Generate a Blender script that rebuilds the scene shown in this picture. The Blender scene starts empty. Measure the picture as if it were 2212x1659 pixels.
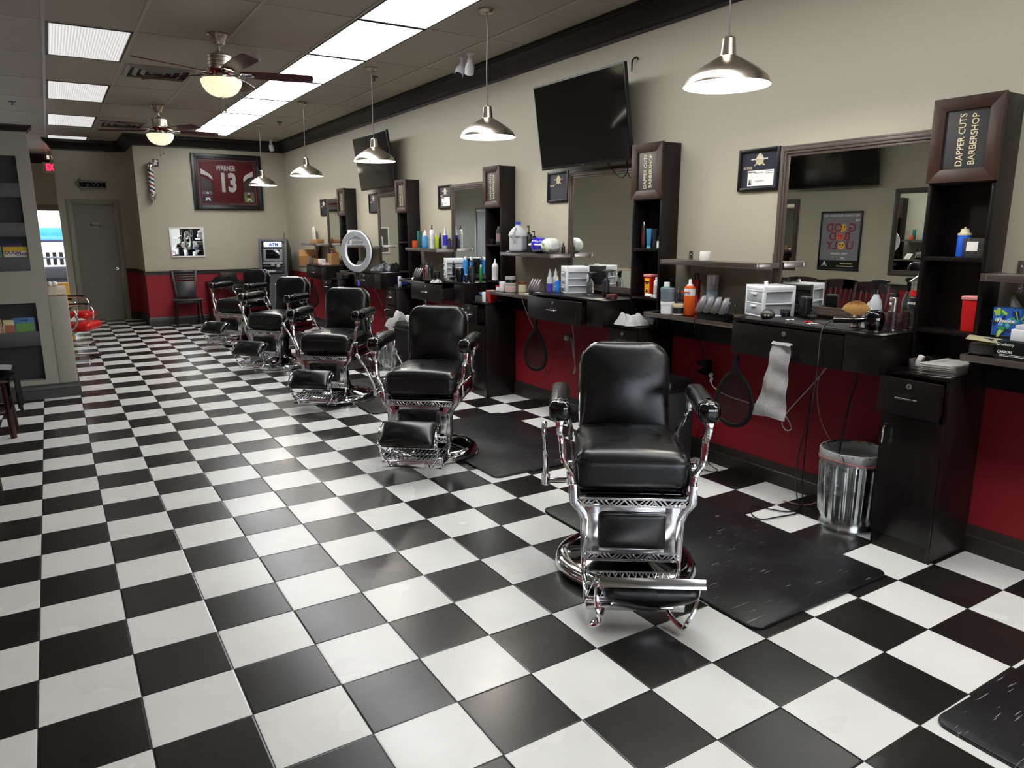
import bpy, bmesh, math, random
from mathutils import Vector, Matrix
random.seed(7)
C = bpy.context.scene.collection
PI = math.pi
def R(d): return math.radians(d)

# ------------------------------------------------------------------ materials
def lin(h):
    h = h.lstrip('#')
    o = []
    for i in (0, 2, 4):
        c = int(h[i:i+2], 16)/255
        o.append(c/12.92 if c <= .04045 else ((c+.055)/1.055)**2.4)
    return (*o, 1)
def mat(name, hexc, rough=.5, metal=0, spec=.5, coat=0, trans=0, ior=1.45, alpha=1, emit=None, es=0, aniso=0, coat_rough=.05):
    m = bpy.data.materials.new(name); m.use_nodes = True
    b = m.node_tree.nodes['Principled BSDF']
    b.inputs['Base Color'].default_value = lin(hexc)
    b.inputs['Roughness'].default_value = rough
    b.inputs['Metallic'].default_value = metal
    b.inputs['Specular IOR Level'].default_value = spec
    b.inputs['Coat Weight'].default_value = coat
    b.inputs['Coat Roughness'].default_value = coat_rough
    b.inputs['Transmission Weight'].default_value = trans
    b.inputs['IOR'].default_value = ior
    b.inputs['Alpha'].default_value = alpha
    if aniso: b.inputs['Anisotropic'].default_value = aniso
    if emit:
        b.inputs['Emission Color'].default_value = lin(emit)
        b.inputs['Emission Strength'].default_value = es
    return m
def nodes(m):
    nt = m.node_tree; return nt, nt.nodes, nt.links, nt.nodes['Principled BSDF']
def coords(m, kind='Object', scale=(1,1,1)):
    nt, N, L, b = nodes(m)
    tc = N.new('ShaderNodeTexCoord'); mp = N.new('ShaderNodeMapping'); mp.inputs['Scale'].default_value = scale
    L.new(tc.outputs[kind], mp.inputs['Vector']); return mp.outputs['Vector']
def add_bump(m, scale=50, strength=.2, dist=.002, stretch=(1,1,1), detail=4):
    nt, N, L, b = nodes(m)
    v = coords(m, 'Object', stretch)
    n = N.new('ShaderNodeTexNoise'); n.inputs['Scale'].default_value = scale; n.inputs['Detail'].default_value = detail
    bp = N.new('ShaderNodeBump'); bp.inputs['Strength'].default_value = strength; bp.inputs['Distance'].default_value = dist
    L.new(v, n.inputs['Vector']); L.new(n.outputs['Fac'], bp.inputs['Height']); L.new(bp.outputs['Normal'], b.inputs['Normal'])
    return m
def noise_col(m, a, c, scale=5, stretch=(1,1,1), lo=.35, hi=.65, detail=4, rough=None):
    nt, N, L, b = nodes(m)
    v = coords(m, 'Object', stretch)
    n = N.new('ShaderNodeTexNoise'); n.inputs['Scale'].default_value = scale; n.inputs['Detail'].default_value = detail
    r = N.new('ShaderNodeValToRGB'); r.color_ramp.elements[0].position = lo; r.color_ramp.elements[1].position = hi
    r.color_ramp.elements[0].color = lin(a); r.color_ramp.elements[1].color = lin(c)
    L.new(v, n.inputs['Vector']); L.new(n.outputs['Fac'], r.inputs['Fac']); L.new(r.outputs['Color'], b.inputs['Base Color'])
    if rough:
        mr = N.new('ShaderNodeMapRange'); mr.inputs['To Min'].default_value = rough[0]; mr.inputs['To Max'].default_value = rough[1]
        L.new(n.outputs['Fac'], mr.inputs['Value']); L.new(mr.outputs['Result'], b.inputs['Roughness'])
    return m
T = .305
WX = 3.96      # right wall
LX = -1.15     # left wall
BY = 11.48     # back wall
DY = 12.82     # office door wall
CZ = 3.13      # ceiling
FY = -6.0

def m_floor():
    m = mat('floor_tile', '#ffffff', .25, coat=.0)
    nt, N, L, b = nodes(m)
    tc = N.new('ShaderNodeTexCoord')
    sep = N.new('ShaderNodeSeparateXYZ'); L.new(tc.outputs['Object'], sep.inputs[0])
    def math_(op, a, bb=None, v=None):
        n = N.new('ShaderNodeMath'); n.operation = op; L.new(a, n.inputs[0])
        if bb is not None: L.new(bb, n.inputs[1])
        if v is not None: n.inputs[1].default_value = v
        return n.outputs[0]
    ux = math_('DIVIDE', sep.outputs['X'], v=T); uy = math_('DIVIDE', sep.outputs['Y'], v=T)
    fx = math_('FLOOR', ux); fy = math_('FLOOR', uy)
    s = math_('ADD', fx, fy); par = math_('PINGPONG', s, v=1.0)
    gx = math_('PINGPONG', ux, v=.5); gy = math_('PINGPONG', uy, v=.5)
    mn = math_('MINIMUM', gx, gy)
    gr = math_('LESS_THAN', mn, v=.0055)
    cmb = N.new('ShaderNodeCombineXYZ'); L.new(fx, cmb.inputs[0]); L.new(fy, cmb.inputs[1])
    wn = N.new('ShaderNodeTexWhiteNoise'); L.new(cmb.outputs[0], wn.inputs['Vector'])
    nz = N.new('ShaderNodeTexNoise'); nz.inputs['Scale'].default_value = 4; nz.inputs['Detail'].default_value = 3
    L.new(tc.outputs['Object'], nz.inputs['Vector'])
    def ramp(src, a, c, lo=.3, hi=.7):
        r = N.new('ShaderNodeValToRGB'); r.color_ramp.elements[0].position = lo; r.color_ramp.elements[1].position = hi
        r.color_ramp.elements[0].color = lin(a); r.color_ramp.elements[1].color = lin(c); L.new(src, r.inputs['Fac']); return r.outputs['Color']
    wcol = ramp(nz.outputs['Fac'], '#dededa', '#e6e6e2'); bcol = ramp(nz.outputs['Fac'], '#1a1816', '#23211f')
    def mix(f, a, c):
        x = N.new('ShaderNodeMix'); x.data_type = 'RGBA'; L.new(f, x.inputs['Factor']); L.new(a, x.inputs['A'])
        if isinstance(c, tuple): x.inputs['B'].default_value = c
        else: L.new(c, x.inputs['B'])
        return x.outputs['Result']
    base = mix(par, bcol, wcol)
    base = mix(gr, base, lin('#1c1b1a'))
    L.new(base, b.inputs['Base Color'])
    n2 = N.new('ShaderNodeTexNoise'); n2.inputs['Scale'].default_value = 3; n2.inputs['Detail'].default_value = 2; L.new(tc.outputs['Object'], n2.inputs['Vector'])
    a = math_('MULTIPLY', n2.outputs['Fac'], v=.10); w = math_('MULTIPLY', wn.outputs['Value'], v=.06)
    r0 = math_('ADD', a, w); r1 = math_('ADD', r0, v=.2); g2 = math_('MULTIPLY', gr, v=.4); r2 = math_('ADD', r1, g2)
    L.new(r2, b.inputs['Roughness'])
    # bevelled tile edges and very slight per tile tilt
    ed = N.new('ShaderNodeMapRange'); ed.inputs['From Max'].default_value = .02; ed.inputs['To Max'].default_value = 1; L.new(mn, ed.inputs['Value'])
    bu = N.new('ShaderNodeBump'); bu.inputs['Strength'].default_value = .5; bu.inputs['Distance'].default_value = .002
    n3 = N.new('ShaderNodeTexNoise'); n3.inputs['Scale'].default_value = 14; L.new(tc.outputs['Object'], n3.inputs['Vector'])
    k = math_('MULTIPLY', n3.outputs['Fac'], v=.03); hh = math_('ADD', ed.outputs['Result'], k)
    L.new(hh, bu.inputs['Height']); L.new(bu.outputs['Normal'], b.inputs['Normal'])
    b.inputs['Specular IOR Level'].default_value = .42
    return m
def m_wall(name, up, dn, split=.88, bump=.25):
    m = mat(name, up, .55, spec=.35)
    nt, N, L, b = nodes(m)
    tc = N.new('ShaderNodeTexCoord'); sep = N.new('ShaderNodeSeparateXYZ'); L.new(tc.outputs['Object'], sep.inputs[0])
    g = N.new('ShaderNodeMath'); g.operation = 'LESS_THAN'; g.inputs[1].default_value = split; L.new(sep.outputs['Z'], g.inputs[0])
    x = N.new('ShaderNodeMix'); x.data_type = 'RGBA'; x.inputs['A'].default_value = lin(up); x.inputs['B'].default_value = lin(dn)
    L.new(g.outputs[0], x.inputs['Factor']); L.new(x.outputs['Result'], b.inputs['Base Color'])
    n = N.new('ShaderNodeTexNoise'); n.inputs['Scale'].default_value = 70; n.inputs['Detail'].default_value = 3; L.new(tc.outputs['Object'], n.inputs['Vector'])
    bu = N.new('ShaderNodeBump'); bu.inputs['Strength'].default_value = bump; bu.inputs['Distance'].default_value = .003
    L.new(n.outputs['Fac'], bu.inputs['Height']); L.new(bu.outputs['Normal'], b.inputs['Normal'])
    return m
M = {}
M['floor'] = m_floor()
M['wall'] = m_wall('wall_paint', '#aca694', '#8c1d2a')
M['wall_plain'] = m_wall('wall_paint_plain', '#aca694', '#aca694')
M['divider'] = m_wall('divider_paint', '#a3a297', '#a3a297', bump=.5)
M['ceil'] = add_bump(mat('ceiling_board', '#b5ada0', .6), 220, .35, .002)
M['grid'] = mat('ceiling_bar', '#bdb6aa', .4)
M['trim'] = add_bump(mat('trim_brown', '#221d1b', .4, spec=.3), 20, .1, .001, (1,1,8))
M['base'] = mat('baseboard_brown', '#2b2825', .38)
M['black_ink'] = mat('black_ink', '#020202', .8, spec=.1)
M['wood'] = noise_col(mat('espresso_laminate', '#15100f', .33, spec=.4), '#0a0707', '#140d0d', 6, (14,14,.8), rough=(.26,.42))
M['wood_h'] = noise_col(mat('espresso_laminate_flat', '#15100f', .33, spec=.4), '#0b0808', '#160f0e', 6, (1.0,14,14), rough=(.22,.38))
M['door_brown'] = noise_col(mat('door_brown_wood', '#39231c', .45, spec=.3), '#2a1813', '#38221a', 5, (10,10,1))
M['mirror'] = mat('mirror_glass', '#e9ece8', .0, 1)
M['mirror_dim'] = mat('smoky_glass', '#140c0f', .12, alpha=.5)
M['frame'] = add_bump(mat('mirror_frame_wood', '#4a403a', .4), 30, .25, .001, (8,8,1))
M['chrome'] = mat('chrome', '#e4e4e6', .07, 1)
M['chrome2'] = add_bump(mat('polished_aluminium', '#d3d3d6', .16, 1), 60, .06, .001)
M['steel'] = add_bump(mat('brushed_steel', '#a8a09a', .3, 1, aniso=.5), 30, .1, .0005, (1,1,20))
M['nickel'] = mat('brushed_nickel', '#b9ae9f', .26, 1, aniso=.6)
M['galv'] = noise_col(mat('galvanised_steel', '#a9adad', .3, 1), '#a6abab', '#cdd1d1', 18, rough=(.2,.32))
M['enamel'] = mat('white_enamel', '#f2f4f4', .35)
M['leather'] = None
def m_leather(name, c, sc=9):
    m = mat(name, c, .3, spec=.55)
    nt, N, L, b = nodes(m)
    v = coords(m)
    n = N.new('ShaderNodeTexNoise'); n.inputs['Scale'].default_value = sc; n.inputs['Detail'].default_value = 2; n.inputs['Distortion'].default_value = .6; L.new(v, n.inputs['Vector'])
    vo = N.new('ShaderNodeTexVoronoi'); vo.inputs['Scale'].default_value = 260; L.new(v, vo.inputs['Vector'])
    mr = N.new('ShaderNodeMapRange'); mr.inputs['To Min'].default_value = .2; mr.inputs['To Max'].default_value = .38; L.new(n.outputs['Fac'], mr.inputs['Value']); L.new(mr.outputs['Result'], b.inputs['Roughness'])
    b1 = N.new('ShaderNodeBump'); b1.inputs['Strength'].default_value = .12; b1.inputs['Distance'].default_value = .004; L.new(n.outputs['Fac'], b1.inputs['Height'])
    b2 = N.new('ShaderNodeBump'); b2.inputs['Strength'].default_value = .08; b2.inputs['Distance'].default_value = .0006; L.new(vo.outputs['Distance'], b2.inputs['Height']); L.new(b1.outputs['Normal'], b2.inputs['Normal'])
    L.new(b2.outputs['Normal'], b.inputs['Normal'])
    return m
M['leather'] = m_leather('black_leather', '#050608', 7)
M['redvinyl'] = m_leather('red_vinyl', '#c4140f', 5)
M['gloss'] = mat('black_enamel', '#050507', .08, coat=.5)
M['maroon'] = mat('maroon_enamel', '#4a0a12', .25, coat=.3)
M['black'] = mat('black_plastic', '#0b0b0c', .35)
M['blackm'] = mat('matte_black', '#090909', .6, spec=.3)
M['rubber'] = mat('black_rubber', '#17171a', .7)
def m_mat():
    m = mat('marbled_rubber', '#0d0d0f', .42)
    nt, N, L, b = nodes(m)
    v = coords(m, 'Object', (5, 62, 5))
    n = N.new('ShaderNodeTexNoise'); n.inputs['Scale'].default_value = 1.6; n.inputs['Detail'].default_value = 3; L.new(v, n.inputs['Vector'])
    r = N.new('ShaderNodeValToRGB'); e = r.color_ramp.elements; e[0].position = .665; e[0].color = lin('#121214'); e[1].position = .71; e[1].color = lin('#8c8a88'); L.new(n.outputs['Fac'], r.inputs['Fac'])
    v2 = coords(m); n2 = N.new('ShaderNodeTexNoise'); n2.inputs['Scale'].default_value = 6; n2.inputs['Detail'].default_value = 5; L.new(v2, n2.inputs['Vector'])
    r2 = N.new('ShaderNodeValToRGB'); r2.color_ramp.elements[0].color = lin('#0b0b0d'); r2.color_ramp.elements[1].color = lin('#1f1f21'); r2.color_ramp.elements[0].position = .4; r2.color_ramp.elements[1].position = .75; L.new(n2.outputs['Fac'], r2.inputs['Fac'])
    x = N.new('ShaderNodeMix'); x.data_type = 'RGBA'; x.blend_type = 'LIGHTEN'; x.inputs['Factor'].default_value = 1; L.new(r.outputs['Color'], x.inputs['A']); L.new(r2.outputs['Color'], x.inputs['B'])
    L.new(x.outputs['Result'], b.inputs['Base Color'])
    bu = N.new('ShaderNodeBump'); bu.inputs['Strength'].default_value = .4; bu.inputs['Distance'].default_value = .004; L.new(n2.outputs['Fac'], bu.inputs['Height']); L.new(bu.outputs['Normal'], b.inputs['Normal'])
    return m
M['mat'] = m_mat()
M['screen'] = mat('dark_screen', '#030304', .1, coat=.3)
M['white'] = mat('white_plastic', '#f1f2f6', .35)
M['offwhite'] = mat('cream_plastic', '#d9cfae', .4)
M['paper'] = mat('white_paper', '#e9e6e2', .7)
M['card'] = add_bump(mat('brown_cardboard', '#a67a4e', .8), 80, .15, .001)
M['towel'] = add_bump(mat('white_terry', '#f6f6f4', .95), 240, .9, .006)
M['towel_g'] = add_bump(noise_col(mat('grey_white_terry', '#f0f0f0', .95), '#e2e2e4', '#fbfbfa', 9, (1,1,2)), 240, 1.0, .007)
M['greycloth'] = noise_col(mat('grey_cloth', '#8b9096', .9), '#3a3d42', '#b4b9be', 14)
M['blackcloth'] = add_bump(mat('black_cloth', '#0a0a0b', .85), 30, .4, .01)
M['clear'] = mat('clear_plastic', '#ffffff', .08, trans=.95, ior=1.25)
M['frost'] = mat('frosted_plastic', '#eef2f8', .4, trans=.45, ior=1.35)
M['frostd'] = mat('frosted_drawer', '#c3c8ce', .35, trans=.25, ior=1.3)
M['bulb'] = mat('glowing_bulb', '#ffffff', .5, emit='#fff6e8', es=190)
M['bowl'] = mat('glowing_glass_bowl', '#ece3c4', .25, emit='#f6efc8', es=.42)
def m_lens(name, col, es):
    m = mat(name, '#dcdcdc', .35, emit=col, es=es)
    nt, N, L, b = nodes(m)
    tc = N.new('ShaderNodeTexCoord'); w = N.new('ShaderNodeTexWave'); w.bands_direction = 'X'; w.inputs['Scale'].default_value = 15
    L.new(tc.outputs['Object'], w.inputs['Vector'])
    mr = N.new('ShaderNodeMapRange'); mr.inputs['To Min'].default_value = .72*es; mr.inputs['To Max'].default_value = 1.15*es; L.new(w.outputs['Fac'], mr.inputs['Value']); L.new(mr.outputs['Result'], b.inputs['Emission Strength'])
    return m
M['lens'] = m_lens('light_lens', '#fbfdff', 5.2)
M['lens2'] = m_lens('light_lens_left', '#fdfcfa', .3)
M['exit'] = mat('exit_red', '#ff1030', .4, emit='#ff1838', es=2.5)
M['gold'] = mat('gold_lettering', '#d6cba6', .4, .3)
M['charcoal'] = mat('charcoal_panel', '#26272b', .35)
M['slate'] = mat('slate_poster', '#7c7a80', .4)
M['jersey'] = add_bump(mat('red_jersey', '#5c0812', .6), 60, .3, .002)
M['mattered'] = mat('dark_red_board', '#4e0a14', .5)
M['greenf'] = noise_col(mat('green_pitch', '#5c7a34', .6), '#4a682c', '#7c9446', 30)
M['navy'] = mat('navy', '#171c33', .5)
M['doorp'] = mat('door_paint', '#757062', .45)
M['doortrim'] = mat('door_trim_paint', '#8b8676', .42)
M['ringlight'] = mat('ring_diffuser', '#a4a8ae', .4)
M['atmg'] = mat('machine_grey', '#4c4e54', .42)
M['atmd'] = mat('machine_black', '#15161a', .35)
M['car'] = mat('pale_car_paint', '#e2e2ea', .25)
M['carglass'] = mat('windshield', '#2b66c4', .08)
M['asphalt'] = noise_col(mat('asphalt', '#8a8781', .9), '#7d7a75', '#a19e98', 40)
M['ledge'] = noise_col(mat('tan_ledge', '#b9a488', .5), '#a08a70', '#cfbda4', 20, (1,1,1))
def flat(h, r=.45, **k):
    key = f'{h}{r}{sorted(k.items())}'
    if key not in M: M[key] = mat('tone_'+h.strip('#'), h, r, **k)
    return M[key]

# ------------------------------------------------------------------ mesh helpers
I4 = Matrix.Identity(4)
def TR(x=0, y=0, z=0, rz=0, rx=0, ry=0):
    return Matrix.Translation((x, y, z)) @ Matrix.Rotation(rz, 4, 'Z') @ Matrix.Rotation(ry, 4, 'Y') @ Matrix.Rotation(rx, 4, 'X')
def nb(): return bmesh.new()
def merge(bm, src, Mx=I4, mi=0):
    src.transform(Mx)
    vm = [bm.verts.new(v.co) for v in src.verts]
    for i, v in enumerate(src.verts): v.index = i
    for f in src.faces:
        try:
            nf = bm.faces.new([vm[v.index] for v in f.verts]); nf.material_index = mi; nf.smooth = True
        except ValueError: pass
    src.free(); return bm
def box(bm, x0, x1, y0, y1, z0, z1, bev=0, mi=0, Mx=I4, seg=2):
    s = bmesh.new()
    vs = [s.verts.new((x, y, z)) for x in (x0, x1) for y in (y0, y1) for z in (z0, z1)]
    for q in ((0,1,3,2),(4,6,7,5),(0,4,5,1),(2,3,7,6),(0,2,6,4),(1,5,7,3)): s.faces.new([vs[i] for i in q])
    bmesh.ops.recalc_face_normals(s, faces=s.faces)
    if bev: bmesh.ops.bevel(s, geom=list(s.edges), offset=bev, segments=seg, profile=.5, affect='EDGES')
    return merge(bm, s, Mx, mi)
def lathe(bm, prof, seg=28, mi=0, Mx=I4, a0=0, a1=2*PI, squash=1):
    s = bmesh.new(); full = abs(a1-a0-2*PI) < 1e-6
    n = seg if full else seg+1
    rings = []
    for r, z in prof:
        if r < 1e-6: rings.append([s.verts.new((0, 0, z))]); continue
        rings.append([s.verts.new((r*math.cos(a0+(a1-a0)*i/seg), squash*r*math.sin(a0+(a1-a0)*i/seg), z)) for i in range(n)])
    for A, B in zip(rings, rings[1:]):
        for i in range(seg):
            j = (i+1) % n if full else i+1
            if len(A) == 1 and len(B) == 1: continue
            if len(A) == 1: s.faces.new((A[0], B[i], B[j]))
            elif len(B) == 1: s.faces.new((A[i], A[j], B[0]))
            else: s.faces.new((A[i], A[j], B[j], B[i]))
    if len(rings[0]) > 1 and len(rings[-1]) > 1 and prof[0] != prof[-1] and full:
        s.faces.new(rings[0][::-1]); s.faces.new(rings[-1])
    bmesh.ops.recalc_face_normals(s, faces=s.faces)
    return merge(bm, s, Mx, mi)
def cyl(bm, r, z0, z1, x=0, y=0, seg=24, mi=0, Mx=I4, r2=None, bev=0):
    r2 = r if r2 is None else r2
    if bev: p = [(r-bev, z0), (r, z0+bev), (r2, z1-bev), (r2-bev, z1)]
    else: p = [(r, z0), (r2, z1)]
    return lathe(bm, p, seg, mi, Mx @ Matrix.Translation((x, y, 0)))
def catmull(pts, n=6, closed=False):
    P = [Vector(p) for p in pts]
    if len(P) < 3: return P
    o = []; N = len(P)
    rng = range(N) if closed else range(N-1)
    for i in rng:
        p1, p2 = P[i], P[(i+1) % N]
        p0 = P[(i-1) % N] if closed or i > 0 else p1*2-p2
        p3 = P[(i+2) % N] if closed or i < N-2 else p2*2-p1
        for k in range(n):
            t = k/n
            o.append(.5*((2*p1)+(-p0+p2)*t+(2*p0-5*p1+4*p2-p3)*t*t+(-p0+3*p1-3*p2+p3)*t**3))
    if not closed: o.append(P[-1])
    return o
def tube(bm, pts, r, seg=8, mi=0, Mx=I4, closed=False, smooth=5, flatx=1.0, rr=None, up=(0,0,1)):
    P = catmull(pts, smooth, closed) if smooth else [Vector(p) for p in pts]
    s = bmesh.new(); rings = []; n = len(P)
    up = Vector(up)
    for i, p in enumerate(P):
        a = P[(i-1) % n] if closed or i > 0 else P[i]
        b = P[(i+1) % n] if closed or i < n-1 else P[i]
        t = (b-a).normalized()
        u = up.cross(t)
        if u.length < .08: u = Vector((1, 0, 0)).cross(t) if abs(t.x) < .9 else Vector((0, 1, 0)).cross(t)
        if i > 0 and u.dot(pu) < 0: u = -u
        u.normalize(); pu = u; w = t.cross(u).normalized()
        q = r if rr is None else rr[0]+(rr[1]-rr[0])*i/(n-1)
        rings.append([s.verts.new(p+u*math.cos(2*PI*k/seg)*q*flatx+w*math.sin(2*PI*k/seg)*q) for k in range(seg)])
    m = n if closed else n-1
    for i in range(m):
        A, B = rings[i], rings[(i+1) % n]
        for k in range(seg): s.faces.new((A[k], A[(k+1) % seg], B[(k+1) % seg], B[k]))
    if not closed: s.faces.new(rings[0][::-1]); s.faces.new(rings[-1])
    bmesh.ops.recalc_face_normals(s, faces=s.faces)
    return merge(bm, s, Mx, mi)
def prism(bm, pts, d0, d1, plane='xz', mi=0, Mx=I4, bev=0):
    """outline in a plane, extruded along the third axis"""
    s = bmesh.new()
    f = {'xz': lambda a, b, d: (a, d, b), 'yz': lambda a, b, d: (d, a, b), 'xy': lambda a, b, d: (a, b, d)}[plane]
    A = [s.verts.new(f(a, b, d0)) for a, b in pts]; B = [s.verts.new(f(a, b, d1)) for a, b in pts]
    s.faces.new(A); s.faces.new(B[::-1]); n = len(A)
    for i in range(n): s.faces.new((A[i], B[i], B[(i+1) % n], A[(i+1) % n]))
    bmesh.ops.recalc_face_normals(s, faces=s.faces)
    if bev: bmesh.ops.bevel(s, geom=list(s.edges), offset=bev, segments=2, profile=.5, affect='EDGES')
    return merge(bm, s, Mx, mi)
def cushion(bm, w, d, h, r, puff=0, mi=0, Mx=I4, n=14, axis='z', fn=None):
    s = bmesh.new(); r = min(r, w/2-1e-4, d/2-1e-4, h/2-1e-4)
    H = Vector((w/2, d/2, h/2)); Q = H-Vector((r, r, r))
    bmesh.ops.create_cube(s, size=2)
    bmesh.ops.subdivide_edges(s, edges=list(s.edges), cuts=n, use_grid_fill=True)
    for v in s.verts:
        u = v.co.copy()
        u = Vector([math.copysign(abs(c)**.7, c) if abs(c) < .9999 else c for c in u])
        p = Vector((u.x*H.x, u.y*H.y, u.z*H.z))
        q = Vector([max(-Q[i], min(Q[i], p[i])) for i in range(3)])
        dd = p-q
        o = q+dd.normalized()*r if dd.length > 1e-6 else p
        if puff:
            k = {'z': (0, 1, 2), 'y': (0, 2, 1), 'x': (1, 2, 0)}[axis]
            f = max(0, 1-(o[k[0]]/H[k[0]])**2)*max(0, 1-(o[k[1]]/H[k[1]])**2)
            o[k[2]] += puff*f*(1 if o[k[2]] > 0 else -.2)
        if fn: o = fn(o)
        v.co = o
    return merge(bm, s, Mx, mi)
def ell(bm, rx, ry, rz, Mx=I4, mi=0, seg=16):
    prof = [(math.sin(PI*i/seg), -math.cos(PI*i/seg)) for i in range(seg+1)]
    prof[0] = (0, -1); prof[-1] = (0, 1)
    return lathe(bm, prof, seg*2, mi, Mx @ Matrix.Diagonal((rx, ry, rz, 1)))
def cloth(bm, w, d, fn, nx=16, ny=16, th=.004, mi=0, Mx=I4):
    s = bmesh.new(); g = [[s.verts.new(fn(i/nx, j/ny)) for j in range(ny+1)] for i in range(nx+1)]
    for i in range(nx):
        for j in range(ny): s.faces.new((g[i][j], g[i+1][j], g[i+1][j+1], g[i][j+1]))
    bmesh.ops.solidify(s, geom=list(s.faces), thickness=th)
    return merge(bm, s, Mx, mi)

def obj(name, bm, mats, parent=None, loc=(0,0,0), rotz=0, sharp=38):
    me = bpy.data.meshes.new(name); bm.to_mesh(me); bm.free()
    for m in (mats if isinstance(mats, (list, tuple)) else [mats]): me.materials.append(m)
    if sharp: me.set_sharp_from_angle(angle=R(sharp))
    o = bpy.data.objects.new(name, me); C.objects.link(o)
    o.location = loc; o.rotation_euler = (0, 0, rotz)
    if parent: o.parent = parent
    return o
def tag(o, label, cat, group=None, kind=None):
    o['label'] = label
    o['category'] = cat
    if group: o['group'] = group
    if kind: o['kind'] = kind
    return o
def thing(name, label, cat, loc=(0,0,0), rotz=0, group=None):
    o = bpy.data.objects.new(name, None); C.objects.link(o); o.empty_display_size = .1
    o.location = loc; o.rotation_euler = (0, 0, rotz)
    return tag(o, label, cat, group)
def struct(name, bm, m, parent=None, **k):
    o = obj(name, bm, m, parent, **k)
    if not parent: o['kind'] = 'structure'
    return o
def dup(root, label, loc=None, rotz=None, group=None, name=None):
    r = root.copy(); C.objects.link(r)
    if loc is not None: r.location = loc
    if rotz is not None: r.rotation_euler = (0, 0, rotz)
    r['label'] = label
    if group: r['group'] = group
    for ch in list(root.children):
        c = ch.copy(); C.objects.link(c); c.parent = r
        for g in list(ch.children):
            d = g.copy(); C.objects.link(d); d.parent = c
    return r
def text(s, size, origin, right, up, m, parent, name='lettering', depth=.0012, align='CENTER', sx=1.0, bold=0, space=1.0):
    cu = bpy.data.curves.new('t', 'FONT'); cu.body = s; cu.size = size; cu.extrude = depth; cu.align_x = align; cu.align_y = 'CENTER'; cu.offset = bold; cu.space_line = space; cu.resolution_u = 3
    ob = bpy.data.objects.new('t', cu); C.objects.link(ob)
    bpy.context.view_layer.update()
    me = bpy.data.meshes.new_from_object(ob.evaluated_get(bpy.context.evaluated_depsgraph_get()))
    bpy.data.objects.remove(ob); bpy.data.curves.remove(cu)
    r = Vector(right).normalized(); u = Vector(up).normalized(); n = r.cross(u)
    X = Matrix(((r.x*sx, u.x, n.x, origin[0]), (r.y*sx, u.y, n.y, origin[1]), (r.z*sx, u.z, n.z, origin[2]), (0, 0, 0, 1)))
    me.transform(X); me.name = name
    me.materials.clear(); me.materials.append(m)
    o = bpy.data.objects.new(name, me); C.objects.link(o)
    if parent: o.parent = parent
    return o

# ------------------------------------------------------------------ room shell
def slab(name, x0, x1, y0, y1, z0, z1, m, bev=0):
    bm = nb(); box(bm, x0, x1, y0, y1, z0, z1, bev); return struct(name, bm, m)
slab('floor', -3.2, WX+.12, FY-.1, 16.2, -.1, 0, M['floor'])
ceil = slab('ceiling', -3.2, WX+.12, FY-.1, 16.2, CZ, CZ+.1, M['ceil'])
YG = [-5.62, -4.35, -3.08, -1.81, -.54, .73, 2.0, 3.27, 4.54, 5.8, 7.08, 8.36, 9.65, 10.9, 12.2, 13.5, 14.8]
XG = [-2.7, -2.1, -1.5, -.88, -.26, .355, .975, 1.64, 2.325, 2.905, 3.47]
bm = nb()
for x in XG: box(bm, x-.012, x+.012, FY, 16, CZ-.006, CZ, 0)
for y in YG: box(bm, -3.2, WX, y-.007, y+.007, CZ-.004, CZ, 0)
struct('ceiling_grid', bm, M['grid'], ceil)

slab('wall_right', WX, WX+.12, FY, BY+.12, 0, CZ, M['wall'])
slab('wall_back', 1.53, WX, BY, BY+.12, 0, CZ, M['wall'])
bm = nb()
prism(bm, [(1.53, BY+.12), (1.53, 12.58), (1.5, 12.68), (1.44, 12.77), (1.36, DY), (1.36, DY+.15), (1.7, DY+.15), (1.7, BY+.12)], 0, CZ, 'xy')
struct('wall_jog', bm, M['wall'])
bm = nb()
box(bm, 1.28, 1.36, DY, DY+.15, 0, CZ); box(bm, .60, 1.28, DY, DY+.15, 2.07, CZ)
wo = struct('wall_office', bm, M['wall'])
bm = nb(); box(bm, .42, .60, DY, DY+.15, 0, CZ); struct('wall_panel', bm, M['wall_plain'], wo)
slab('wall_left', LX-.12, LX, FY, 5.93, 0, CZ, M['wall'])
slab('wall_play', -1.6, -1.5, 6.1, 16, 0, CZ, M['wall_plain'])
slab('wall_inner', -1.6, LX, 5.93, 6.13, 0, CZ, M['wall_plain'])
slab('wall_hall', 2.5, 2.6, DY+.15, 16, 0, CZ, M['wall_plain'])
# storefront wall at the far left and behind the camera, each with glazed openings
def glazed(n, y, x0, x1, wins, into):
    bm = nb(); zs, zt = .28, 2.13
    xs = [x0]+[v for w in wins for v in w]+[x1]
    box(bm, x0, x1, y, y+.12, 0, zs); box(bm, x0, x1, y, y+.12, zt, CZ)
    for a, b in zip(xs[::2], xs[1::2]): box(bm, a, b, y, y+.12, zs, zt)
    struct('wall_'+n, bm, M['wall_plain'])
    for i, (a, b) in enumerate(wins):
        k = glazed.k; glazed.k += 1
        bm = nb()
        for q in ((a, a+.04, zs, zt), (b-.04, b, zs, zt), (a, b, zs, zs+.04), (a, b, zt-.12, zt)): box(bm, q[0], q[1], y-.02, y+.1, q[2], q[3], .004)
        wn = struct(f'window_{k}', bm, flat('#7a6f60', .5))
        bm = nb(); box(bm, a, b, y+.045, y+.05, zs, zt); struct('window_glass', bm, M['clearglass'], wn)
glazed.k = 1
M['clearglass'] = mat('window_glass', '#ffffff', .0, trans=1, ior=1.0)
glazed('front', 16.0, -3.2, 2.5, [(-1.3, .5), (.7, 2.2)], 1)
glazed('rear', FY-.12, LX, WX, [(-.9, .5), (.7, 2.1), (2.3, 3.7)], -1)

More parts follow.
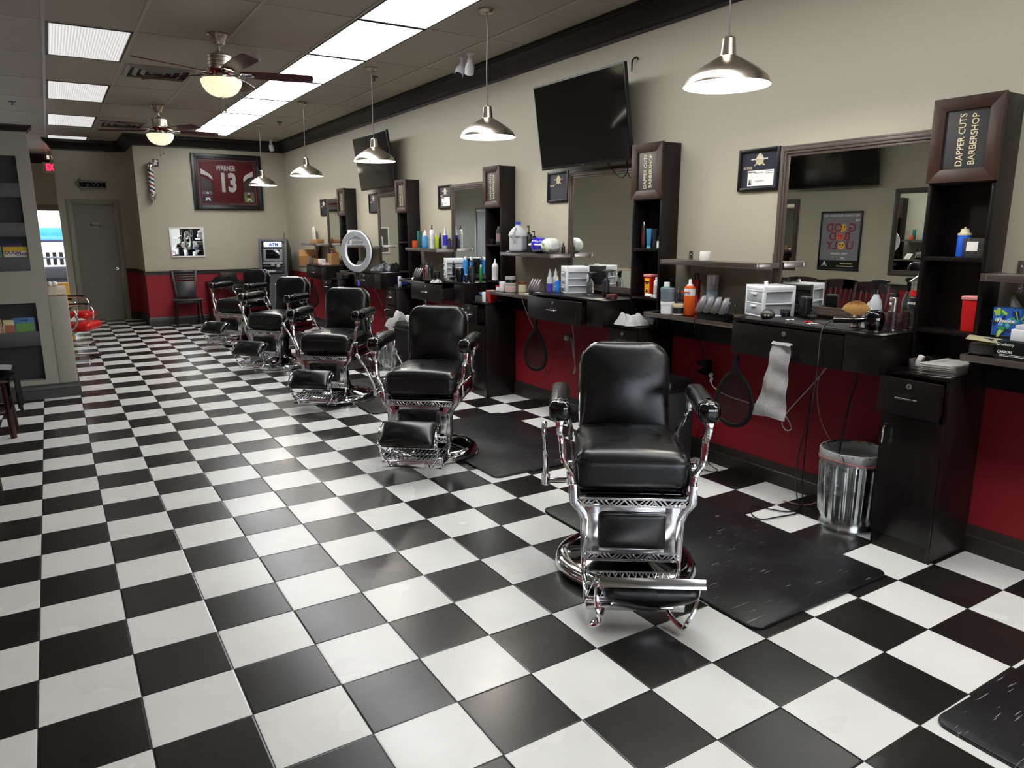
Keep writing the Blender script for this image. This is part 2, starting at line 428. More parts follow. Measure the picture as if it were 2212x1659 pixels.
def molding(name, path, prof, m, parent=None, close_ends=True):
    """profile (out, z) swept along a plan path; 'out' is to the left of travel"""
    P = [Vector(p) for p in path]; bm = nb(); rings = []
    for i, p in enumerate(P):
        d0 = (P[i]-P[i-1]).normalized() if i > 0 else None; d1 = (P[i+1]-P[i]).normalized() if i < len(P)-1 else None
        n0 = Vector((-d0.y, d0.x)) if d0 else None; n1 = Vector((-d1.y, d1.x)) if d1 else None
        if n0 is None: b = n1
        elif n1 is None: b = n0
        else: b = (n0+n1)/(1+n0.dot(n1))
        rings.append([bm.verts.new((p.x+b.x*o, p.y+b.y*o, z)) for o, z in prof])
    for A, B in zip(rings, rings[1:]):
        for k in range(len(prof)):
            j = (k+1) % len(prof); bm.faces.new((A[k], A[j], B[j], B[k]))
    bm.faces.new(rings[0]); bm.faces.new(rings[-1][::-1])
    bmesh.ops.recalc_face_normals(bm, faces=bm.faces)
    return struct(name, bm, m, parent, sharp=25)
crown = [(0, 2.955), (.014, 2.955), (.014, 2.975), (.024, 2.985), (.03, 3.0), (.045, 3.02), (.07, 3.05), (.1, 3.075), (.115, 3.085), (.115, 3.1), (.13, 3.105), (.13, CZ), (0, CZ)]
basep = [(0, 0), (.018, 0), (.018, .085), (.013, .092), (.013, .115), (.008, .128), (.004, .14), (0, .14)]
railp = [(0, .855), (.012, .855), (.012, .872), (.02, .88), (.02, .892), (.012, .897), (.026, .905), (.026, .92), (0, .92)]
main = [(WX, FY), (WX, BY), (1.53, BY), (1.53, 12.58), (1.5, 12.68), (1.44, 12.77), (1.36, DY), (.42, DY), (.42, DY+.15)]
molding('trim_1', main, crown, M['trim'])
molding('baseboard_right', main[:7]+[(1.345, DY)], basep, M['base'])
molding('baseboard_office', [(.535, DY), (.42, DY), (.42, DY+.15)], basep, M['base'])
molding('trim_2', [(WX, BY)]+main[2:7]+[(1.345, DY)], railp, M['base'])
molding('trim_3', [(LX, 5.92), (LX, FY)], crown, M['trim'])
molding('trim_4', [(LX, 5.92), (LX, FY)], railp, M['base'])
molding('baseboard_left', [(LX, 5.92), (LX, FY)], basep, M['base'])
molding('trim_5', [(2.5, 16), (-3.2, 16)], crown, M['trim'])

# second door on the play area wall
bm = nb(); box(bm, -1.5, -1.47, 13.1, 14.0, .01, 2.05); d2 = struct('door_2', bm, M['doorp'])
bm = nb()
for q in ((13.02, 13.1, 0, 2.13), (14.0, 14.08, 0, 2.13), (13.1, 14.0, 2.05, 2.13)): box(bm, -1.5, -1.455, *q, .004)
struct('door_frame', bm, M['doortrim'], d2)
# office door
bm = nb(); box(bm, .61, 1.27, DY+.05, DY+.09, .004, 2.06); box(bm, .6, 1.28, DY+.06, DY+.15, 0, .02)
dr = struct('door_1', bm, M['doorp'])
bm = nb()
for (a, b, c, d) in ((.53, .61, 0, 2.14), (1.27, 1.35, 0, 2.14), (.61, 1.27, 2.06, 2.14)):
    box(bm, a, b, DY-.02, DY, c, d, .004)
    if b-a < .2:
        box(bm, a+(.012 if a < 1 else .008), b-(.03 if a < 1 else .03), DY-.03, DY-.018, c, d-.03, .004)
    else: box(bm, a-.03, b+.03, DY-.03, DY-.018, c+.028, d-.02, .004)
box(bm, .6, .62, DY, DY+.12, 0, 2.07); box(bm, 1.26, 1.28, DY, DY+.12, 0, 2.07); box(bm, .6, 1.28, DY, DY+.12, 2.05, 2.07)
struct('door_frame', bm, M['doortrim'], dr)
bm = nb(); cyl(bm, .025, 0, .012, Mx=TR(1.21, DY+.05, .92, rx=PI/2)); tube(bm, [(1.21, DY+.045, .92), (1.21, DY-.0, .92), (1.19, DY-.01, .92), (1.1, DY-.01, .905)], .009)
struct('door_handle', bm, M['nickel'], dr)
sg = thing('office_sign', 'small grey OFFICE plaque screwed on the taupe door', 'sign', (.93, DY+.045, 1.69))
bm = nb(); box(bm, -.09, .09, -.012, 0, -.038, .038, .006); box(bm, -.1, .1, -.008, 0, -.047, .047, .004); obj('plaque', bm, flat('#9a978a'), sg)
text('OFFICE', .042, (.03, -.0135, -.002), (1,0,0), (0,0,1), M['blackm'], sg, bold=.001)
bm = nb(); ell(bm, .012, .003, .022, TR(-.055, -.013, .004)); ell(bm, .01, .003, .01, TR(-.055, -.013, .026)); box(bm, -.035, -.02, -.0145, -.012, -.02, .02, 0, Mx=TR(rz=0)); obj('emblem', bm, M['blackm'], sg)

# restroom arrow sign above the door
sg = thing('restroom_sign', 'grey arrow-shaped RESTROOMS sign above the office door', 'sign', (.94, DY-.012, 2.39))
bm = nb(); prism(bm, [(-.24, .02), (-.15, .11), (-.14, .075), (.24, .06), (.24, -.075), (-.11, -.075), (-.13, -.11)], -.012, .01, 'xz', bev=.003); obj('board', bm, flat('#757472', .5), sg)
bm = nb(); prism(bm, [(-.235, .015), (-.15, .1), (-.142, .07), (-.1, .066), (-.1, .06), (-.15, .06)], -.014, -.01, 'xz'); obj('edge_line', bm, flat('#4b4a49'), sg)
text('RESTROOMS', .095, (.03, -.014, -.008), (1,0,0), (0,0,1), M['black_ink'], sg, bold=.007, sx=.76)

# divider wall with the built-in book niches
def frame_boxes(bm, x0, x1, z0, z1, holes, y0, y1):
    zs = sorted({z0, z1, *[h for q in holes for h in q[2:]]})
    hx0 = holes[0][0]; hx1 = holes[0][1]
    box(bm, x0, hx0, y0, y1, z0, z1); box(bm, hx1, x1, y0, y1, z0, z1, 0)
    for a, b in zip(zs, zs[1:]):
        if not any(abs(q[2]-a) < 1e-6 for q in holes): box(bm, hx0, hx1, y0, y1, a, b)
bm = nb()
frame_boxes(bm, LX, .145, 0, 2.47, [(-.62, .036, 1.225, 2.26), (-.62, .036, .183, .926)], 5.93, 6.05)
box(bm, LX, .145, 6.05, 6.14, 0, 2.47)
box(bm, .13, .30, 5.93, 7.25, 0, .985, .012)
dv = struct('wall_divider', bm, M['divider'])
bm = nb(); box(bm, .147, .305, 6.0, 7.26, .985, 1.0, .004); box(bm, .147, .30, 5.93, 6.02, .985, 1.0, .003); struct('ledge_cap', bm, M['ledge'], dv)
molding('trim_6', [(.145, 6.14), (.145, 5.93), (LX, 5.93)][::-1], [(0, 2.47)]+[(-o*.35, 2.47+(z-2.955)*.33) for o, z in crown[1:-1]]+[(0, 2.53)], M['trim'])
molding('baseboard_divider', [(LX, 5.93), (.30, 5.93), (.30, 7.25)], [(-o, z) for o, z in basep], M['base'])
def niche(z0, z1, fronts, label):
    t = thing('display_rack', label, 'book rack', (-.292, 6.0, z0))
    bm = nb(); box(bm, -.327, .327, .035, .049, 0, z1-z0); obj('back_panel', bm, add_bump(flat('#26262a', .6), 90, .5, .003), t)
    for a, b in fronts:
        bm = nb(); box(bm, -.327, .327, -.066, -.052, a-z0, b-z0, .002); box(bm, -.327, .327, -.055, .04, a-z0, a-z0+.014); obj('shelf_front', bm, flat('#3a3a3c', .5), t)
    return t
niche(1.225, 2.26, [(1.228, 1.355), (1.54, 1.667), (1.892, 2.018)], 'dark recessed three-tier book rack in the upper half of the divider wall')
niche(.183, .926, [(.519, .656)], 'dark recessed single-tier book rack in the lower half of the divider wall')
def book(x, z0, w, h, th, c, label, y=5.952, tilt=0, title=None, c2=None, group=None):
    t = thing('picture_book', label, 'book', (x, y, z0), group=group)
    t.rotation_euler = (R(-4), R(tilt), 0)
    bm = nb(); box(bm, -w/2, w/2, 0, th, 0, h, .001); obj('cover', bm, flat(c), t)
    bm = nb(); box(bm, -w/2+.004, w/2+.001, .002, th-.002, .003, h-.003); obj('pages', bm, M['paper'], t)
    bm = nb(); box(bm, -w/2+.012, w/2-.012, -.0012, 0, h*.35, h*.8); ell(bm, w*.2, .0015, h*.1, TR(0, -.001, h*.62)); obj('cover_picture', bm, flat(c2 or '#d9c98e'), t)
    if title: text(title, .02, (0, -.002, h*.9), (1,0,0), (0,0,1), M['blackm'], t, sx=.9, bold=.0006)
# lower tier
for i, (x, w, h, c, c2, l, ti) in enumerate([(-.075, .165, .255, '#4d7fb5', '#5b8a3a', 'blue picture book with a lake and dark-haired figure, lower rack', 'SAILOR'),
    (-.20, .10, .24, '#d6cba2', '#a05b42', 'cream picture book with red berries, lower rack', None), (-.30, .11, .25, '#8c6f4a', '#c89a7c', 'brown book with a boy portrait on its cover, lower rack', None),
    (-.39, .06, .245, '#c7a23e', '#e6cf80', 'yellow-edged book left of the portrait book, lower rack', None), (-.46, .07, .24, '#6f93a8', '#cfd8c0', 'grey-blue book at the left end, lower rack', None)]):
    book(x, .534, w, h, .012, c, l, c2=c2, title=ti, tilt=[0, 2, -2, 1, 0][i])
book(-.065, 1.243, .19, .205, .012, '#d9b23c', 'white and yellow paperback with dark lettering, upper rack', title=None, c2='#e8e4da')
for i, (x, w, h, c, l) in enumerate([(-.10, .17, .23, '#3f2358', 'purple paperback standing behind the yellow one, upper rack'), (-.185, .02, .215, '#3f8a74', 'thin teal book beside the yellow paperback, upper rack'), (-.22, .03, .205, '#1c1c1e', 'thin black book left of the teal book, upper rack'), (-.265, .035, .235, '#8f6f9a', 'mauve and white book at the left, upper rack')]):
    book(x, 1.243, w, h, .012, c, l, y=5.975 if i == 0 else 5.955, c2=c)
bb = [o for o in bpy.data.objects if o.get('label', '').startswith('white and yellow')][0]
text('TOUGH', .042, (-.035, -.003, .15), (1,0,0), (0,0,1), flat('#35214d'), bb, bold=.001)
text('LOSER', .034, (.045, -.003, .135), (1,0,0), (0,0,1), flat('#35214d'), bb, bold=.001)

# ------------------------------------------------------------------ ceiling fixtures
def panel(x0, x1, y0, y1, label, lens, group):
    t = thing('ceiling_light', label.replace('panel of the long light strip', 'panel of the long strip'), 'light', ((x0+x1)/2, (y0+y1)/2, CZ), group=group)
    w, d = (x1-x0)/2, (y1-y0)/2
    bm = nb()
    for q in ((-w, -w+.018, -d, d), (w-.018, w, -d, d), (-w, w, -d, -d+.018), (-w, w, d-.018, d)): box(bm, q[0], q[1], q[2], q[3], -.008, .01)
    obj('frame', bm, flat('#2c2a28'), t)
    bm = nb(); box(bm, -w+.018, w-.018, -d+.018, d-.018, -.004, .004); obj('lens', bm, lens, t)
ys = [-4.35, -3.08, -1.81, -.54, .73, 2.0, 3.27, 4.54, 5.8, 7.08, 8.36, 9.65, 10.85]
pos = ['far behind the camera']*5
nm = ['just above the camera side', 'nearest seen in the continuous strip', 'second in the continuous strip', 'third in the continuous strip, behind the near fan blades', 'fourth in the continuous strip', 'fifth in the continuous strip', 'sixth in the continuous strip', 'last in the continuous strip before the back wall']
nm = ['cut off by the top frame edge', 'widest one seen, over the second pendant', 'beyond the widest one', 'crossed by the tips of the near fan blades', 'just past the near fan', 'third from the far end', 'second from the far end', 'farthest, touched by the far fan blade']
for i, (a, b) in enumerate(zip(ys, ys[1:])):
    lab = ('white ceiling light panel in the row behind the camera' if i < 5 else 'white ribbed panel of the long light strip, '+nm[i-5+1 if i-5 < 7 else 7])
    panel(2.325+.006, 2.905-.006, a+.008, b-.008, lab, M['lens'], 'panels of the long ceiling light strip' if i >= 5 else 'ceiling panels behind the camera')
for i, (a, b) in enumerate([(-3.08, -1.81), (-.54, .73), (2.0, 3.27), (4.54, 5.8), (7.08, 8.36), (9.65, 10.9), (12.2, 13.5)]):
    if i < 3: lab = 'ribbed ceiling light of the left row, behind the camera'
    else: lab = ['largest ribbed ceiling light at the upper left', 'second ribbed ceiling light in the left row', 'third ribbed ceiling light in the left row', 'farthest ribbed ceiling light of the left row'][i-3]
    panel(.372, .962, a+.012, b-.03, lab, M['lens2'], 'left row of ceiling lights' if i >= 3 else 'left ceiling lights behind the camera')
for y in (7.5, 10.0, 13.5): panel(-1.1, -.52, y, y+1.2, 'ceiling light over the play area behind the divider', M['lens2'], 'play area ceiling lights')

# pendants
def pendant():
    t = thing('pendant_lamp', '', 'lamp', (3.04, 0, 0))
    bm = nb(); lathe(bm, [(0, CZ), (.06, CZ), (.06, CZ-.012), (.045, CZ-.03), (.012, CZ-.036), (0, CZ-.036)], 28); obj('canopy', bm, M['nickel'], t)
    bm = nb(); tube(bm, [(0, 0, CZ-.03), (.004, 0, 2.95), (-.003, .002, 2.7), (0, 0, 2.48)], .0045, 6); obj('cord', bm, flat('#4a4644', .5), t)
    bm = nb(); lathe(bm, [(.0, 2.478), (.02, 2.478), (.026, 2.472), (.03, 2.468), (.034, 2.425), (.038, 2.392), (.05, 2.386), (.085, 2.366), (.125, 2.342), (.163, 2.315), (.176, 2.303), (.188, 2.292), (.204, 2.262), (.205, 2.258)], 48)
    lathe(bm, [(.205, 2.258), (.203, 2.257), (.186, 2.288), (.172, 2.298), (.12, 2.337), (.07, 2.366), (.03, 2.383), (0, 2.385)], 48, 1)
    obj('shade', bm, [M['nickel'], M['enamel']], t, sharp=22)
    bm = nb(); cyl(bm, .02, 2.33, 2.385, seg=16); obj('socket', bm, M['black'], t)
    bm = nb(); ell(bm, .032, .032, .042, TR(0, 0, 2.297), seg=10); obj('bulb', bm, M['bulb'], t)
    return t
pp = pendant(); first = True
for i, (y, l) in enumerate([(.30, 'large near metal pendant lamp, its lit white inside showing, top right'), (2.57, 'brushed metal pendant lamp left of the tilted near screen'), (4.80, 'brushed metal pendant lamp hanging in front of the far tilted screen'),
    (7.07, 'brushed metal pendant lamp second from the back wall'), (9.30, 'smallest, farthest metal pendant lamp, overlapping the jersey frame'), (-1.95, 'metal pendant lamp behind the camera')]):
    if i == 0: pp.location.y = y; pp['label'] = l; pp['group'] = 'row of metal pendant lamps'
    else: dup(pp, l, (3.04, y, 0))

# ceiling fans
def fan():
    t = thing('ceiling_fan', '', 'fan', (0, 0, 0))
    bm = nb(); lathe(bm, [(0, 3.13), (.078, 3.13), (.078, 3.118), (.07, 3.112), (.05, 3.07), (.042, 3.045), (.02, 3.04), (0, 3.04)], 32); obj('canopy', bm, M['nickel'], t)
    bm = nb(); cyl(bm, .011, 2.97, 3.05, seg=14); lathe(bm, [(.011, 3.0), (.028, 2.99), (.032, 2.965), (0, 2.965)], 20); obj('downrod', bm, M['nickel'], t)
    bm = nb(); lathe(bm, [(0, 2.968), (.085, 2.966), (.092, 2.958), (.092, 2.945), (.086, 2.942), (.086, 2.932), (.092, 2.929), (.092, 2.915), (.086, 2.912), (.086, 2.902), (.092, 2.899), (.092, 2.885), (.086, 2.882), (.086, 2.872), (.09, 2.869), (.088, 2.855), (0, 2.855)], 40); obj('motor_housing', bm, M['nickel'], t, sharp=25)
    bm = nb(); lathe(bm, [(0, 2.856), (.08, 2.856), (.088, 2.84), (.06, 2.825), (0, 2.825)], 32); obj('motor_band', bm, M['chrome_red'], t)
    bm = nb(); lathe(bm, [(0, 2.826), (.05, 2.826), (.052, 2.8), (.12, 2.795), (.148, 2.79), (.15, 2.778), (0, 2.778)], 36); obj('light_fitter', bm, M['nickel'], t)
    bm = nb(); lathe(bm, [(.15, 2.782), (.158, 2.775), (.158, 2.762), (.145, 2.725), (.12, 2.69), (.085, 2.665), (.045, 2.652), (0, 2.65)], 36); obj('glass_bowl', bm, M['bowl'], t)
    bm = nb(); cyl(bm, .012, 2.638, 2.652, seg=12); obj('finial', bm, M['nickel'], t)
    for k in (-1, 1):
        bm = nb(); tube(bm, [(.02*k, 0, 2.65), (.02*k, .002, 2.6), (.018*k, 0, 2.55+.01*k)], .0016, 5); ell(bm, .008, .008, .014, TR(.018*k, 0, 2.54+.01*k), seg=8); obj('pull_chain', bm, flat('#4a3f39', .4), t)
    for k in range(5):
        X = TR(rz=k*2*PI/5) @ TR(.0, 0, 2.83)
        bm = nb(); pts = [(.15, -.045), (.3, -.062), (.5, -.07), (.68, -.068), (.715, -.06), (.725, -.02), (.725, .055), (.7, .07), (.5, .072), (.3, .062), (.15, .045)]
        prism(bm, pts, -.0035, .0035, 'xy', Mx=X @ Matrix.Rotation(R(-13), 4, 'X'), bev=.001)
        bl = obj('blade', bm, M['blade'], t)
        bm = nb(); prism(bm, [(.06, -.014), (.12, -.02), (.16, -.045), (.23, -.04), (.265, 0), (.23, .04), (.16, .045), (.12, .02), (.06, .014)], -.012, -.005, 'xy', Mx=X @ Matrix.Rotation(R(-13), 4, 'X'), bev=.002)
        tube(bm, [(.05, 0, .0), (.1, 0, -.018), (.17, 0, -.008)], .01, 8, Mx=X, flatx=1.8)
        obj('blade_iron', bm, M['chrome'], bl)
    return t
M['chrome_red'] = mat('red_metal_band', '#b63a36', .12, 1)
M['blade'] = mat('dark_cherry_blade', '#4a0c12', .4, spec=.3)
fn = fan(); fn['label'] = 'large near ceiling fan with dark cherry blades and lit bowl'; fn['group'] = 'ceiling fans'
fn.location = (1.535, 4.26, 0); fn.rotation_euler = (0, 0, R(-12))
dup(fn, 'smaller far ceiling fan with lit bowl, near the restroom sign', (1.55, 8.21, 0), R(10))

def vent(x, y, label):
    t = thing('ceiling_vent', label, 'vent', (x, y, CZ), group='ceiling air vents')
    bm = nb(); box(bm, -.29, .29, -.29, .29, -.004, .004); obj('backing', bm, M['blackm'], t)
    for i, s in enumerate((.29, .215, .145, .075)):
        bm = nb(); r2 = s-.032
        sq = [(-1, -1), (1, -1), (1, 1), (-1, 1)]
        A = [bm.verts.new((a*s, b*s, -.006)) for a, b in sq]; B = [bm.verts.new((a*r2, b*r2, -.024)) for a, b in sq]
        for k in range(4): bm.faces.new((A[k], A[(k+1) % 4], B[(k+1) % 4], B[k]))
        if i == 3: bm.faces.new(B)
        bmesh.ops.solidify(bm, geom=list(bm.faces), thickness=.003)
        obj('louvre', bm, flat('#b9b2a6', .4), t)
vent(1.31, 6.1, 'square louvred ceiling vent left of the near fan'); vent(1.31, 10.3, 'square louvred ceiling vent behind the far fan')
for i, (x, y, l) in enumerate([(.02, 8.85, 'small fire sprinkler on the left ceiling'), (3.237, 8.88, 'small fire sprinkler beyond the far pendants'), (3.22, 5.17, 'small fire sprinkler beside the third pendant canopy')]):
    t = thing('fire_sprinkler', l, 'sprinkler', (x, y, CZ), group='ceiling sprinklers')
    bm = nb(); lathe(bm, [(0, 0), (.04, 0), (.038, -.008), (.012, -.01), (0, -.01)], 20); obj('escutcheon', bm, flat('#3b3936'), t)
    bm = nb(); cyl(bm, .007, -.04, -.008, seg=10); cyl(bm, .02, -.045, -.041, seg=12); obj('head', bm, flat('#4f4943', .3), t)
def camera_dome(x, y, z, yaw, pitch, label, cap):
    t = thing('security_camera', label, 'camera', (x, y, z), yaw, group='white security cameras')
    bm = nb(); cyl(bm, .035, -.012, 0, seg=20); cyl(bm, .018, -.06, -.01, seg=14); ell(bm, .024, .024, .024, TR(0, 0, -.062)); obj('mount', bm, M['white'], t)
    X = TR(0, 0, -.075, rx=pitch)
    bm = nb(); lathe(bm, [(0, 0), (.02, 0), (.036, -.02), (.042, -.05), (.042, -.105), (.038, -.11), (0, -.11)], 24, Mx=X); obj('housing', bm, M['white'], t)
    bm = nb(); lathe(bm, [(.036, -.1105), (.036, -.116), (.02, -.118), (0, -.118)], 24, Mx=X); obj('lens_ring', bm, M[cap], t)
camera_dome(3.58, 3.95, CZ, R(-60), R(-35), 'white security camera aimed down left, under the ceiling', 'black')
camera_dome(3.57, 3.78, CZ, R(160), R(-35), 'white security camera with black lens facing the room', 'gloss')
camera_dome(3.66, 11.1, CZ-.0, R(150), R(-30), 'white security camera at the back wall crown', 'gloss')

# ------------------------------------------------------------------ televisions
def tv(x_top, x_bot, yc, zb, h, w, label, flip=1):
    """screen hung on a wall, top leaning out; built upright then tilted"""
    t = thing('television', label, 'television', (x_bot, yc, zb))
    a = math.atan2(abs(x_top-x_bot), h)*flip; t.rotation_euler = (0, -a, 0) if flip > 0 else (0, -a, 0)
    s = 1 if flip > 0 else -1
    L = math.hypot(h, x_top-x_bot)
    bm = nb(); box(bm, min(0, .03*s), max(0, .03*s), -w/2, w/2, 0, L, .004); box(bm, min(.025*s, .055*s), max(.025*s, .055*s), -w*.4, w*.4, L*.08, L*.62, .008); obj('casing', bm, M['black'], t)
    bm = nb(); box(bm, min(-.002*s, .001*s), max(-.002*s, .001*s), -w/2+.012, w/2-.012, .022, L-.012); obj('screen', bm, M['screen'], t)
    bm = nb(); box(bm, min(.05*s, .12*s), max(.05*s, .12*s), -.18, .18, L*.3, L*.55, .004); obj('wall_bracket', bm, M['blackm'], t)
    bm = nb(); box(bm, -.0035*s-.001, -.0035*s+.001, -.02, .02, .008, .013); obj('maker_mark', bm, M['steel'], t)
    return t
tv(3.705, 3.80, 2.405, 2.075, .65, 1.13, 'large black television tilted off the wall between second and third sign towers')
tv(3.705, 3.80, 6.65, 2.10, .65, 1.13, 'farther black television tilted off the wall behind the third pendant')
tv(-.95, -1.025, 3.8, 2.12, .62, 1.3, 'black television on the left wall, seen in the near mirror', -1)
t = thing('cable', 'black cable loop hanging below the near tilted television', 'cable', (3.9, 2.0, 1.99))
bm = nb(); tube(bm, [(-.08, .13, .09), (-.02, .12, .02), (0, .05, -.02), (-.02, -.03, .03), (-.08, -.08, .1)], .005, 6); obj('cord', bm, M['black'], t)
bm = nb(); tube(bm, [(-.0, 0, 0), (-.02, .0, .01), (-.03, .03, -.01), (-.03, .035, -.08)], .006, 6); tag(obj('cable_hook', bm, M['black'], loc=(WX-.002, 1.98, 2.79)), 'bent black cable end poking from the wall above the near television', 'cable')

# ------------------------------------------------------------------ back wall pieces
t = thing('framed_jersey', 'framed dark red sports jersey numbered 13 on the back wall', 'framed jersey', (2.97, BY, 2.415))
def rim(bm, w, h, b, y0, y1, bev=.004, mi=0):
    for q in ((-w/2, -w/2+b, -h/2, h/2), (w/2-b, w/2, -h/2, h/2), (-w/2+b, w/2-b, -h/2, -h/2+b), (-w/2+b, w/2-b, h/2-b, h/2)): box(bm, q[0], q[1], y0, y1, q[2], q[3], bev, mi)
bm = nb(); rim(bm, 1.155, .935, .065, -.045, 0, .006); rim(bm, 1.03, .81, .018, -.036, 0, .003); obj('frame', bm, M['black'], t)
bm = nb(); box(bm, -.52, .52, -.012, -.002, -.41, .41); obj('backing_board', bm, M['mattered'], t)
bm = nb(); rim(bm, .94, .74, .006, -.016, -.012, 0); obj('mat_line', bm, flat('#8d6a6c'), t)
bm = nb()
prism(bm, [(-.42, .32), (-.12, .345), (-.06, .325), (.06, .325), (.12, .345), (.42, .31), (.43, .12), (.3, .02), (.25, -.02), (.26, -.33), (-.27, -.33), (-.26, 0), (-.32, .06), (-.43, .1)], -.024, -.012, 'xz', bev=.003)
js = obj('jersey', bm, M['jersey'], t)
bm = nb(); prism(bm, [(-.43, .22), (-.30, .14), (-.255, .09), (-.245, .03), (-.33, .1), (-.435, .13)], -.029, -.02, 'xz', bev=.002); prism(bm, [(.43, .2), (.30, .13), (.265, .08), (.262, .01), (.34, .08), (.432, .11)], -.029, -.02, 'xz', bev=.002); obj('sleeve_stripe', bm, M['paper'], js)
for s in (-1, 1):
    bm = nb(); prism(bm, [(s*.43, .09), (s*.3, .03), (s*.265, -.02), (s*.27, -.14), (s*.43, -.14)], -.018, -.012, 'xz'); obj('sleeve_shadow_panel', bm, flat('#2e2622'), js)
text('WARNER', .115, (-.02, -.026, .232), (1,0,0), (0,0,1), flat('#d4cfcb'), t, sx=.66, bold=.004)
text('13', .42, (0, -.027, -.02), (1,0,0), (0,0,1), flat('#d4cfcb'), t, sx=.72, bold=.018)
for s, c in ((-1, 'navy'), (1, 'greenf')):
    bm = nb(); box(bm, s*.345-.105, s*.345+.105, -.018, -.011, -.345, -.14); ph = obj('photo', bm, M['mattered'], t)
    bm = nb(); box(bm, s*.345-.085, s*.345+.085, -.02, -.017, -.335, -.155); obj('photo_print', bm, M[c], ph)
    bm = nb(); X = TR(s*.345, -.0205, -.25)
    prism(bm, [(-.03, -.01), (.03, -.01), (.045, -.065), (.02, -.065), (0, -.03), (-.02, -.065), (-.045, -.065)], -.001, .001, 'xz', Mx=X); ell(bm, .018, .001, .02, X @ TR(0, 0, .06)); obj('player_white', bm, M['paper'], ph)
    bm = nb(); prism(bm, [(-.035, .05), (.035, .05), (.03, -.008), (-.03, -.008)], -.001, .001, 'xz', Mx=X); obj('player_red', bm, M['jersey'], ph)
    bm = nb(); box(bm, s*.345-.085, s*.345+.085, -.0203, -.0195, -.205, -.157); obj('photo_crowd', bm, noise_col(mat('crowd', '#333333'), '#15151c', '#8d8a94', 90), ph)
bm = nb(); box(bm, -.52, .52, -.034, -.032, -.41, .41); obj('glazing', bm, mat('picture_glazing', '#ffffff', .02, trans=1, ior=1.02, alpha=.25), t)

t = thing('framed_mirror', 'white-framed rectangular mirror on the back wall', 'mirror', (2.228, BY, 1.396))
bm = nb(); rim(bm, .545, .505, .024, -.02, 0, .004); obj('frame', bm, M['paper'], t)
bm = nb(); box(bm, -.255, .255, -.008, -.001, -.235, .235); obj('mirror_glass', bm, M['mirror'], t)

t = thing('barber_pole', 'chrome-capped striped barber pole on the back wall', 'barber pole', (1.755, BY-.085, 2.39))
def m_pole():
    m = mat('pole_stripes', '#ffffff', .25, coat=.6)
    nt, N, L, b = nodes(m); tc = N.new('ShaderNodeTexCoord'); sp = N.new('ShaderNodeSeparateXYZ'); L.new(tc.outputs['Object'], sp.inputs[0])
    at = N.new('ShaderNodeMath'); at.operation = 'ARCTAN2'; L.new(sp.outputs['Y'], at.inputs[0]); L.new(sp.outputs['X'], at.inputs[1])
    a = N.new('ShaderNodeMath'); a.operation = 'DIVIDE'; a.inputs[1].default_value = 2*PI; L.new(at.outputs[0], a.inputs[0])
    z = N.new('ShaderNodeMath'); z.operation = 'MULTIPLY'; z.inputs[1].default_value = 7.2; L.new(sp.outputs['Z'], z.inputs[0])
    s = N.new('ShaderNodeMath'); s.operation = 'ADD'; L.new(a.outputs[0], s.inputs[0]); L.new(z.outputs[0], s.inputs[1])
    f = N.new('ShaderNodeMath'); f.operation = 'FRACT'; L.new(s.outputs[0], f.inputs[0])
    r = N.new('ShaderNodeValToRGB'); r.color_ramp.interpolation = 'CONSTANT'; e = r.color_ramp.elements
    e[0].color = lin('#e4e0dc'); e[1].position = .25; e[1].color = lin('#8d2a2c'); 
    for p, c in ((.5, '#e4e0dc'), (.75, '#1d2547')): q = e.new(p); q.color = lin(c)
    L.new(f.outputs[0], r.inputs['Fac']); L.new(r.outputs['Color'], b.inputs['Base Color']); return m
bm = nb(); cyl(bm, .042, -.2, .19, seg=28); obj('striped_cylinder', bm, m_pole(), t)
bm = nb(); lathe(bm, [(0, .31), (.02, .308), (.045, .285), (.055, .255), (.055, .225), (.06, .22), (.06, .19), (.045, .185), (0, .185)], 28); obj('top_cap', bm, M['chrome'], t)
bm = nb(); lathe(bm, [(0, -.19), (.06, -.195), (.06, -.22), (.055, -.225), (.055, -.25), (.045, -.285), (.02, -.31), (.012, -.325), (0, -.328)], 28); obj('bottom_cap', bm, M['chrome'], t)
bm = nb(); box(bm, -.03, .03, .055, .085, -.22, .25, .004); box(bm, -.02, .02, .03, .06, .2, .24); box(bm, -.02, .02, .03, .06, -.24, -.2); obj('wall_bracket', bm, M['chrome2'], t)
t = thing('square_sticker', 'small black and white square sticker beside the barber pole', 'sticker', (1.855, BY, 2.697))
bm = nb(); box(bm, -.045, .045, -.004, 0, -.062, .062); obj('base', bm, M['black'], t)
bm = nb(); prism(bm, [(-.035, -.045), (-.01, .05), (.02, .045), (.035, .02), (.01, .0), (.028, -.045), (.0, -.03)], -.0055, -.004, 'xz'); obj('white_figure', bm, M['paper'], t)

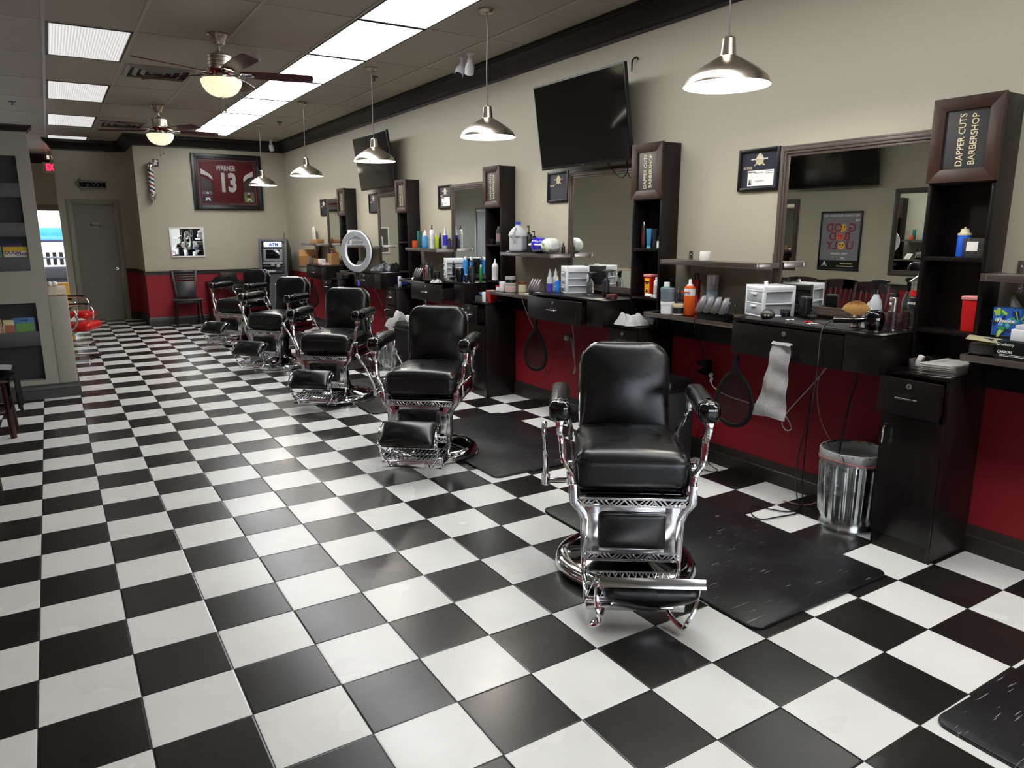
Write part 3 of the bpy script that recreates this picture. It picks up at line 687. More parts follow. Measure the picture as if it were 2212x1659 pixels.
# exit sign in the hall
t = thing('exit_sign', 'lit red EXIT sign hanging past the office corner', 'sign', (.42, 15.2, 2.72))
bm = nb(); box(bm, -.155, .155, -.03, .03, -.005, .20, .006); obj('housing', bm, flat('#b8ad94'), t)
text('EXIT', .17, (.02, -.032, .1), (1,0,0), (0,0,1), M['exit'], t, sx=.66, bold=.006, name='lit_lettering')
bm = nb(); box(bm, -.02, .02, -.02, .02, .2, CZ-2.72); obj('mount', bm, flat('#b8ad94'), t)
t = thing('emergency_light', 'bright emergency lamp above the EXIT sign', 'light', (.37, 15.35, 3.02))
bm = nb(); box(bm, -.01, .01, -.01, .01, .05, CZ-3.02); obj('mount', bm, flat('#b8ad94'), t)
bm = nb(); box(bm, -.06, .1, -.02, .02, -.035, .05, .01); obj('housing', bm, flat('#b05048'), t)
bm = nb(); box(bm, -.01, .1, -.026, -.018, -.03, .045, .004); obj('lamp_face', bm, M['lens2'], t)

# ------------------------------------------------------------------ barber chairs
def barber_chair(rest='up', lever=1):
    t = thing('barber_chair', '', 'barber chair', (0, 0, 0))
    # base
    bm = nb(); lathe(bm, [(.28, .005), (.315, .003), (.33, .018), (.332, .035), (.322, .055), (.3, .066), (.275, .068), (.27, .06)], 64); obj('base_ring', bm, M['chrome'], t)
    bm = nb(); lathe(bm, [(0, .0), (.285, .0), (.285, .058), (.25, .068), (.17, .082), (.13, .1), (.105, .14), (.098, .2), (0, .2)], 56); obj('base_plate', bm, M['gloss'], t)
    bm = nb(); cyl(bm, .085, .19, .33, seg=32); cyl(bm, .1, .33, .40, seg=32, bev=.006); box(bm, -.2, .2, -.2, .18, .39, .43, .008); obj('pump_column', bm, M['gloss'], t)
    # side rails and burgundy skirt panels
    for s in (-1, 1):
        bm = nb(); box(bm, s*.247-.008, s*.247+.008, -.2, .27, .43, .53, .004); sp = obj('side_panel', bm, M['maroon'], t)
        bm = nb(); box(bm, s*.257-.003, s*.257+.003, -.15, .22, .462, .498, .002); obj('panel_inset', bm, M['gloss'], sp)
        bm = nb(); tube(bm, [(s*.25, .26, .43), (s*.25, -.22, .43)], .008, 8, smooth=0); tube(bm, [(s*.255, .27, .535), (s*.255, -.2, .535)], .007, 8, smooth=0); obj('side_trim', bm, M['chrome'], t)
        # upright flange of the front panel
        bm = nb()
        prism(bm, [(s*.272, .52), (s*.272, .445), (s*.262, .425), (s*.235, .395), (s*.222, .36), (s*.216, .17), (s*.185, .17), (s*.187, .36), (s*.195, .395), (s*.215, .42), (s*.236, .445), (s*.24, .52)], -.322, -.305, 'xz', bev=.003)
        prism(bm, [(s*.272, .52), (s*.272, .445), (s*.262, .425), (s*.235, .395), (s*.222, .36), (s*.216, .17), (s*.208, .17), (s*.212, .36), (s*.226, .4), (s*.254, .433), (s*.263, .447), (s*.263, .52)], -.322, -.265, 'xz', bev=.002)
        for z, x in ((.435, .247), (.37, .203), (.28, .2), (.2, .2)): ell(bm, .006, .004, .006, TR(s*x, -.323, z), seg=6)
        obj('side_flange', bm, M['chrome2'], t)
        # arm post
        bm = nb(); tube(bm, [(s*.318, -.25, .785), (s*.316, -.255, .74), (s*.305, -.265, .70), (s*.300, -.27, .64), (s*.292, -.275, .60), (s*.268, -.285, .565), (s*.258, -.29, .53), (s*.258, -.295, .48), (s*.256, -.30, .44)], .0125, 10, flatx=1.35, smooth=4)
        prism(bm, [(s*.30, .79), (s*.335, .79), (s*.33, .73), (s*.32, .71), (s*.305, .72)], -.275, -.225, 'xz', bev=.006)
        obj('arm_post', bm, M['chrome'], t)
        # armrest
        bm = nb(); cushion(bm, .092, .36, .076, .034, .008, Mx=TR(s*.315, -.055, .835, rx=R(2)), n=10); ar = obj('armrest_pad', bm, M['leather'], t)
        bm = nb(); cushion(bm, .098, .085, .094, .034, .0, Mx=TR(s*.315, -.255, .83), n=8); obj('armrest_tip', bm, M['gloss'], ar)
        bm = nb(); box(bm, s*.315-.012, s*.315+.012, -.302, -.2, .872, .8795, .003); obj('tip_strip', bm, M['chrome'], ar)
        bm = nb(); tube(bm, [(s*.335, .06, .8), (s*.337, .055, .775), (s*.337, -.06, .768), (s*.335, -.065, .8)], .004, 6); obj('towel_bar', bm, M['chrome'], t)
        bm = nb(); box(bm, s*.3-.012, s*.3+.012, .12, .155, .74, .81, .005); tube(bm, [(s*.3, .14, .75), (s*.28, .15, .70), (s*.262, .2, .62), (s*.26, .24, .56)], .011, 8, flatx=1.3)
        obj('rear_bracket', bm, M['chrome'], t)
        bm = nb(); box(bm, s*.275-.008, s*.275+.008, -.2, -.165, .47, .58, .007); cyl(bm, .022, -.01, .012, Mx=TR(s*.272, -.18, .56, ry=PI/2), seg=16); obj('pivot_plate', bm, M['chrome'], t)
    # fretwork front panel
    bm = nb()
    def bar(x0, z0, x1, z1, w=.0075):
        L = math.hypot(x1-x0, z1-z0); a = math.atan2(z1-z0, x1-x0)
        box(bm, 0, L, -.004, .004, -w/2, w/2, .0012, Mx=TR(x0, -.318, z0) @ Matrix.Rotation(-a, 4, 'Y'), seg=1)
    for z0, z1, hw in ((.425, .458, .228), (.177, .21, .197)):
        bar(-hw, z0, hw, z0, .009); bar(-hw, z1, hw, z1, .011); h = z1-z0; n = 22
        for i in range(n):
            x = -hw+2*hw*i/n; k = (i // 3) % 2
            if k == 0: bar(x, z0, min(hw, x+h), z1)
            else: bar(min(hw, x+h), z0, x, z1)
        for i in range(5):
            x = -hw+2*hw*(i+.5)/5; bar(x-.012, z0, x, z0+h*.5, .005); bar(x+.012, z0, x, z0+h*.5, .005)
    box(bm, -.205, -.138, -.321, -.313, .2, .435, .002); box(bm, .138, .205, -.321, -.313, .2, .435, .002)
    box(bm, -.17, .17, -.321, -.313, .392, .428, .002); box(bm, -.17, .17, -.321, -.313, .205, .24, .002); box(bm, -.20, .20, -.321, -.312, .17, .18, .002)
    prism(bm, [(-.2, .43), (-.235, .455), (-.2, .40)], -.321, -.313, 'xz'); prism(bm, [(.2, .43), (.235, .455), (.2, .40)], -.321, -.313, 'xz')
    obj('front_panel', bm, M['chrome2'], t)
    bm = nb(); cushion(bm, .285, .160, .034, .012, .006, Mx=TR(0, -.324, .316, rx=PI/2), n=10); obj('front_panel_pad', bm, M['leather'], t)
    bm = nb(); box(bm, -.2, .2, -.3, -.29, .17, .46); obj('panel_back', bm, M['blackm'], t)
    # seat and back
    bm = nb()
    def seatfn(o):
        f = (-.30+o.y)/1; k = 1+.02*(o.y < 0)
        return Vector((o.x*(1+.06*max(0, -o.y-.05)/.2), o.y, o.z))
    cushion(bm, .485, .53, .182, .06, .032, Mx=TR(0, -.035, .558), n=18, fn=seatfn); seat = obj('seat', bm, M['leather'], t)
    bm = nb(); tube(bm, [(-.235, -.296, .612), (0, -.3035, .616), (.235, -.296, .612)], .0028, 6); tube(bm, [(-.238, -.29, .61), (-.242, 0, .618), (-.24, .2, .618)], .0028, 6); tube(bm, [(.238, -.29, .61), (.242, 0, .618), (.24, .2, .618)], .0028, 6); obj('seam', bm, M['leather'], seat)
    bm = nb(); box(bm, -.225, .225, -.27, .22, .452, .468, .004); obj('seat_frame', bm, M['gloss'], t)
    X = TR(0, .25, .825, rx=R(-9))
    def backfn(o):
        hz = o.z/.215; o.x *= 1-.05*max(0, hz)**3; 
        return o
    bm = nb(); cushion(bm, .435, .075, .44, .03, 0, n=18, Mx=X, fn=lambda o: Vector((o.x*(1-.0*o.z), (o.y-.045*(1-(o.x/.22)**2)*(1-(o.z/.22)**2)) if o.y < 0 else o.y, o.z if abs(o.x) < .13 or o.z < 0 else o.z-.5*((abs(o.x)-.13)**2)/.09*1.6)))
    bk = obj('backrest', bm, M['leather'], t)
    def rr(w, h, r, n=5):
        o = []
        for cx, cz, a in ((w-r, h-r, 0), (-w+r, h-r, 90), (-w+.03, -h+.03, 180), (w-.03, -h+.03, 270)):
            q = r if cz > 0 else .03
            for k in range(n+1): b = R(a+90*k/n); o.append((cx+q*math.cos(b), .0, cz+q*math.sin(b)))
        return o
    pts = [(x*.945, .055, z*.965) for x, y, z in rr(.222, .222, .11)]
    bm = nb(); tube(bm, pts, .009, 8, Mx=X, closed=True, smooth=0, flatx=1.5, up=(0,1,0)); obj('back_trim', bm, M['chrome'], bk)
    bm = nb(); prism(bm, [(x*.97, z*.97) for x, y, z in rr(.222, .222, .11)], .035, .062, 'xz', Mx=X, bev=.006); obj('back_shell', bm, M['gloss'], t)
    bm = nb(); box(bm, -.05, .05, .2, .29, .47, .62, .01); box(bm, -.03, .03, .3, .33, .9, 1.03, .006); obj('back_support', bm, M['chrome'], t)
    # lever
    if lever:
        bm = nb(); q = -.09 if rest == 'up' else 0; tube(bm, [(-.2, -.08, .455), (-.3, -.08, .452), (-.372, -.08, .45)], .014, 10, smooth=0); cyl(bm, .02, .43, .485, x=-.378, y=-.08, seg=16, bev=.005)
        tube(bm, [(-.378, -.08, .48), (-.378+q*.15, -.09, .53), (-.38+q*.5, -.10, .60), (-.384+q*.8, -.10, .66)], .0125, 10, rr=(.014, .008)); tube(bm, [(-.384+q*.8, -.10, .655), (-.387+q, -.10, .69), (-.387+q*1.2, -.09, .715), (-.385+q*1.4, -.075, .72)], .011, 10, rr=(.009, .013)); ell(bm, .013, .013, .013, TR(-.385+q*1.4, -.075, .72))
        obj('pump_lever', bm, M['chrome'], t)
    # footboard
    for s in (-1, 1):
        bm = nb(); tube(bm, [(s*.205, -.315, .18), (s*.205, -.335, .13), (s*.2, -.37, .1), (s*.198, -.5, .085)], .011, 8, flatx=1.0); box(bm, s*.2-.006, s*.2+.006, -.52, -.3, .07, .135, .003, Mx=TR()); obj('footboard_arm', bm, M['chrome'], t)
    bm = nb(); box(bm, -.2, .2, -.545, -.53, .06, .105, .003); box(bm, -.195, .195, -.53, -.52, .095, .11, .002)
    for i in range(14):
        x = -.195+.39*i/14
        for a, b in (((x, -.525, .112), (x+.05, -.38, .15)), ((x+.05, -.525, .112), (x, -.38, .15))):
            if max(a[0], b[0]) < .2: tube(bm, [a, b], .0028, 5, smooth=0)
    tube(bm, [(-.195, -.38, .15), (.195, -.38, .15)], .005, 6, smooth=0); tube(bm, [(-.195, -.452, .131), (.195, -.452, .131)], .004, 6, smooth=0)
    for s in (-1, 1): box(bm, s*.12-.03, s*.12+.03, -.556, -.54, .075, .1, .004)
    obj('footboard', bm, M['chrome2'], t)
    # legrest
    if rest == 'up':
        X = TR(0, -.585, .30, rx=R(38))
        bm = nb(); cushion(bm, .36, .20, .06, .028, .035, Mx=X, n=12); lr = obj('legrest_pad', bm, M['leather'], t)
        bm = nb()
        for s in (-1, 1): tube(bm, [(s*.183, -.09, -.02), (s*.186, -.08, .012), (s*.186, 0, .04), (s*.186, .08, .014), (s*.183, .095, -.018)], .006, 8, Mx=X)
        tube(bm, [(-.183, .095, -.018), (.183, .095, -.018)], .006, 8, Mx=X, smooth=0); tube(bm, [(-.183, -.09, -.02), (.183, -.09, -.02)], .006, 8, Mx=X, smooth=0); box(bm, -.18, .18, -.08, .08, -.03, -.02, .003, Mx=X)
        obj('legrest_frame', bm, M['chrome'], lr)
        for s in (-1, 1):
            bm = nb(); tube(bm, [(s*.12, -.548, .087), (s*.135, -.57, .075), (s*.15, -.575, .1), (s*.185, -.585, .15), (s*.188, -.60, .2), (s*.186, -.60, .24), (s*.186, -.585, .27)], .008, 8); obj('legrest_arm', bm, M['chrome'], t)
    else:
        X = TR(0.05, -.585, .20, rx=R(-30))
        bm = nb(); box(bm, -.2, .2, -.09, .08, -.002, .02, .004, Mx=X); box(bm, -.205, .205, -.098, -.088, -.02, .02, .002, Mx=X); lr = obj('legrest_tray', bm, M['chrome2'], t)
        bm = nb(); cushion(bm, .37, .15, .06, .028, .03, Mx=X @ TR(0, 0, -.03) @ Matrix.Rotation(PI, 4, 'X'), n=12); obj('legrest_pad', bm, M['leather'], lr)
        for s in (-1, 1):
            bm = nb(); tube(bm, [(s*.12, -.54, .085), (s*.14, -.58, .06), (s*.13+.05*s, -.62, .035), (s*.17+.02, -.64, .06), (s*.19+.03, -.63, .12), (s*.2+.04, -.6, .19)], .010, 8); tube(bm, [(s*.1, -.55, .085), (s*.15, -.55, .085)], .016, 10, smooth=0); obj('legrest_arm', bm, M['chrome'], t)
    return t
c1 = barber_chair('down'); c1['label'] = 'nearest black leather barber chair facing the camera, legrest folded down'; c1['group'] = 'row of barber chairs'
c1.location = (2.39, .19, 0); c1.rotation_euler = (0, 0, R(-36))
c2 = barber_chair('up'); c2['label'] = 'second black barber chair, its legrest raised, left of the nearest'; c2['group'] = 'row of barber chairs'
c2.location = (2.41, 2.337, 0); c2.rotation_euler = (0, 0, R(-40))
dup(c2, 'middle black barber chair of the row of five', (2.435, 4.41, 0), R(-43))
dup(c2, 'fourth black barber chair, beside the dark pedestal and red wall', (2.43, 6.44, 0), R(-51))
dup(c2, 'farthest black barber chair, in front of the small wall table', (2.47, 8.52, 0), R(-55))

def floor_mat(x, y0, y1, cy, label, w=.92, curl=0, cx=2.40, rz=0):
    bm = nb(); pts = []
    r = .335; x0, x1 = x, x+w; c = .05
    def arc(cx_, cy_, a0, a1, rad, n=6): return [(cx_+rad*math.cos(R(a0+(a1-a0)*i/n)), cy_+rad*math.sin(R(a0+(a1-a0)*i/n))) for i in range(n+1)]
    pts += arc(x0+c, y0+c, 180, 270, c) + arc(x1-c, y0+c, 270, 360, c) + arc(x1-c, y1-c, 0, 90, c) + arc(x0+c, y1-c, 90, 180, c)
    dx = x0-cx
    if cy is not None and abs(dx) < r:
        a = math.degrees(math.acos(dx/r))
        pts += arc(cx, cy, a, -a, r, 20)
    xm, ym = (x0+x1)/2, (y0+y1)/2
    prism(bm, [(p[0]-xm, p[1]-ym) for p in pts], 0, .014, 'xy', bev=.004)
    return tag(obj('floor_mat', bm, M['mat'], loc=(xm, ym, .0), rotz=R(rz)), label, 'mat', 'black rubber floor mats')
floor_mat(2.445, -.56, .975, .19, 'black marbled rubber mat under the nearest barber chair')
floor_mat(2.50, 1.58, 3.05, 2.337, 'black marbled rubber mat beside the second barber chair', cx=2.41)
floor_mat(2.45, 3.60, 5.12, 4.41, 'black marbled rubber mat beside the middle barber chair', cx=2.435)
floor_mat(2.50, 5.72, 7.2, 6.45, 'black rubber mat by the fourth barber chair', cx=2.42)
floor_mat(2.50, 7.95, 9.4, 8.52, 'black rubber mat by the farthest barber chair', cx=2.47)
floor_mat(2.475, -2.77, -1.24, None, 'black marbled rubber mat cut off at the bottom right corner', rz=-1)

# ------------------------------------------------------------------ stations
def handle(bm, L, horiz=True, out=.028):
    if horiz: tube(bm, [(0, -L/2, 0), (-out, -L/2+.008, 0), (-out, 0, -.002), (-out, L/2-.008, 0), (0, L/2, 0)], .0045, 8, smooth=3)
    else: tube(bm, [(0, 0, -L/2), (-out, 0, -L/2+.008), (-out, 0, 0), (-out, 0, L/2-.008), (0, 0, L/2)], .0045, 8, smooth=3)
names = ['nearest', 'second', 'third', 'fourth', 'farthest']
Y0 = [-.60, 1.51, 3.64, 5.75, 7.85]
def station(k, y0, open_ct=0, open_pd=0, hang_hole=True, door_side=1):
    nmk = names[k]; H = .30
    # pedestal
    t = thing('pedestal_cabinet', f'dark floor pedestal cabinet with drawer and door, {nmk} from the camera', 'cabinet', (WX, y0+H/2, 0), group='dark pedestal cabinets')
    X0 = 3.625-WX
    bm = nb(); w = H/2
    for q in ((X0, -.002, -w, -w+.018), (X0, -.002, w-.018, w)): box(bm, q[0], q[1], q[2], q[3], .0, .90, .001)
    box(bm, X0+.0, -.002, -w+.018, w-.018, .0, .085); box(bm, X0, -.002, -w+.018, w-.018, .66, .68); box(bm, -.02, -.002, -w+.018, w-.018, .08, .9)
    obj('carcass', bm, M['wood'], t)
    bm = nb(); box(bm, X0-.006, -.002, -w-.002, w+.002, .897, .915, .0015); obj('top', bm, M['wood_h'], t)
    bm = nb(); box(bm, X0-.018, X0-.001, -w+.002, w-.002, .088, .70, .001); d = obj('door', bm, M['wood'], t)
    bm = nb(); handle(bm, .10, False); hd = obj('door_handle', bm, M['chrome'], d, loc=(X0-.018, w-.035, .60))
    o = open_pd
    bm = nb(); box(bm, X0-.018-o, X0-.001-o, -w+.001, w-.001, .715, .892, .001); dw = obj('drawer', bm, M['wood'], t)
    if o: 
        bm = nb(); box(bm, X0-o, X0+.2, -w+.022, -w+.034, .735, .86); box(bm, X0-o, X0+.2, w-.034, w-.022, .735, .86); box(bm, X0-o, X0+.2, -w+.034, w-.034, .735, .742); obj('drawer_box', bm, M['wood'], dw)
    bm = nb(); handle(bm, .105); obj('handle', bm, M['chrome'], dw, loc=(X0-.018-o, 0, .805))
    bm = nb(); lathe(bm, [(.013, 0), (.013, .004), (.009, .006), (.009, .003), (0, .003)], 18, Mx=TR(X0-.018-o, 0, .861, ry=-PI/2)); obj('lock', bm, M['steel'], dw)
    # sign tower
    t = thing('sign_tower', f'tall dark open shelf tower with gold-lettered brown door, {nmk} from the camera', 'shelf tower', (WX, y0+H/2, .915), group='tall lettered shelf towers')
    A = 3.80-WX; zt = 2.168-.915
    bm = nb()
    for s in (-1, 1): box(bm, A, -.002, min(s*w, s*(w-.018)), max(s*w, s*(w-.018)), .0, zt, .001)
    box(bm, A, -.002, -w+.018, w-.018, zt-.018, zt); obj('carcass', bm, M['wood'], t)
    bm = nb(); box(bm, -.014, -.002, -w+.018, w-.018, .0, zt-.018); obj('back', bm, M['wood'], t)
    for z in (.176, .522, .875):
        bm = nb(); box(bm, A+.002, -.014, -w+.018, w-.018, z, z+.018, .001); obj('shelf', bm, M['wood_h'], t)
    z0, z1 = 1.797-.915, 2.172-.915
    bm = nb(); fw = .058; e = w+.004
    # mitred frame
    def mitre(a, b, c, d): prism(bm, [a, b, c, d], A-.02, A-.001, 'yz', bev=.0012)
    mitre((-e, z0), (e, z0), (e-fw, z0+fw), (-e+fw, z0+fw)); mitre((-e, z1), (e, z1), (e-fw, z1-fw), (-e+fw, z1-fw))
    mitre((-e, z0), (-e+fw, z0+fw), (-e+fw, z1-fw), (-e, z1)); mitre((e, z0), (e-fw, z0+fw), (e-fw, z1-fw), (e, z1))
    d = obj('door', bm, M['door_brown'], t)
    bm = nb(); box(bm, A-.009, A-.003, -e+fw-.003, e-fw+.003, z0+fw-.003, z1-fw+.003); obj('door_panel', bm, M['charcoal'], d)
    zc = (z0+z1)/2
    text('DAPPER CUTS', .043, (A-.0105, .018, zc-.002), (0,0,1), (0,1,0), M['gold'], d, sx=.86)
    text('BARBERSHOP', .043, (A-.0105, -.036, zc-.002), (0,0,1), (0,1,0), M['gold'], d, sx=.87)
    # counter
    ya, yb = y0+.302, y0+1.222; yc = (ya+yb)/2
    t = thing('counter_unit', f'dark wall counter with drawer, {nmk} from the camera', 'counter', (WX, yc, .885), group='dark wall counters')
    Cx = 3.555-WX; h = (yb-ya)/2
    bm = nb(); box(bm, Cx, -.002, -h, h, .182, .2, .001); obj('worktop', bm, M['wood_h'], t)
    bm = nb(); box(bm, Cx+.004, -.002, -h+.002, -h+.02, 0, .182); box(bm, Cx+.02, -.002, h-.02, h-.002, 0, .182); box(bm, Cx+.02, -.02, -h+.02, h-.02, 0, .01); box(bm, -.02, -.002, -h+.02, h-.02, 0, .182); box(bm, Cx+.03, Cx+.36, -h+.19, -h+.205, .01, .182)
    obj('carcass', bm, M['wood'], t)
    bm = nb(); box(bm, Cx, Cx+.016, -h+.0, -h+.198, 0, .181, .001); obj('blank_panel', bm, M['wood'], t)
    o = open_ct
    bm = nb(); box(bm, Cx-.0-o, Cx+.016-o, -h+.202, h, -.004, .172, .001); dw = obj('drawer', bm, M['wood'], t)
    if o:
        bm = nb(); box(bm, Cx+.016-o, Cx+.2, -h+.225, -h+.238, .02, .14); box(bm, Cx+.016-o, Cx+.2, h-.035, h-.022, .02, .14); box(bm, Cx+.016-o, Cx+.2, -h+.238, h-.035, .02, .026); obj('drawer_box', bm, M['wood'], dw)
        bm = nb()
        for z in (.05, .12): ell(bm, .005, .004, .005, TR(Cx+.03-o, -h+.224, z), seg=6)
        obj('screw', bm, M['steel'], dw)
    hy = (-h+.202+h)/2
    bm = nb(); handle(bm, .105); obj('handle', bm, M['chrome'], dw, loc=(Cx-o, hy, .088))
    bm = nb(); lathe(bm, [(.013, 0), (.013, .004), (.009, .006), (.009, .003), (0, .003)], 18, Mx=TR(Cx-o, hy+.0, .142, ry=-PI/2)); obj('lock', bm, M['steel'], dw)
    return yb
side = station
def side_shelves(k, ya, yb, upper=True, low_y0=None, label=None, yu=None):
    nmk = label
    # low metal-edged shelf on a dark apron
    t = thing('side_shelf', f'low black shelf with brushed metal edge, {nmk}', 'shelf', (WX, (ya+yb)/2, 1.0), group='low metal-edged side shelves')
    h = (yb-ya)/2; A = 3.662-WX
    bm = nb(); box(bm, A+.012, -.002, -h+.012, h-.012, .004, .028, 0); obj('board', bm, M['gloss'], t)
    bm = nb(); box(bm, A, A+.012, -h+.02, h-.02, 0, .03, .001); box(bm, A+.012, -.002, -h, -h+.012, 0, .03, .001); box(bm, A+.012, -.002, h-.012, h, 0, .03, .001); obj('metal_edge', bm, M['steel'], t)
    for s in (-1, 1):
        bm = nb(); box(bm, A-.002, A+.02, min(s*h, s*(h-.022)), max(s*h, s*(h-.022)), -.001, .031, .002); obj('corner_cap', bm, M['steel'], t)
    bm = nb(); box(bm, -.04, -.002, -h, h, -.155, .003, .001); obj('apron', bm, M['wood'], t)
    if upper:
        a, b = yu; h = (b-a)/2; A = 3.725-WX
        t = thing('steel_shelf', f'brushed steel wall shelf, {nmk}', 'shelf', (WX, (a+b)/2, 1.358), group='brushed steel wall shelves')
        bm = nb(); box(bm, A+.01, -.03, -h+.01, h-.01, .02, .03, 0); box(bm, A, A+.012, -h, h, 0, .032, .001); box(bm, A+.012, -.03, -h, -h+.012, 0, .032, .001); box(bm, A+.012, -.03, h-.012, h, 0, .032, .001); obj('deck', bm, M['steel'], t)
        for s in (-1, 1):
            bm = nb(); box(bm, A-.002, A+.022, min(s*h, s*(h-.022))-.001, max(s*h, s*(h-.022))+.001, -.001, .033, .002); obj('corner_cap', bm, M['steel'], t)
            y = s*(h-.06)
            bm = nb(); box(bm, -.006, -.001, y-.016, y+.016, -.06, .085, .001); box(bm, -.1, -.004, y-.016, y+.016, .013, .019); ell(bm, .004, .006, .006, TR(-.007, y, .06), seg=6); ell(bm, .004, .006, .006, TR(-.007, y, -.04), seg=6); obj('bracket', bm, M['steel'], t)
def wall_mirror(ya, yb, z0, z1, label, x=WX, s=-1, fw=.062, butt=False):
    t = thing('station_mirror', label, 'mirror', (x, (ya+yb)/2, z0), group='brown-framed mirrors')
    h = (yb-ya)/2; H = z1-z0; bm = nb()
    for a, b, th in ((0, .014, .018), (.014, .032, .028), (.032, .046, .023), (.046, fw, .014)):
        L0 = -h if butt else -h+b
        for q in ((-h+a, -h+b, a, H-a), (h-b, h-a, a, H-a), (L0, h-b, a, b), (L0, h-b, H-b, H-a))[1 if butt else 0:]:
            box(bm, min(0, s*th), max(0, s*th), q[0], q[1], q[2], q[3], .0015)
    obj('frame', bm, M['frame'], t)
    bm = nb(); box(bm, min(s*.003, s*.009), max(s*.003, s*.009), (-h+.001 if butt else -h+fw-.004), h-fw+.004, fw-.004, H-fw+.004); obj('mirror_glass', bm, M['mirror'], t)
    return t
def license_frame(yc, z0, label, x=WX, s=-1, card=True):
    t = thing('licence_frame', label, 'picture frame', (x, yc, z0), group='framed barber licences')
    w, H = .31, .252; u = -s*0
    rd = (0, s, 0) if s < 0 else (0, s, 0)
    bm = nb()
    for q in ((-w/2, -w/2+.02, 0, H), (w/2-.02, w/2, 0, H), (-w/2+.02, w/2-.02, 0, .02), (-w/2+.02, w/2-.02, H-.02, H)): box(bm, min(0, s*.022), max(0, s*.022), q[0], q[1], q[2], q[3], .003)
    obj('frame', bm, M['black'], t)
    bm = nb(); box(bm, min(0, s*.008), max(0, s*.008), -w/2+.018, w/2-.018, .018, H-.018); obj('backing', bm, M['charcoal2'], t)
    X = Matrix(((0, 0, s, s*.0085), (s, 0, 0, 0), (0, 1, 0, 0), (0, 0, 0, 1)))  # (right, up, out)
    bm = nb(); prism(bm, [(-.026, .165), (.0, .15), (.026, .165), (.03, .19), (.018, .212), (0, .225), (-.018, .212), (-.03, .19)], 0, .001, 'xy', Mx=X)
    for m in (-1, 1): prism(bm, [(m*.038, .148), (m*.041, .153), (m*.012, .172), (-m*.006, .181), (m*.006, .166)], .001, .002, 'xy', Mx=X)
    obj('emblem', bm, M['gold'], t)
    text('DAPPER CUTS BARBERSHOP', .0125, (s*.0115, 0, .187), rd, (0,0,1), M['paper'], t, sx=.8)
    text('LICENSE', .022, (s*.0105, s*-.085, .138), rd, (0,0,1), M['gold'], t, sx=.85)
    if card:
        bm = nb(); box(bm, -.085, .11, .03, .122, 0, .0012, Mx=X); obj('licence_card', bm, M['paper'], t)
        cd = t.children[-1] if t.children else t
        text('ARIZONA', .014, (s*.0103, s*-.05, .112), rd, (0,0,1), flat('#35343a'), t, name='card_heading')
        bm = nb(); box(bm, -.08, -.052, .036, .07, .0012, .0016, Mx=X); obj('portrait', bm, flat('#b9b4ae'), t)
        bm = nb(); prism(bm, [(-.078, .036), (-.054, .036), (-.057, .048), (-.062, .053), (-.062, .063), (-.070, .063), (-.070, .053), (-.075, .048)], .0016, .002, 'xy', Mx=X); obj('portrait_figure', bm, flat('#3d3530'), t)
        bm = nb()
        for i, (a, b, c) in enumerate(((-.03, .035, .104), (.05, .105, .112), (.05, .105, .100), (-.03, .045, .058), (-.02, .03, .052))): box(bm, a, b, c, c+.003, .0012, .0015, Mx=X)
        obj('printed_lines', bm, flat('#77787c'), t)
    return t
M['charcoal2'] = mat('charcoal_sheet', '#2b2d38', .35)
oc = [0, .055, .14, 0, 0]; op = [.05, 0, .08, 0, .10]
ups = ['right of the second sign tower', 'right of the third sign tower, holding the milk jug', 'right of the fourth sign tower, crowded with bottles', 'behind the ring light', 'near the ATM']
lows = ['left of the nearest counter', 'left of the second counter', 'left of the third counter', 'left of the fourth counter', 'left of the farthest counter']
for k, y0 in enumerate(Y0):
    station(k, y0, oc[k], op[k])
    yend = (Y0[k+1] if k < 4 else y0+2.1)
    side_shelves(k, y0+1.225, yend-.003 if k < 4 else yend-.05, True, label=lows[k] , yu=(y0+1.215, y0+2.03))
    wall_mirror(y0+.302, y0+1.275, 1.088, 2.066, f'brown-framed wall mirror behind the {names[k]} counter', butt=True)
    license_frame(y0+1.432, 1.82, ['framed licence with white card beside the nearest mirror', 'framed dark licence sheet beside the second mirror', 'framed licence with white card beside the third mirror', 'framed dark licence sheet beside the fourth mirror', 'framed dark licence sheet beside the farthest mirror'][k], card=k in (0, 2))
side_shelves(9, -1.6, -.606, True, label='cut off at the right edge of the photo', yu=(-1.45, -.62))

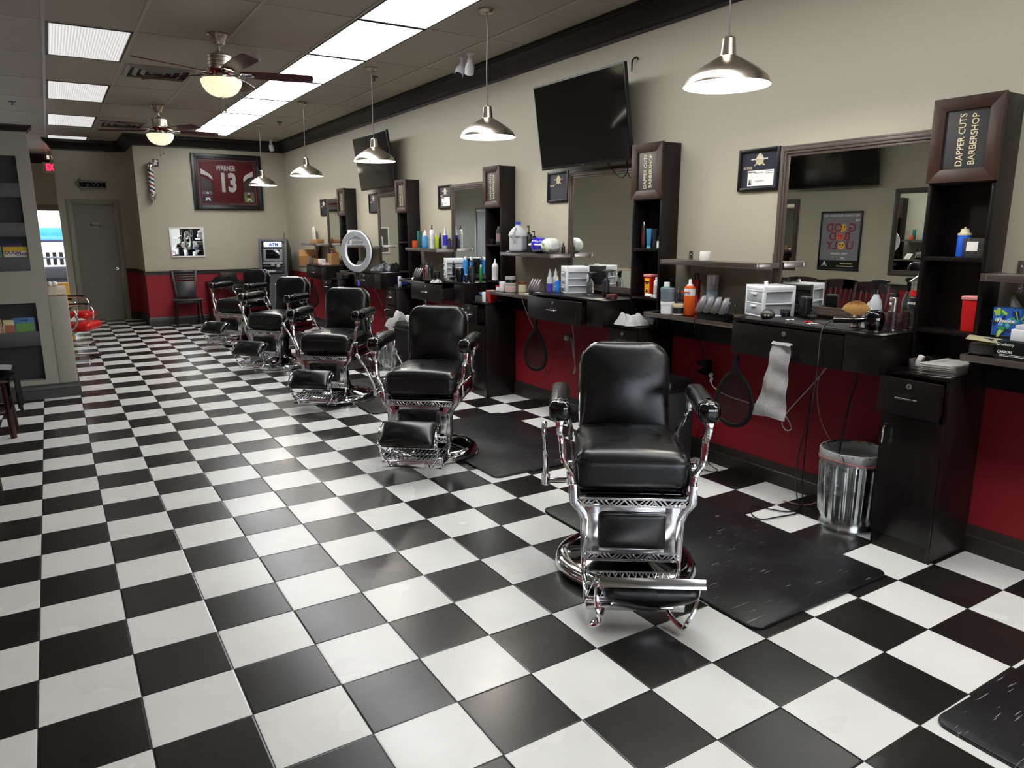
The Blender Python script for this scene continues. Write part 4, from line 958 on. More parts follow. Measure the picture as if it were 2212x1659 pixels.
# ------------------------------------------------------------------ small goods
KZ, SZ, PZ, UZ, TZ, TM = 1.086, 1.031, .9155, 1.3905, 1.1095, 1.4555
def prof_part(prof, h, r): return [(a*r, b*h) for a, b in prof]
def bottle(nm, label, cat, x, y, z, r, h, body, cap, kind='squeeze', lab=None, group=None, rz=0, txt=None, tcol=None, squash=1, fill=None, lz=(.15, .6)):
    t = thing(nm, label, cat, (x, y, z), rz, group)
    B = {'squeeze': [(0, 0), (.92, 0), (1, .015), (1, .62), (.93, .7), (.55, .78), (.38, .8), (0, .8)],
         'straight': [(0, 0), (.94, 0), (1, .01), (1, .8), (.9, .84), (.5, .86), (0, .86)],
         'can': [(0, 0), (.96, 0), (1, .012), (1, .74), (.9, .79), (.62, .82), (0, .82)],
         'jar': [(0, 0), (.95, 0), (1, .02), (1, .72), (.93, .74), (0, .74)],
         'tub': [(0, 0), (.93, 0), (.96, .02), (1, .78), (0, .78)],
         'spray': [(0, 0), (.95, 0), (1, .012), (1, .45), (.85, .55), (.45, .66), (.34, .7), (0, .7)],
         'pump': [(0, 0), (.95, 0), (1, .01), (1, .64), (.85, .68), (.4, .7), (0, .7)],
         'tube': [(0, .12), (.62, .12), (.7, .14), (.95, .9), (1, .98), (1, 1), (0, 1)],
         'cone': [(0, 0), (.95, 0), (1, .01), (1, .58), (.8, .63), (.45, .7), (0, .7)]}[kind]
    bm = nb(); lathe(bm, prof_part(B, h, r), 28, squash=squash)
    bo = obj('body', bm, M[body] if body in M else flat(body), t, sharp=30)
    bm = nb()
    if kind == 'squeeze': lathe(bm, prof_part([(.45, .79), (.45, .83), (.36, .84), (.2, .97), (.12, 1), (0, 1)], h, r), 20)
    elif kind == 'straight': lathe(bm, prof_part([(.55, .85), (.55, .99), (.5, 1), (0, 1)], h, r), 24)
    elif kind == 'can': lathe(bm, prof_part([(.62, .81), (.6, .85), (.3, .86), (.26, .98), (.2, 1), (0, 1)], h, r), 24)
    elif kind in ('jar', 'tub'): lathe(bm, prof_part([(1.04, .74), (1.05, .76), (1.05, .98), (1.0, 1), (0, 1)], h, r), 32)
    elif kind == 'cone': lathe(bm, prof_part([(.6, .69), (.62, .72), (.5, .76), (.5, .84), (.22, .9), (.14, 1), (0, 1)], h, r), 20)
    elif kind == 'tube': lathe(bm, prof_part([(0, 0), (.62, 0), (.64, .12), (0, .13)], h, r), 20, squash=.8)
    elif kind == 'pump':
        cyl(bm, r*.42, h*.69, h*.76, seg=18); cyl(bm, r*.13, h*.76, h*.93, seg=10)
        box(bm, -r*.9, r*.2, -r*.17, r*.17, h*.93, h, .002); tube(bm, [(-r*.8, 0, h*.97), (-r*1.15, 0, h*.95)], r*.1, 6, smooth=0)
    elif kind == 'spray':
        cyl(bm, .013, h*.69, h*.78, seg=14); s = h*.02
        prism(bm, [(-.06, h*.93), (-.058, h*.975), (-.02, h*1.0), (.02, h*.985), (.03, h*.93), (.014, h*.88), (.012, h*.78), (-.012, h*.78), (-.014, h*.9)], -.010, .010, 'xz', bev=.003)
        tube(bm, [(-.03, 0, h*.9), (-.045, 0, h*.84), (-.042, 0, h*.77)], .004, 6)
    obj('cap' if kind not in ('pump', 'spray') else ('trigger_head' if kind == 'spray' else 'pump_head'), bm, M[cap] if cap in M else flat(cap), t, sharp=30)
    if lab:
        a, b = lz; k = 1.012
        if kind == 'tube': return t
        bm = nb(); lathe(bm, [(r*k, h*a), (r*k, h*b)], 28, squash=squash); obj('label_band', bm, M[lab] if lab in M else flat(lab), t)
        if txt: text(txt, r*.62, (-r*1.03*math.cos(R(0)), 0, h*(a+b)/2), (0,-1,0), (0,0,1), flat(tcol or '#222222'), t, sx=.7)
    if fill:
        bm = nb(); cyl(bm, r*.93, h*.015, h*fill[1], seg=24); obj('liquid', bm, M[fill[0]] if fill[0] in M else flat(fill[0]), t)
    return t
def cbox(nm, label, cat, x, y, z, dx, dy, dz, c, rz=0, bev=.003, group=None, sub=None):
    bm = nb(); box(bm, -dx/2, dx/2, -dy/2, dy/2, 0, dz, bev)
    o = obj(nm, bm, M[c] if c in M else flat(c), loc=(x, y, z), rotz=rz)
    return tag(o, label, cat, group)
def organizer(label, x, y, z, w, d, h, rz, nd=3, rev=False):
    """faces local -x"""
    t = thing('drawer_organizer', label, 'organizer', (x, y, z), rz, 'white plastic drawer organizers')
    bm = nb(); f = .012
    for s in (-1, 1):
        for u in (-1, 1): box(bm, min(u*d/2, u*(d/2-f*1.5)), max(u*d/2, u*(d/2-f*1.5)), min(s*w/2, s*(w/2-f*1.5)), max(s*w/2, s*(w/2-f*1.5)), 0, h, .002)
    n = nd; ht = h*.2; zs = [i*(h-ht)/n for i in range(n+1)]
    for zz in zs: box(bm, -d/2, d/2, -w/2, w/2, zz, zz+.009, .002)
    box(bm, -d/2, d/2, -w/2, w/2, h-ht, h, .012, seg=3)
    obj('frame', bm, M['white'], t)
    for i in range(n):
        bm = nb(); box(bm, -d/2+.0, d/2-.006, -w/2+.016, w/2-.016, zs[i]+.011, zs[i+1]-.002, .003); dd = obj('drawer', bm, M['frostd'], t)
        bm = nb(); box(bm, -d/2-.012, -d/2, -w*.13, w*.13, zs[i+1]-.018, zs[i+1]-.006, .003); obj('pull', bm, M['white'], dd)
    return t
def guard_rack(label, x, y, z, rz, w, n=4, h=.15):
    t = thing('guard_rack', label, 'clipper guard rack', (x, y, z), rz, 'clipper guard racks')
    bm = nb(); prism(bm, [(-.045, 0), (.045, 0), (.045, .035), (-.03, .05), (-.045, .04)], -w/2+.02, w/2, 'xz', bev=.004); obj('stand', bm, M['blackm'], t)
    bm = nb()
    for zz, xx in ((.05, -.055), (.118, -.02)): tube(bm, [(xx, -w/2, zz), (xx, w/2, zz)], .0022, 6, smooth=0)
    for s in (-1, 1): tube(bm, [(-.055, s*w/2, .05), (-.02, s*w/2, .118), (.02, s*w/2, .11), (.03, s*w/2, .04)], .0022, 6, smooth=0)
    for i in range(n+1): yy = -w/2+w*i/n; tube(bm, [(-.057, yy, .05), (-.022, yy, .118)], .0022, 6, smooth=0)
    obj('wire', bm, M['chrome'], t)
    for i in range(n):
        yy = -w/2+w*(i+.5)/n; X = TR(-.034, yy, .095, ry=R(27))
        bm = nb(); q = w/n*.36
        prism(bm, [(-q*.8, -.06), (q*.8, -.06), (q, -.045), (q, .035), (q*.8, .055), (-q*.8, .055), (-q, .035), (-q, -.045)], -.002, .004, 'yz', Mx=X, bev=.0012)
        box(bm, .004, .014, -q, q, -.045, .02, .002, Mx=X)
        g = obj('clipper_guard', bm, flat('#37332f', .3), t)
        bm = nb(); box(bm, -.004, .012, -q*1.25, -q*1.0, -.045, .03, .001, Mx=X); obj('guard_slot', bm, flat('#2a1f4a', .3), g)
    return t
def sharps(label, x, y, z, h, rz, w=.08, bio=True):
    t = thing('sharps_container', label, 'container', (x, y, z), rz, 'red sharps containers')
    bm = nb(); lathe(bm, [(0, 0), (w*.58, 0), (w*.6, .004), (w*.68, h*.9), (0, h*.9)], 4, Mx=TR(rz=PI/4)); o = obj('tub', bm, mat('sharps_red', '#cf1f22', .35) if 'sred' not in M else M['sred'], t); M['sred'] = o.data.materials[0]
    bm = nb(); lathe(bm, [(w*.74, h*.885), (w*.76, h*.9), (w*.76, h*.965), (w*.7, h*.99), (0, h)], 4, Mx=TR(rz=PI/4)); obj('lid', bm, mat('sharps_lid', '#dd8a88', .3), t)
    if bio:
        bm = nb(); box(bm, -w*.505, -w*.44, -w*.3, w*.3, h*.12, h*.82, .001); lb = obj('warning_label', bm, flat('#e3b51c'), t)
        text('BIOHAZARD\nSHARPS', .011, (-w*.51, 0, h*.62), (0,-1,0), (0,0,1), M['blackm'], lb, sx=.75, bold=.0005)
        bm = nb(); X = TR(-w*.508, 0, h*.26) 
        for a in (90, 210, 330): lathe(bm, [(.006, 0), (.006, .001), (.0035, .001), (.0035, 0)], 14, Mx=X @ TR(0, .007*math.cos(R(a)), .007*math.sin(R(a)), ry=-PI/2))
        obj('biohazard_mark', bm, M['blackm'], lb)
    return t
RZV = R(-40)   # turn towards the room
# station 1, low shelf (right to left)
bottle('lotion_bottle', 'green bottle with white cap behind the stacked jars, nearest side shelf', 'bottle', 3.76, 1.39, SZ, .036, .205, '#13823a', 'white', 'straight', lab='#1c9447')
bottle('cream_jar', 'white jar under the grey jar at the end of the nearest side shelf', 'jar', 3.70, 1.315, SZ, .045, .082, '#e8e9ee', 'white', 'tub')
bottle('cream_jar', 'grey jar stacked on the white jar, nearest side shelf', 'jar', 3.70, 1.317, SZ+.083, .047, .089, '#64707a', '#70808c', 'tub')
bottle('pump_bottle', 'black pump bottle behind the grey jar, nearest side shelf', 'bottle', 3.87, 1.455, SZ, .026, .225, 'black', 'black', 'pump', rz=R(20))
bottle('dropper_bottle', 'small dark bottle with cream cap behind the brown-lidded jar', 'bottle', 3.885, 1.40, SZ, .017, .165, '#1a2333', 'offwhite', 'squeeze', lab='#2d4a63')
bottle('pomade_jar', 'grey jar with brown lid behind the small cream jar', 'jar', 3.86, 1.335, SZ, .034, .098, '#85857e', '#3d2417', 'jar')
bottle('pomade_jar', 'small cream-lidded jar with dark label beside the orange spray can', 'jar', 3.717, 1.232, SZ, .035, .072, '#cfc8b6', 'offwhite', 'jar', lab='#1b1b1e', lz=(.12, .68))
bottle('spray_can', 'orange and white disinfectant spray can on the nearest side shelf', 'spray can', 3.76, 1.174, SZ, .0355, .237, '#d95a12', 'white', 'can', lab='#e9ebee', lz=(.55, .74), txt='Clippercide', tcol='#c8451a')
bottle('spray_bottle', 'tall glossy red bottle with black cap, nearest side shelf', 'bottle', 3.89, 1.245, SZ, .029, .27, '#9b0d14', 'black', 'straight')
t = bottle('air_freshener', 'blue and white air freshener can behind the guard rack', 'spray can', 3.895, 1.105, SZ, .0375, .262, '#6db3e6', 'white', 'straight', lab='#b9d8f0', lz=(.3, .62))
bm = nb(); lathe(bm, [(.038, .2), (.0385, .205), (.0385, .262), (.034, .264), (.02, .25), (0, .25)], 28); obj('shroud', bm, M['white'], t)
bm = nb(); lathe(bm, [(.0382, .165), (.0382, .198)], 28); obj('label_stripe', bm, flat('#e8eaf2'), t)
guard_rack('black and chrome clipper guard rack at the front of the nearest side shelf', 3.72, .90, SZ+.001, 0, .25)
organizer('white three-drawer plastic organizer left of the nearest mirror', 3.80, .565, KZ, .19, .21, .18, R(-18), 2)
t = bottle('dropper_bottle', 'tiny white bottle with black tip on top of the nearest organizer', 'bottle', 3.80, .60, KZ+.177, .012, .035, 'white', 'black', 'cone')
cbox('plastic_case', 'small clear case lying on the nearest organizer', 'case', 3.83, .655, KZ+.177, .06, .08, .008, 'clear')
# nearest counter
t = thing('foil_shaver', 'grey dome-shaped shaver with two small marks on the nearest counter', 'shaver', (3.68, .478, KZ), R(30))
bm = nb(); cushion(bm, .055, .082, .045, .02, .006, Mx=TR(0, 0, .0225), n=10, fn=lambda o: Vector((o.x*(1-.25*(o.z > 0)*o.z/.022), o.y*(1-.25*max(0, o.z)/.022), o.z))); obj('body', bm, flat('#34332f', .35), t)
bm = nb()
for s in (-1, 1): lathe(bm, [(.006, 0), (.006, .0012), (.004, .0012), (.004, 0)], 14, Mx=TR(-.0285, s*.009, .018, ry=-PI/2-.2))
obj('marks', bm, M['paper'], t)
def tin(x, y, z, r, h, c, label, c2=None, cat='tin'):
    t = thing('round_tin', label, cat, (x, y, z), group='round tins')
    bm = nb(); cyl(bm, r, 0, h*.55, seg=32, bev=.002); obj('base', bm, M[c] if c in M else flat(c), t)
    bm = nb(); cyl(bm, r*1.02, h*.5, h, seg=32, bev=.002)
    for i in range(3): lathe(bm, [(r*1.02, h*(.6+.1*i)), (r*1.035, h*(.62+.1*i)), (r*1.02, h*(.64+.1*i))], 32)
    obj('lid', bm, M[c2 or c] if (c2 or c) in M else flat(c2 or c), t)
tin(3.80, .535, KZ, .028, .048, 'blackm', 'ridged black round tin behind the dome shaver')
tin(3.815, .462, KZ, .027, .042, 'black', 'black round tin right of the dome shaver', '#2c2c30')
t = thing('trimmer_case', 'tall black box-shaped trimmer case on the nearest counter', 'case', (3.83, .34, KZ), R(-25))
bm = nb(); cushion(bm, .05, .07, .128, .012, 0, Mx=TR(0, 0, .064), n=8); obj('case_body', bm, M['black'], t)
bm = nb(); box(bm, -.0265, .0265, -.0365, .0365, .09, .0915, .0005); ell(bm, .003, .007, .012, TR(-.025, 0, .075)); obj('lid_seam', bm, flat('#303034'), t)
t = thing('scalp_brush', 'dark scalp massage brush standing on the nearest counter', 'brush', (3.80, .27, KZ), R(-20))
bm = nb(); lathe(bm, [(0, .028), (.024, .03), (.027, .024), (.027, .018), (0, .018)], 20); tube(bm, [(0, -.014, .03), (0, -.016, .052), (0, 0, .062), (0, .016, .052), (0, .014, .03)], .006, 8); obj('handle', bm, flat('#2b2926', .3), t)
bm = nb()
for i in range(14):
    a = i*2.4; rr_ = .022*math.sqrt((i+.5)/14); tube(bm, [(rr_*math.cos(a), rr_*math.sin(a), .02), (rr_*1.1*math.cos(a), rr_*1.1*math.sin(a), .0)], .0018, 5, smooth=0)
obj('bristles', bm, flat('#3b3030'), t)
bm = nb(); box(bm, -.13, .13, -.27, .27, 0, .003, .001); tag(obj('tool_mat', bm, flat('#1f1f22', .6), loc=(3.70, .16, KZ)), 'dark rubber tool mat on the nearest counter', 'mat')
MZ = KZ+.0032
def scissors(x, y, rz, c, label, L=.15):
    t = thing('scissors', label, 'scissors', (x, y, MZ+.003), rz, 'scissors on the tool mat')
    for s in (-1, 1):
        bm = nb(); prism(bm, [(0, -.002), (-L*.5, s*.001), (-L*.5, s*.003), (0, .004)], -.0015+s*.0007, s*.0007+.001, 'xy', Mx=Matrix.Rotation(s*R(5), 4, 'Z')); tube(bm, [(0, 0, 0), (L*.25, s*.012, 0)], .0025, 6, smooth=0)
        tube(bm, [(L*.25+.013+.013*math.cos(a*PI/5), s*.016+.011*math.sin(a*PI/5), 0) for a in range(10)], .0026, 6, closed=True, smooth=2); obj('blade', bm, M[c], t)
M['redmetal'] = mat('red_coated_metal', '#8a1c22', .25, .9)
scissors(3.66, .27, R(75), 'chrome', 'chrome scissors at the left of the tool mat'); scissors(3.66, .15, R(80), 'redmetal', 'red-handled shears in the middle of the tool mat', .17); scissors(3.63, .10, R(100), 'chrome', 'chrome thinning shears near the hair dryer cord')
# neck duster with a fan of bristles
t = thing('neck_duster', 'brown fan-shaped neck duster with wooden handle on the nearest counter', 'brush', (3.70, -.055, KZ), R(32))
bm = nb(); lathe(bm, [(0, 0), (.025, 0), (.026, .008), (.018, .02), (.016, .035), (.024, .045), (.025, .058), (.017, .068), (0, .068)], 24); obj('handle', bm, noise_col(mat('dark_turned_wood', '#3a2112', .3), '#2a170d', '#4e2f18', 20), t)
def m_br():
    m = mat('duster_bristle', '#a8722f', .8); nt, N, L, b = nodes(m); tc = N.new('ShaderNodeTexCoord'); sp = N.new('ShaderNodeSeparateXYZ'); L.new(tc.outputs['Object'], sp.inputs[0])
    v = coords(m, 'Object', (90, 90, 30)); nz = N.new('ShaderNodeTexNoise'); nz.inputs['Scale'].default_value = 3; L.new(v, nz.inputs['Vector'])
    a = N.new('ShaderNodeMath'); a.operation = 'MULTIPLY_ADD'; a.inputs[1].default_value = .03; L.new(nz.outputs['Fac'], a.inputs[0]); L.new(sp.outputs['Z'], a.inputs[2])
    r = N.new('ShaderNodeValToRGB'); e = r.color_ramp.elements; e[0].position = .13; e[0].color = lin('#b98c52'); e[1].position = .148; e[1].color = lin('#6e3d14')
    L.new(a.outputs[0], r.inputs['Fac']); L.new(r.outputs['Color'], b.inputs['Base Color']); return m
bm = nb(); s_ = nb(); n = 24
prism(bm, [(-.018, .066), (.018, .066)]+[(.075*math.sin(a), .062+.078*math.cos(a)+.0) for a in [R(66-132*i/n) for i in range(n+1)]], -.013, .013, 'yz', bev=.004)
obj('bristles', bm, m_br(), t)
# sprays by the mirror
bottle('spray_bottle', 'clear and white spray bottle with black trigger behind the hair dryer', 'spray bottle', 3.80, -.095, KZ, .032, .25, 'frost', 'black', 'spray', rz=R(100), fill=('#e3e6ea', .35))
bottle('dropper_bottle', 'squat white bottle just behind the hair dryer', 'bottle', 3.755, -.085, KZ, .026, .135, 'white', 'frost', 'squeeze')
t = thing('hair_dryer', 'glossy black hair dryer lying on the nearest counter', 'hair dryer', (3.665, -.18, KZ), R(0))
bm = nb(); lathe(bm, [(0, 0), (.034, 0), (.037, .004), (.044, .03), (.048, .06), (.044, .088), (.036, .1), (.03, .103), (.028, .096), (0, .096)], 36); obj('barrel', bm, M['gloss'], t)
bm = nb(); lathe(bm, [(.034, -.003), (.038, -.003), (.039, .002), (.036, .004)], 36, Mx=TR(0, 0, .003)); obj('nozzle_ring', bm, M['nickel'], t)
bm = nb(); tube(bm, [(-.01, .04, .055), (-.02, .08, .048), (-.03, .13, .044), (-.05, .19, .04)], .015, 12, rr=(.012, .017), flatx=1.1); obj('handle', bm, M['gloss'], t)
bm = nb(); tube(bm, [(-.05, .19, .04), (-.075, .2, .03), (-.105, .205, .01), (-.128, .205, -.03), (-.133, .205, -.1), (-.13, .21, -.25), (-.11, .24, -.45), (-.07, .32, -.75), (.0, .36, -.98), (.04, .35, -1.075), (-.03, .33, -1.079), (-.15, .35, -1.079), (-.27, .38, -1.079), (-.25, .46, -1.079), (-.14, .54, -1.078), (-.1, .44, -1.078), (-.03, .36, -1.078), (.12, .4, -1.078), (.2, .47, -1.0), (.23, .49, -.7), (.255, .5, -.45)], .0038, 6, smooth=7); obj('cord', bm, M['black'], t)
def round_brush(x, y, label, h=.09, c='#241a1c'):
    t = thing('hair_brush', label, 'brush', (x, y, KZ), group='round hair brushes')
    bm = nb(); cyl(bm, .022, .003, h, seg=24); obj('barrel', bm, flat(c, .4), t)
    bm = nb(); cyl(bm, .03, 0, .004, seg=28); obj('rim', bm, M['chrome'], t)
    bm = nb()
    for i in range(9):
        for j in range(14):
            a = 2*PI*(j+.5*(i % 2))/14; zz = .012+i*(h-.02)/8; box(bm, .021, .031, -.0012, .0012, zz-.0012, zz+.0012, Mx=Matrix.Rotation(a, 4, 'Z'))
    obj('bristles', bm, flat('#5b3238', .4), t)
round_brush(3.785, -.20, 'dark round vent brush standing beside the hair dryer'); 
def clipper(x, y, z, label, tilt=0, c='steel', h=.15, rz=R(-20), group='hair clippers'):
    t = thing('hair_clipper', label, 'hair clipper', (x, y, z), rz, group); t.rotation_euler = (R(tilt), 0, rz)
    bm = nb(); cushion(bm, .034, .042, h*.82, .014, 0, Mx=TR(0, 0, h*.41), n=8, fn=lambda o: Vector((o.x*(1+.15*o.z/h), o.y*(1+.25*o.z/h), o.z))); obj('body', bm, M[c] if c in M else flat(c), t)
    bm = nb(); box(bm, -.012, .012, -.02, .02, h*.8, h*.9, .003); prism(bm, [(-.02, h*.9), (.02, h*.9), (.02, h)]+[(.02-.004*i, h*(.97 if i % 2 else 1)) for i in range(1, 11)], -.004, .002, 'yz'); obj('blade', bm, M['black'], t)
    bm = nb(); ell(bm, .004, .009, .009, TR(-.019, 0, h*.62))
    for i in range(5): box(bm, -.0195, -.016, -.009, .009, h*(.18+.06*i), h*(.2+.06*i), .001)
    obj('buttons', bm, flat('#cfd0d2', .3), t)
t_ = clipper(3.845, -.165, KZ+.0, 'silver clipper standing among brushes before the nearest mirror', tilt=0, h=.2)
round_brush(3.855, -.232, 'dark round brush behind the silver clipper near the sign tower', .095, '#2b1518')
t = thing('disinfectant_jar', 'tall disinfectant jar with chrome lid beside the nearest sign tower', 'jar', (3.875, -.262, KZ))
bm = nb(); lathe(bm, [(0, 0), (.036, 0), (.038, .01), (.03, .02), (.03, .24), (.032, .245), (0, .245)], 28); obj('glass', bm, M['clear'], t)
bm = nb(); cyl(bm, .028, .02, .16, seg=24); obj('liquid', bm, flat('#0f1826', .1), t)
bm = nb(); lathe(bm, [(0, .272), (.012, .27), (.034, .252), (.042, .246), (.042, .24), (.0, .24)], 28); cyl(bm, .006, .27, .285, seg=10); obj('lid', bm, M['chrome'], t)
bm = nb(); lathe(bm, [(.0308, .17), (.0308, .2)], 24); obj('red_band', bm, flat('#c41a20'), t)
bm = nb(); lathe(bm, [(.0308, .1), (.0308, .155)], 24); lb = obj('label_band', bm, flat('#16202e'), t)
text('BARBICIDE', .016, (-.0315, 0, .135), (0,-1,0), (0,0,1), M['paper'], lb, sx=.6)
# nearest tower
t = bottle('aerosol_bottle', 'blue bottle with white cap on the upper cubby of the nearest tower', 'bottle', 3.875, -.455, TM+.001, .028, .125, '#0f52c4', 'white', 'straight')
bm = nb(); lathe(bm, [(.0285, .1), (.029, .103), (.029, .109), (.02, .111), (.016, .13), (0, .131)], 24); ell(bm, .006, .004, .006, TR(0, 0, .133), seg=8); obj('nozzle_collar', bm, M['offwhite'], t)
t = thing('cotton_box', 'clear box of cotton pieces beside the blue bottle in the tower', 'box', (3.875, -.522, TM+.001), 0)
bm = nb(); box(bm, -.045, .045, -.045, .045, 0, .088, .003); obj('clear_box', bm, M['clear'], t)
bm = nb()
for i in range(22): ell(bm, .016, .012, .006, TR(random.uniform(-.028, .028), random.uniform(-.03, .03), .008+random.uniform(0, .03), rz=random.random()*6, rx=random.random()), seg=5)
o = obj('cotton', bm, M['paper'], t); o['kind'] = 'stuff'
bm = nb(); box(bm, -.0465, -.0455, -.02, .03, .03, .072); obj('paper_label', bm, M['paper'], t)
sharps('red sharps container with pink lid in the bottom cubby of the nearest tower', 3.88, -.53, TZ+.001, .168, 0, .07, bio=False)
# station 0 shelf at the right edge
t = thing('tissue_box', 'blue and green leaf-patterned tissue box at the right edge', 'tissue box', (3.86, -.715, SZ+.083), 0)
bm = nb(); box(bm, -.058, .058, -.058, .058, 0, .126, .002); obj('carton', bm, flat('#2457a8', .35), t)
bm = nb()
random.seed(3)
for f in range(2):
    for i in range(26):
        X = (TR(-.0585, random.uniform(-.046, .046), random.uniform(.012, .112), rx=random.random()*6) if f == 0 else TR(random.uniform(-.046, .046), -.0585, random.uniform(.012, .112), rz=PI/2, ) @ TR(rx=random.random()*6))
        ell(bm, .0008, .004+.006*random.random(), .012+.012*random.random(), X, seg=5, mi=i % 3)
obj('leaf_print', bm, [flat('#2e8a4a'), flat('#9ec14b'), flat('#17264f')], t)
bm = nb()
for i in range(7): ell(bm, .0014, .009, .009, TR(-.0588, random.uniform(-.045, .045), random.uniform(.015, .11)), seg=6)
obj('berry_print', bm, flat('#5f97dc'), t)
text('Kleenex', .024, (-.0606, .002, .068), (0,-1,0), (0,0,1), M['paper'], t, sx=.9, bold=.0004)
bm = nb(); cloth(bm, 1, 1, lambda u, v: Vector(((u-.5)*.03*(1+v), (v*.0+(u-.5)*.07*(1-.35*v))-.01+.02*v, .122+.06*v*(1-.5*abs(u-.4)))), 8, 8, .0015); obj('tissue', bm, M['paper'], t)
t = thing('glove_box', 'black box lying on the metal-edged shelf at the right edge', 'box', (3.775, -.85, SZ+.001), 0, 'boxes at the right edge')
bm = nb(); box(bm, -.1, .1, -.16, .105, 0, .078, .002); obj('carton', bm, flat('#0e0f11', .3), t)
text('Cranberry', .018, (-.1015, .07, .063), (0,-1,0), (0,0,1), M['paper'], t, sx=.9); text('CARBON', .016, (-.1015, .07, .03), (0,-1,0), (0,0,1), M['paper'], t, sx=.9)
bm = nb(); 
for q in (.018, .012): box(bm, -.1018, -.1, -.02, .09, q, q+.0015)
ell(bm, .001, .011, .011, TR(-.1005, -.07, .05)); ell(bm, .001, .007, .007, TR(-.1005, -.07, .02)); obj('printed_marks', bm, M['paper'], t)
cbox('carton_box', 'white and grey box on top of the black box at the right edge', 'box', 3.765, -.87, SZ+.08, .14, .17, .05, '#d9dbe2', group='boxes at the right edge')
cbox('carton_box', 'thin grey carton above the white box at the right edge', 'box', 3.77, -.88, SZ+.131, .13, .17, .018, '#bfc0c6', group='boxes at the right edge')
t = thing('cotton_swabs', 'clear pack of white cotton swabs with open card lid, right shelf', 'swab pack', (3.745, -.665, SZ+.001), R(12))
bm = nb(); box(bm, -.042, .042, -.05, .05, 0, .05, .004); obj('clear_pack', bm, M['clear'], t)
bm = nb()
for i in range(60): yy = random.uniform(-.04, .04); tube(bm, [(random.uniform(-.035, .03), -.046, .004+random.uniform(0, .04)), (random.uniform(-.03, .035), .046, .004+random.uniform(0, .04))], .0016, 5, smooth=0)
o = obj('swabs', bm, M['paper'], t); o['kind'] = 'stuff'
bm = nb(); cloth(bm, 1, 1, lambda u, v: Vector((-.06+.12*u, -.065+.13*v, .06+.012*math.sin(u*3)+.008*v)), 6, 6, .001); obj('card_lid', bm, M['offwhite'], t)
bm = nb()
for i in range(5): ell(bm, .012, .012, .0012, TR(-.035+.018*i, -.03+.05*((i*7) % 3)/2, .0735), seg=5)
obj('lid_print', bm, flat('#1e2a4a'), t)
# pedestal 1 top
t = thing('plastic_tray', 'clear plastic tray with small lighter inside on the nearest pedestal', 'tray', (3.80, -.415, PZ), R(0))
def tray_mesh(w, d, h, th=.003):
    bm = nb(); box(bm, -d/2+.01, d/2-.01, -w/2+.01, w/2-.01, 0, th)
    for a in range(4):
        L, D = ((w, d) if a % 2 == 0 else (d, w)); X = TR(rz=a*PI/2)
        prism(bm, [(-D/2+.01, 0), (-D/2, h), (-D/2+th, h), (-D/2+.01+th, 0)], -L/2+.003, L/2-.003, 'xz', Mx=X)
    return bm
obj('tray_shell', tray_mesh(.13, .20, .052), M['clear'], t)
for i, (c, dx) in enumerate((('paper', -.02), ('black', .015))):
    bm = nb(); box(bm, -.012, .012, -.012, .012, 0, .055, .003, Mx=TR(-.03, .02-dx, .01, rx=R(20))); tag(obj('hair_clip', bm, M[c], loc=(3.80, -.40, PZ+.002)), ['white plastic clip standing in the clear tray', 'black plastic clip standing in the clear tray'][i], 'clip')
t = thing('towel_stack', 'stack of folded white paper towels on the nearest pedestal', 'towels', (3.765, -.515, PZ), R(0))
for i in range(8):
    bm = nb(); q = .002*((i*5) % 4)
    cloth(bm, 1, 1, lambda u, v: Vector((-.14+.275*u+q, -.075+.15*v, .001+i*.0072+.0025*math.sin(u*5+i)*(u < .3)+.002*math.cos(v*4))), 10, 8, .0062); obj('towel_layer', bm, add_bump(M['paper'], 120, .1, .001) if i == 0 else M['paper'], t)
# cup roll on steel shelf 1
t = thing('tape_roll', 'small white paper roll standing on the nearest steel shelf', 'roll', (3.80, 1.095, UZ))
bm = nb(); lathe(bm, [(.012, 0), (.033, 0), (.034, .002), (.034, .056), (.033, .058), (.012, .058)], 32); obj('paper_roll', bm, M['paper'], t)
bm = nb(); lathe(bm, [(.0118, .0), (.0118, .058), (.010, .058), (.010, 0)], 24); obj('core', bm, M['card'], t)

# ---- second station
cbox('small_box', 'white box with red top at the far end of the second side shelf', 'box', 3.75, 3.59, SZ, .05, .06, .035, 'paper')
bm = nb(); box(bm, -.027, .027, -.032, .032, 0, .01, .002); tag(obj('box_lid', bm, flat('#c22a28'), loc=(3.75, 3.59, SZ+.0355)), 'red lid lying on the small white box, second side shelf', 'lid')
bottle('cream_jar', 'small white jar beside the red-topped box, second side shelf', 'jar', 3.727, 3.50, SZ, .03, .088, 'white', 'white', 'tub')
bottle('pomade_jar', 'clear jar with pink print and black lid, second side shelf', 'jar', 3.758, 3.41, SZ, .052, .085, '#cfc6c6', '#b9b4b0', 'tub', lab='#d8a9ae', lz=(.2, .5))
tin(3.758, 3.41, SZ+.0855, .048, .055, 'black', 'black and silver jar stacked on the pink-printed jar', '#9a9ca0', 'jar')
bottle('cream_jar', 'cream coloured jar with brown lid, second side shelf', 'jar', 3.836, 3.33, SZ, .04, .096, 'offwhite', '#6d4126', 'tub')
bm = nb(); cloth(bm, 1, 1, lambda u, v: Vector((-.055+.1*u, -.07+.14*v, .006+.02*math.sin(u*4+v*3)*v*(1-u))), 10, 10, .003); tag(obj('napkin', bm, M['paper'], loc=(3.735, 3.10, SZ)), 'crumpled white napkin on the second side shelf', 'napkin')
guard_rack('chrome clipper guard rack on the second side shelf', 3.735, 2.93, SZ+.001, 0, .15, 4)
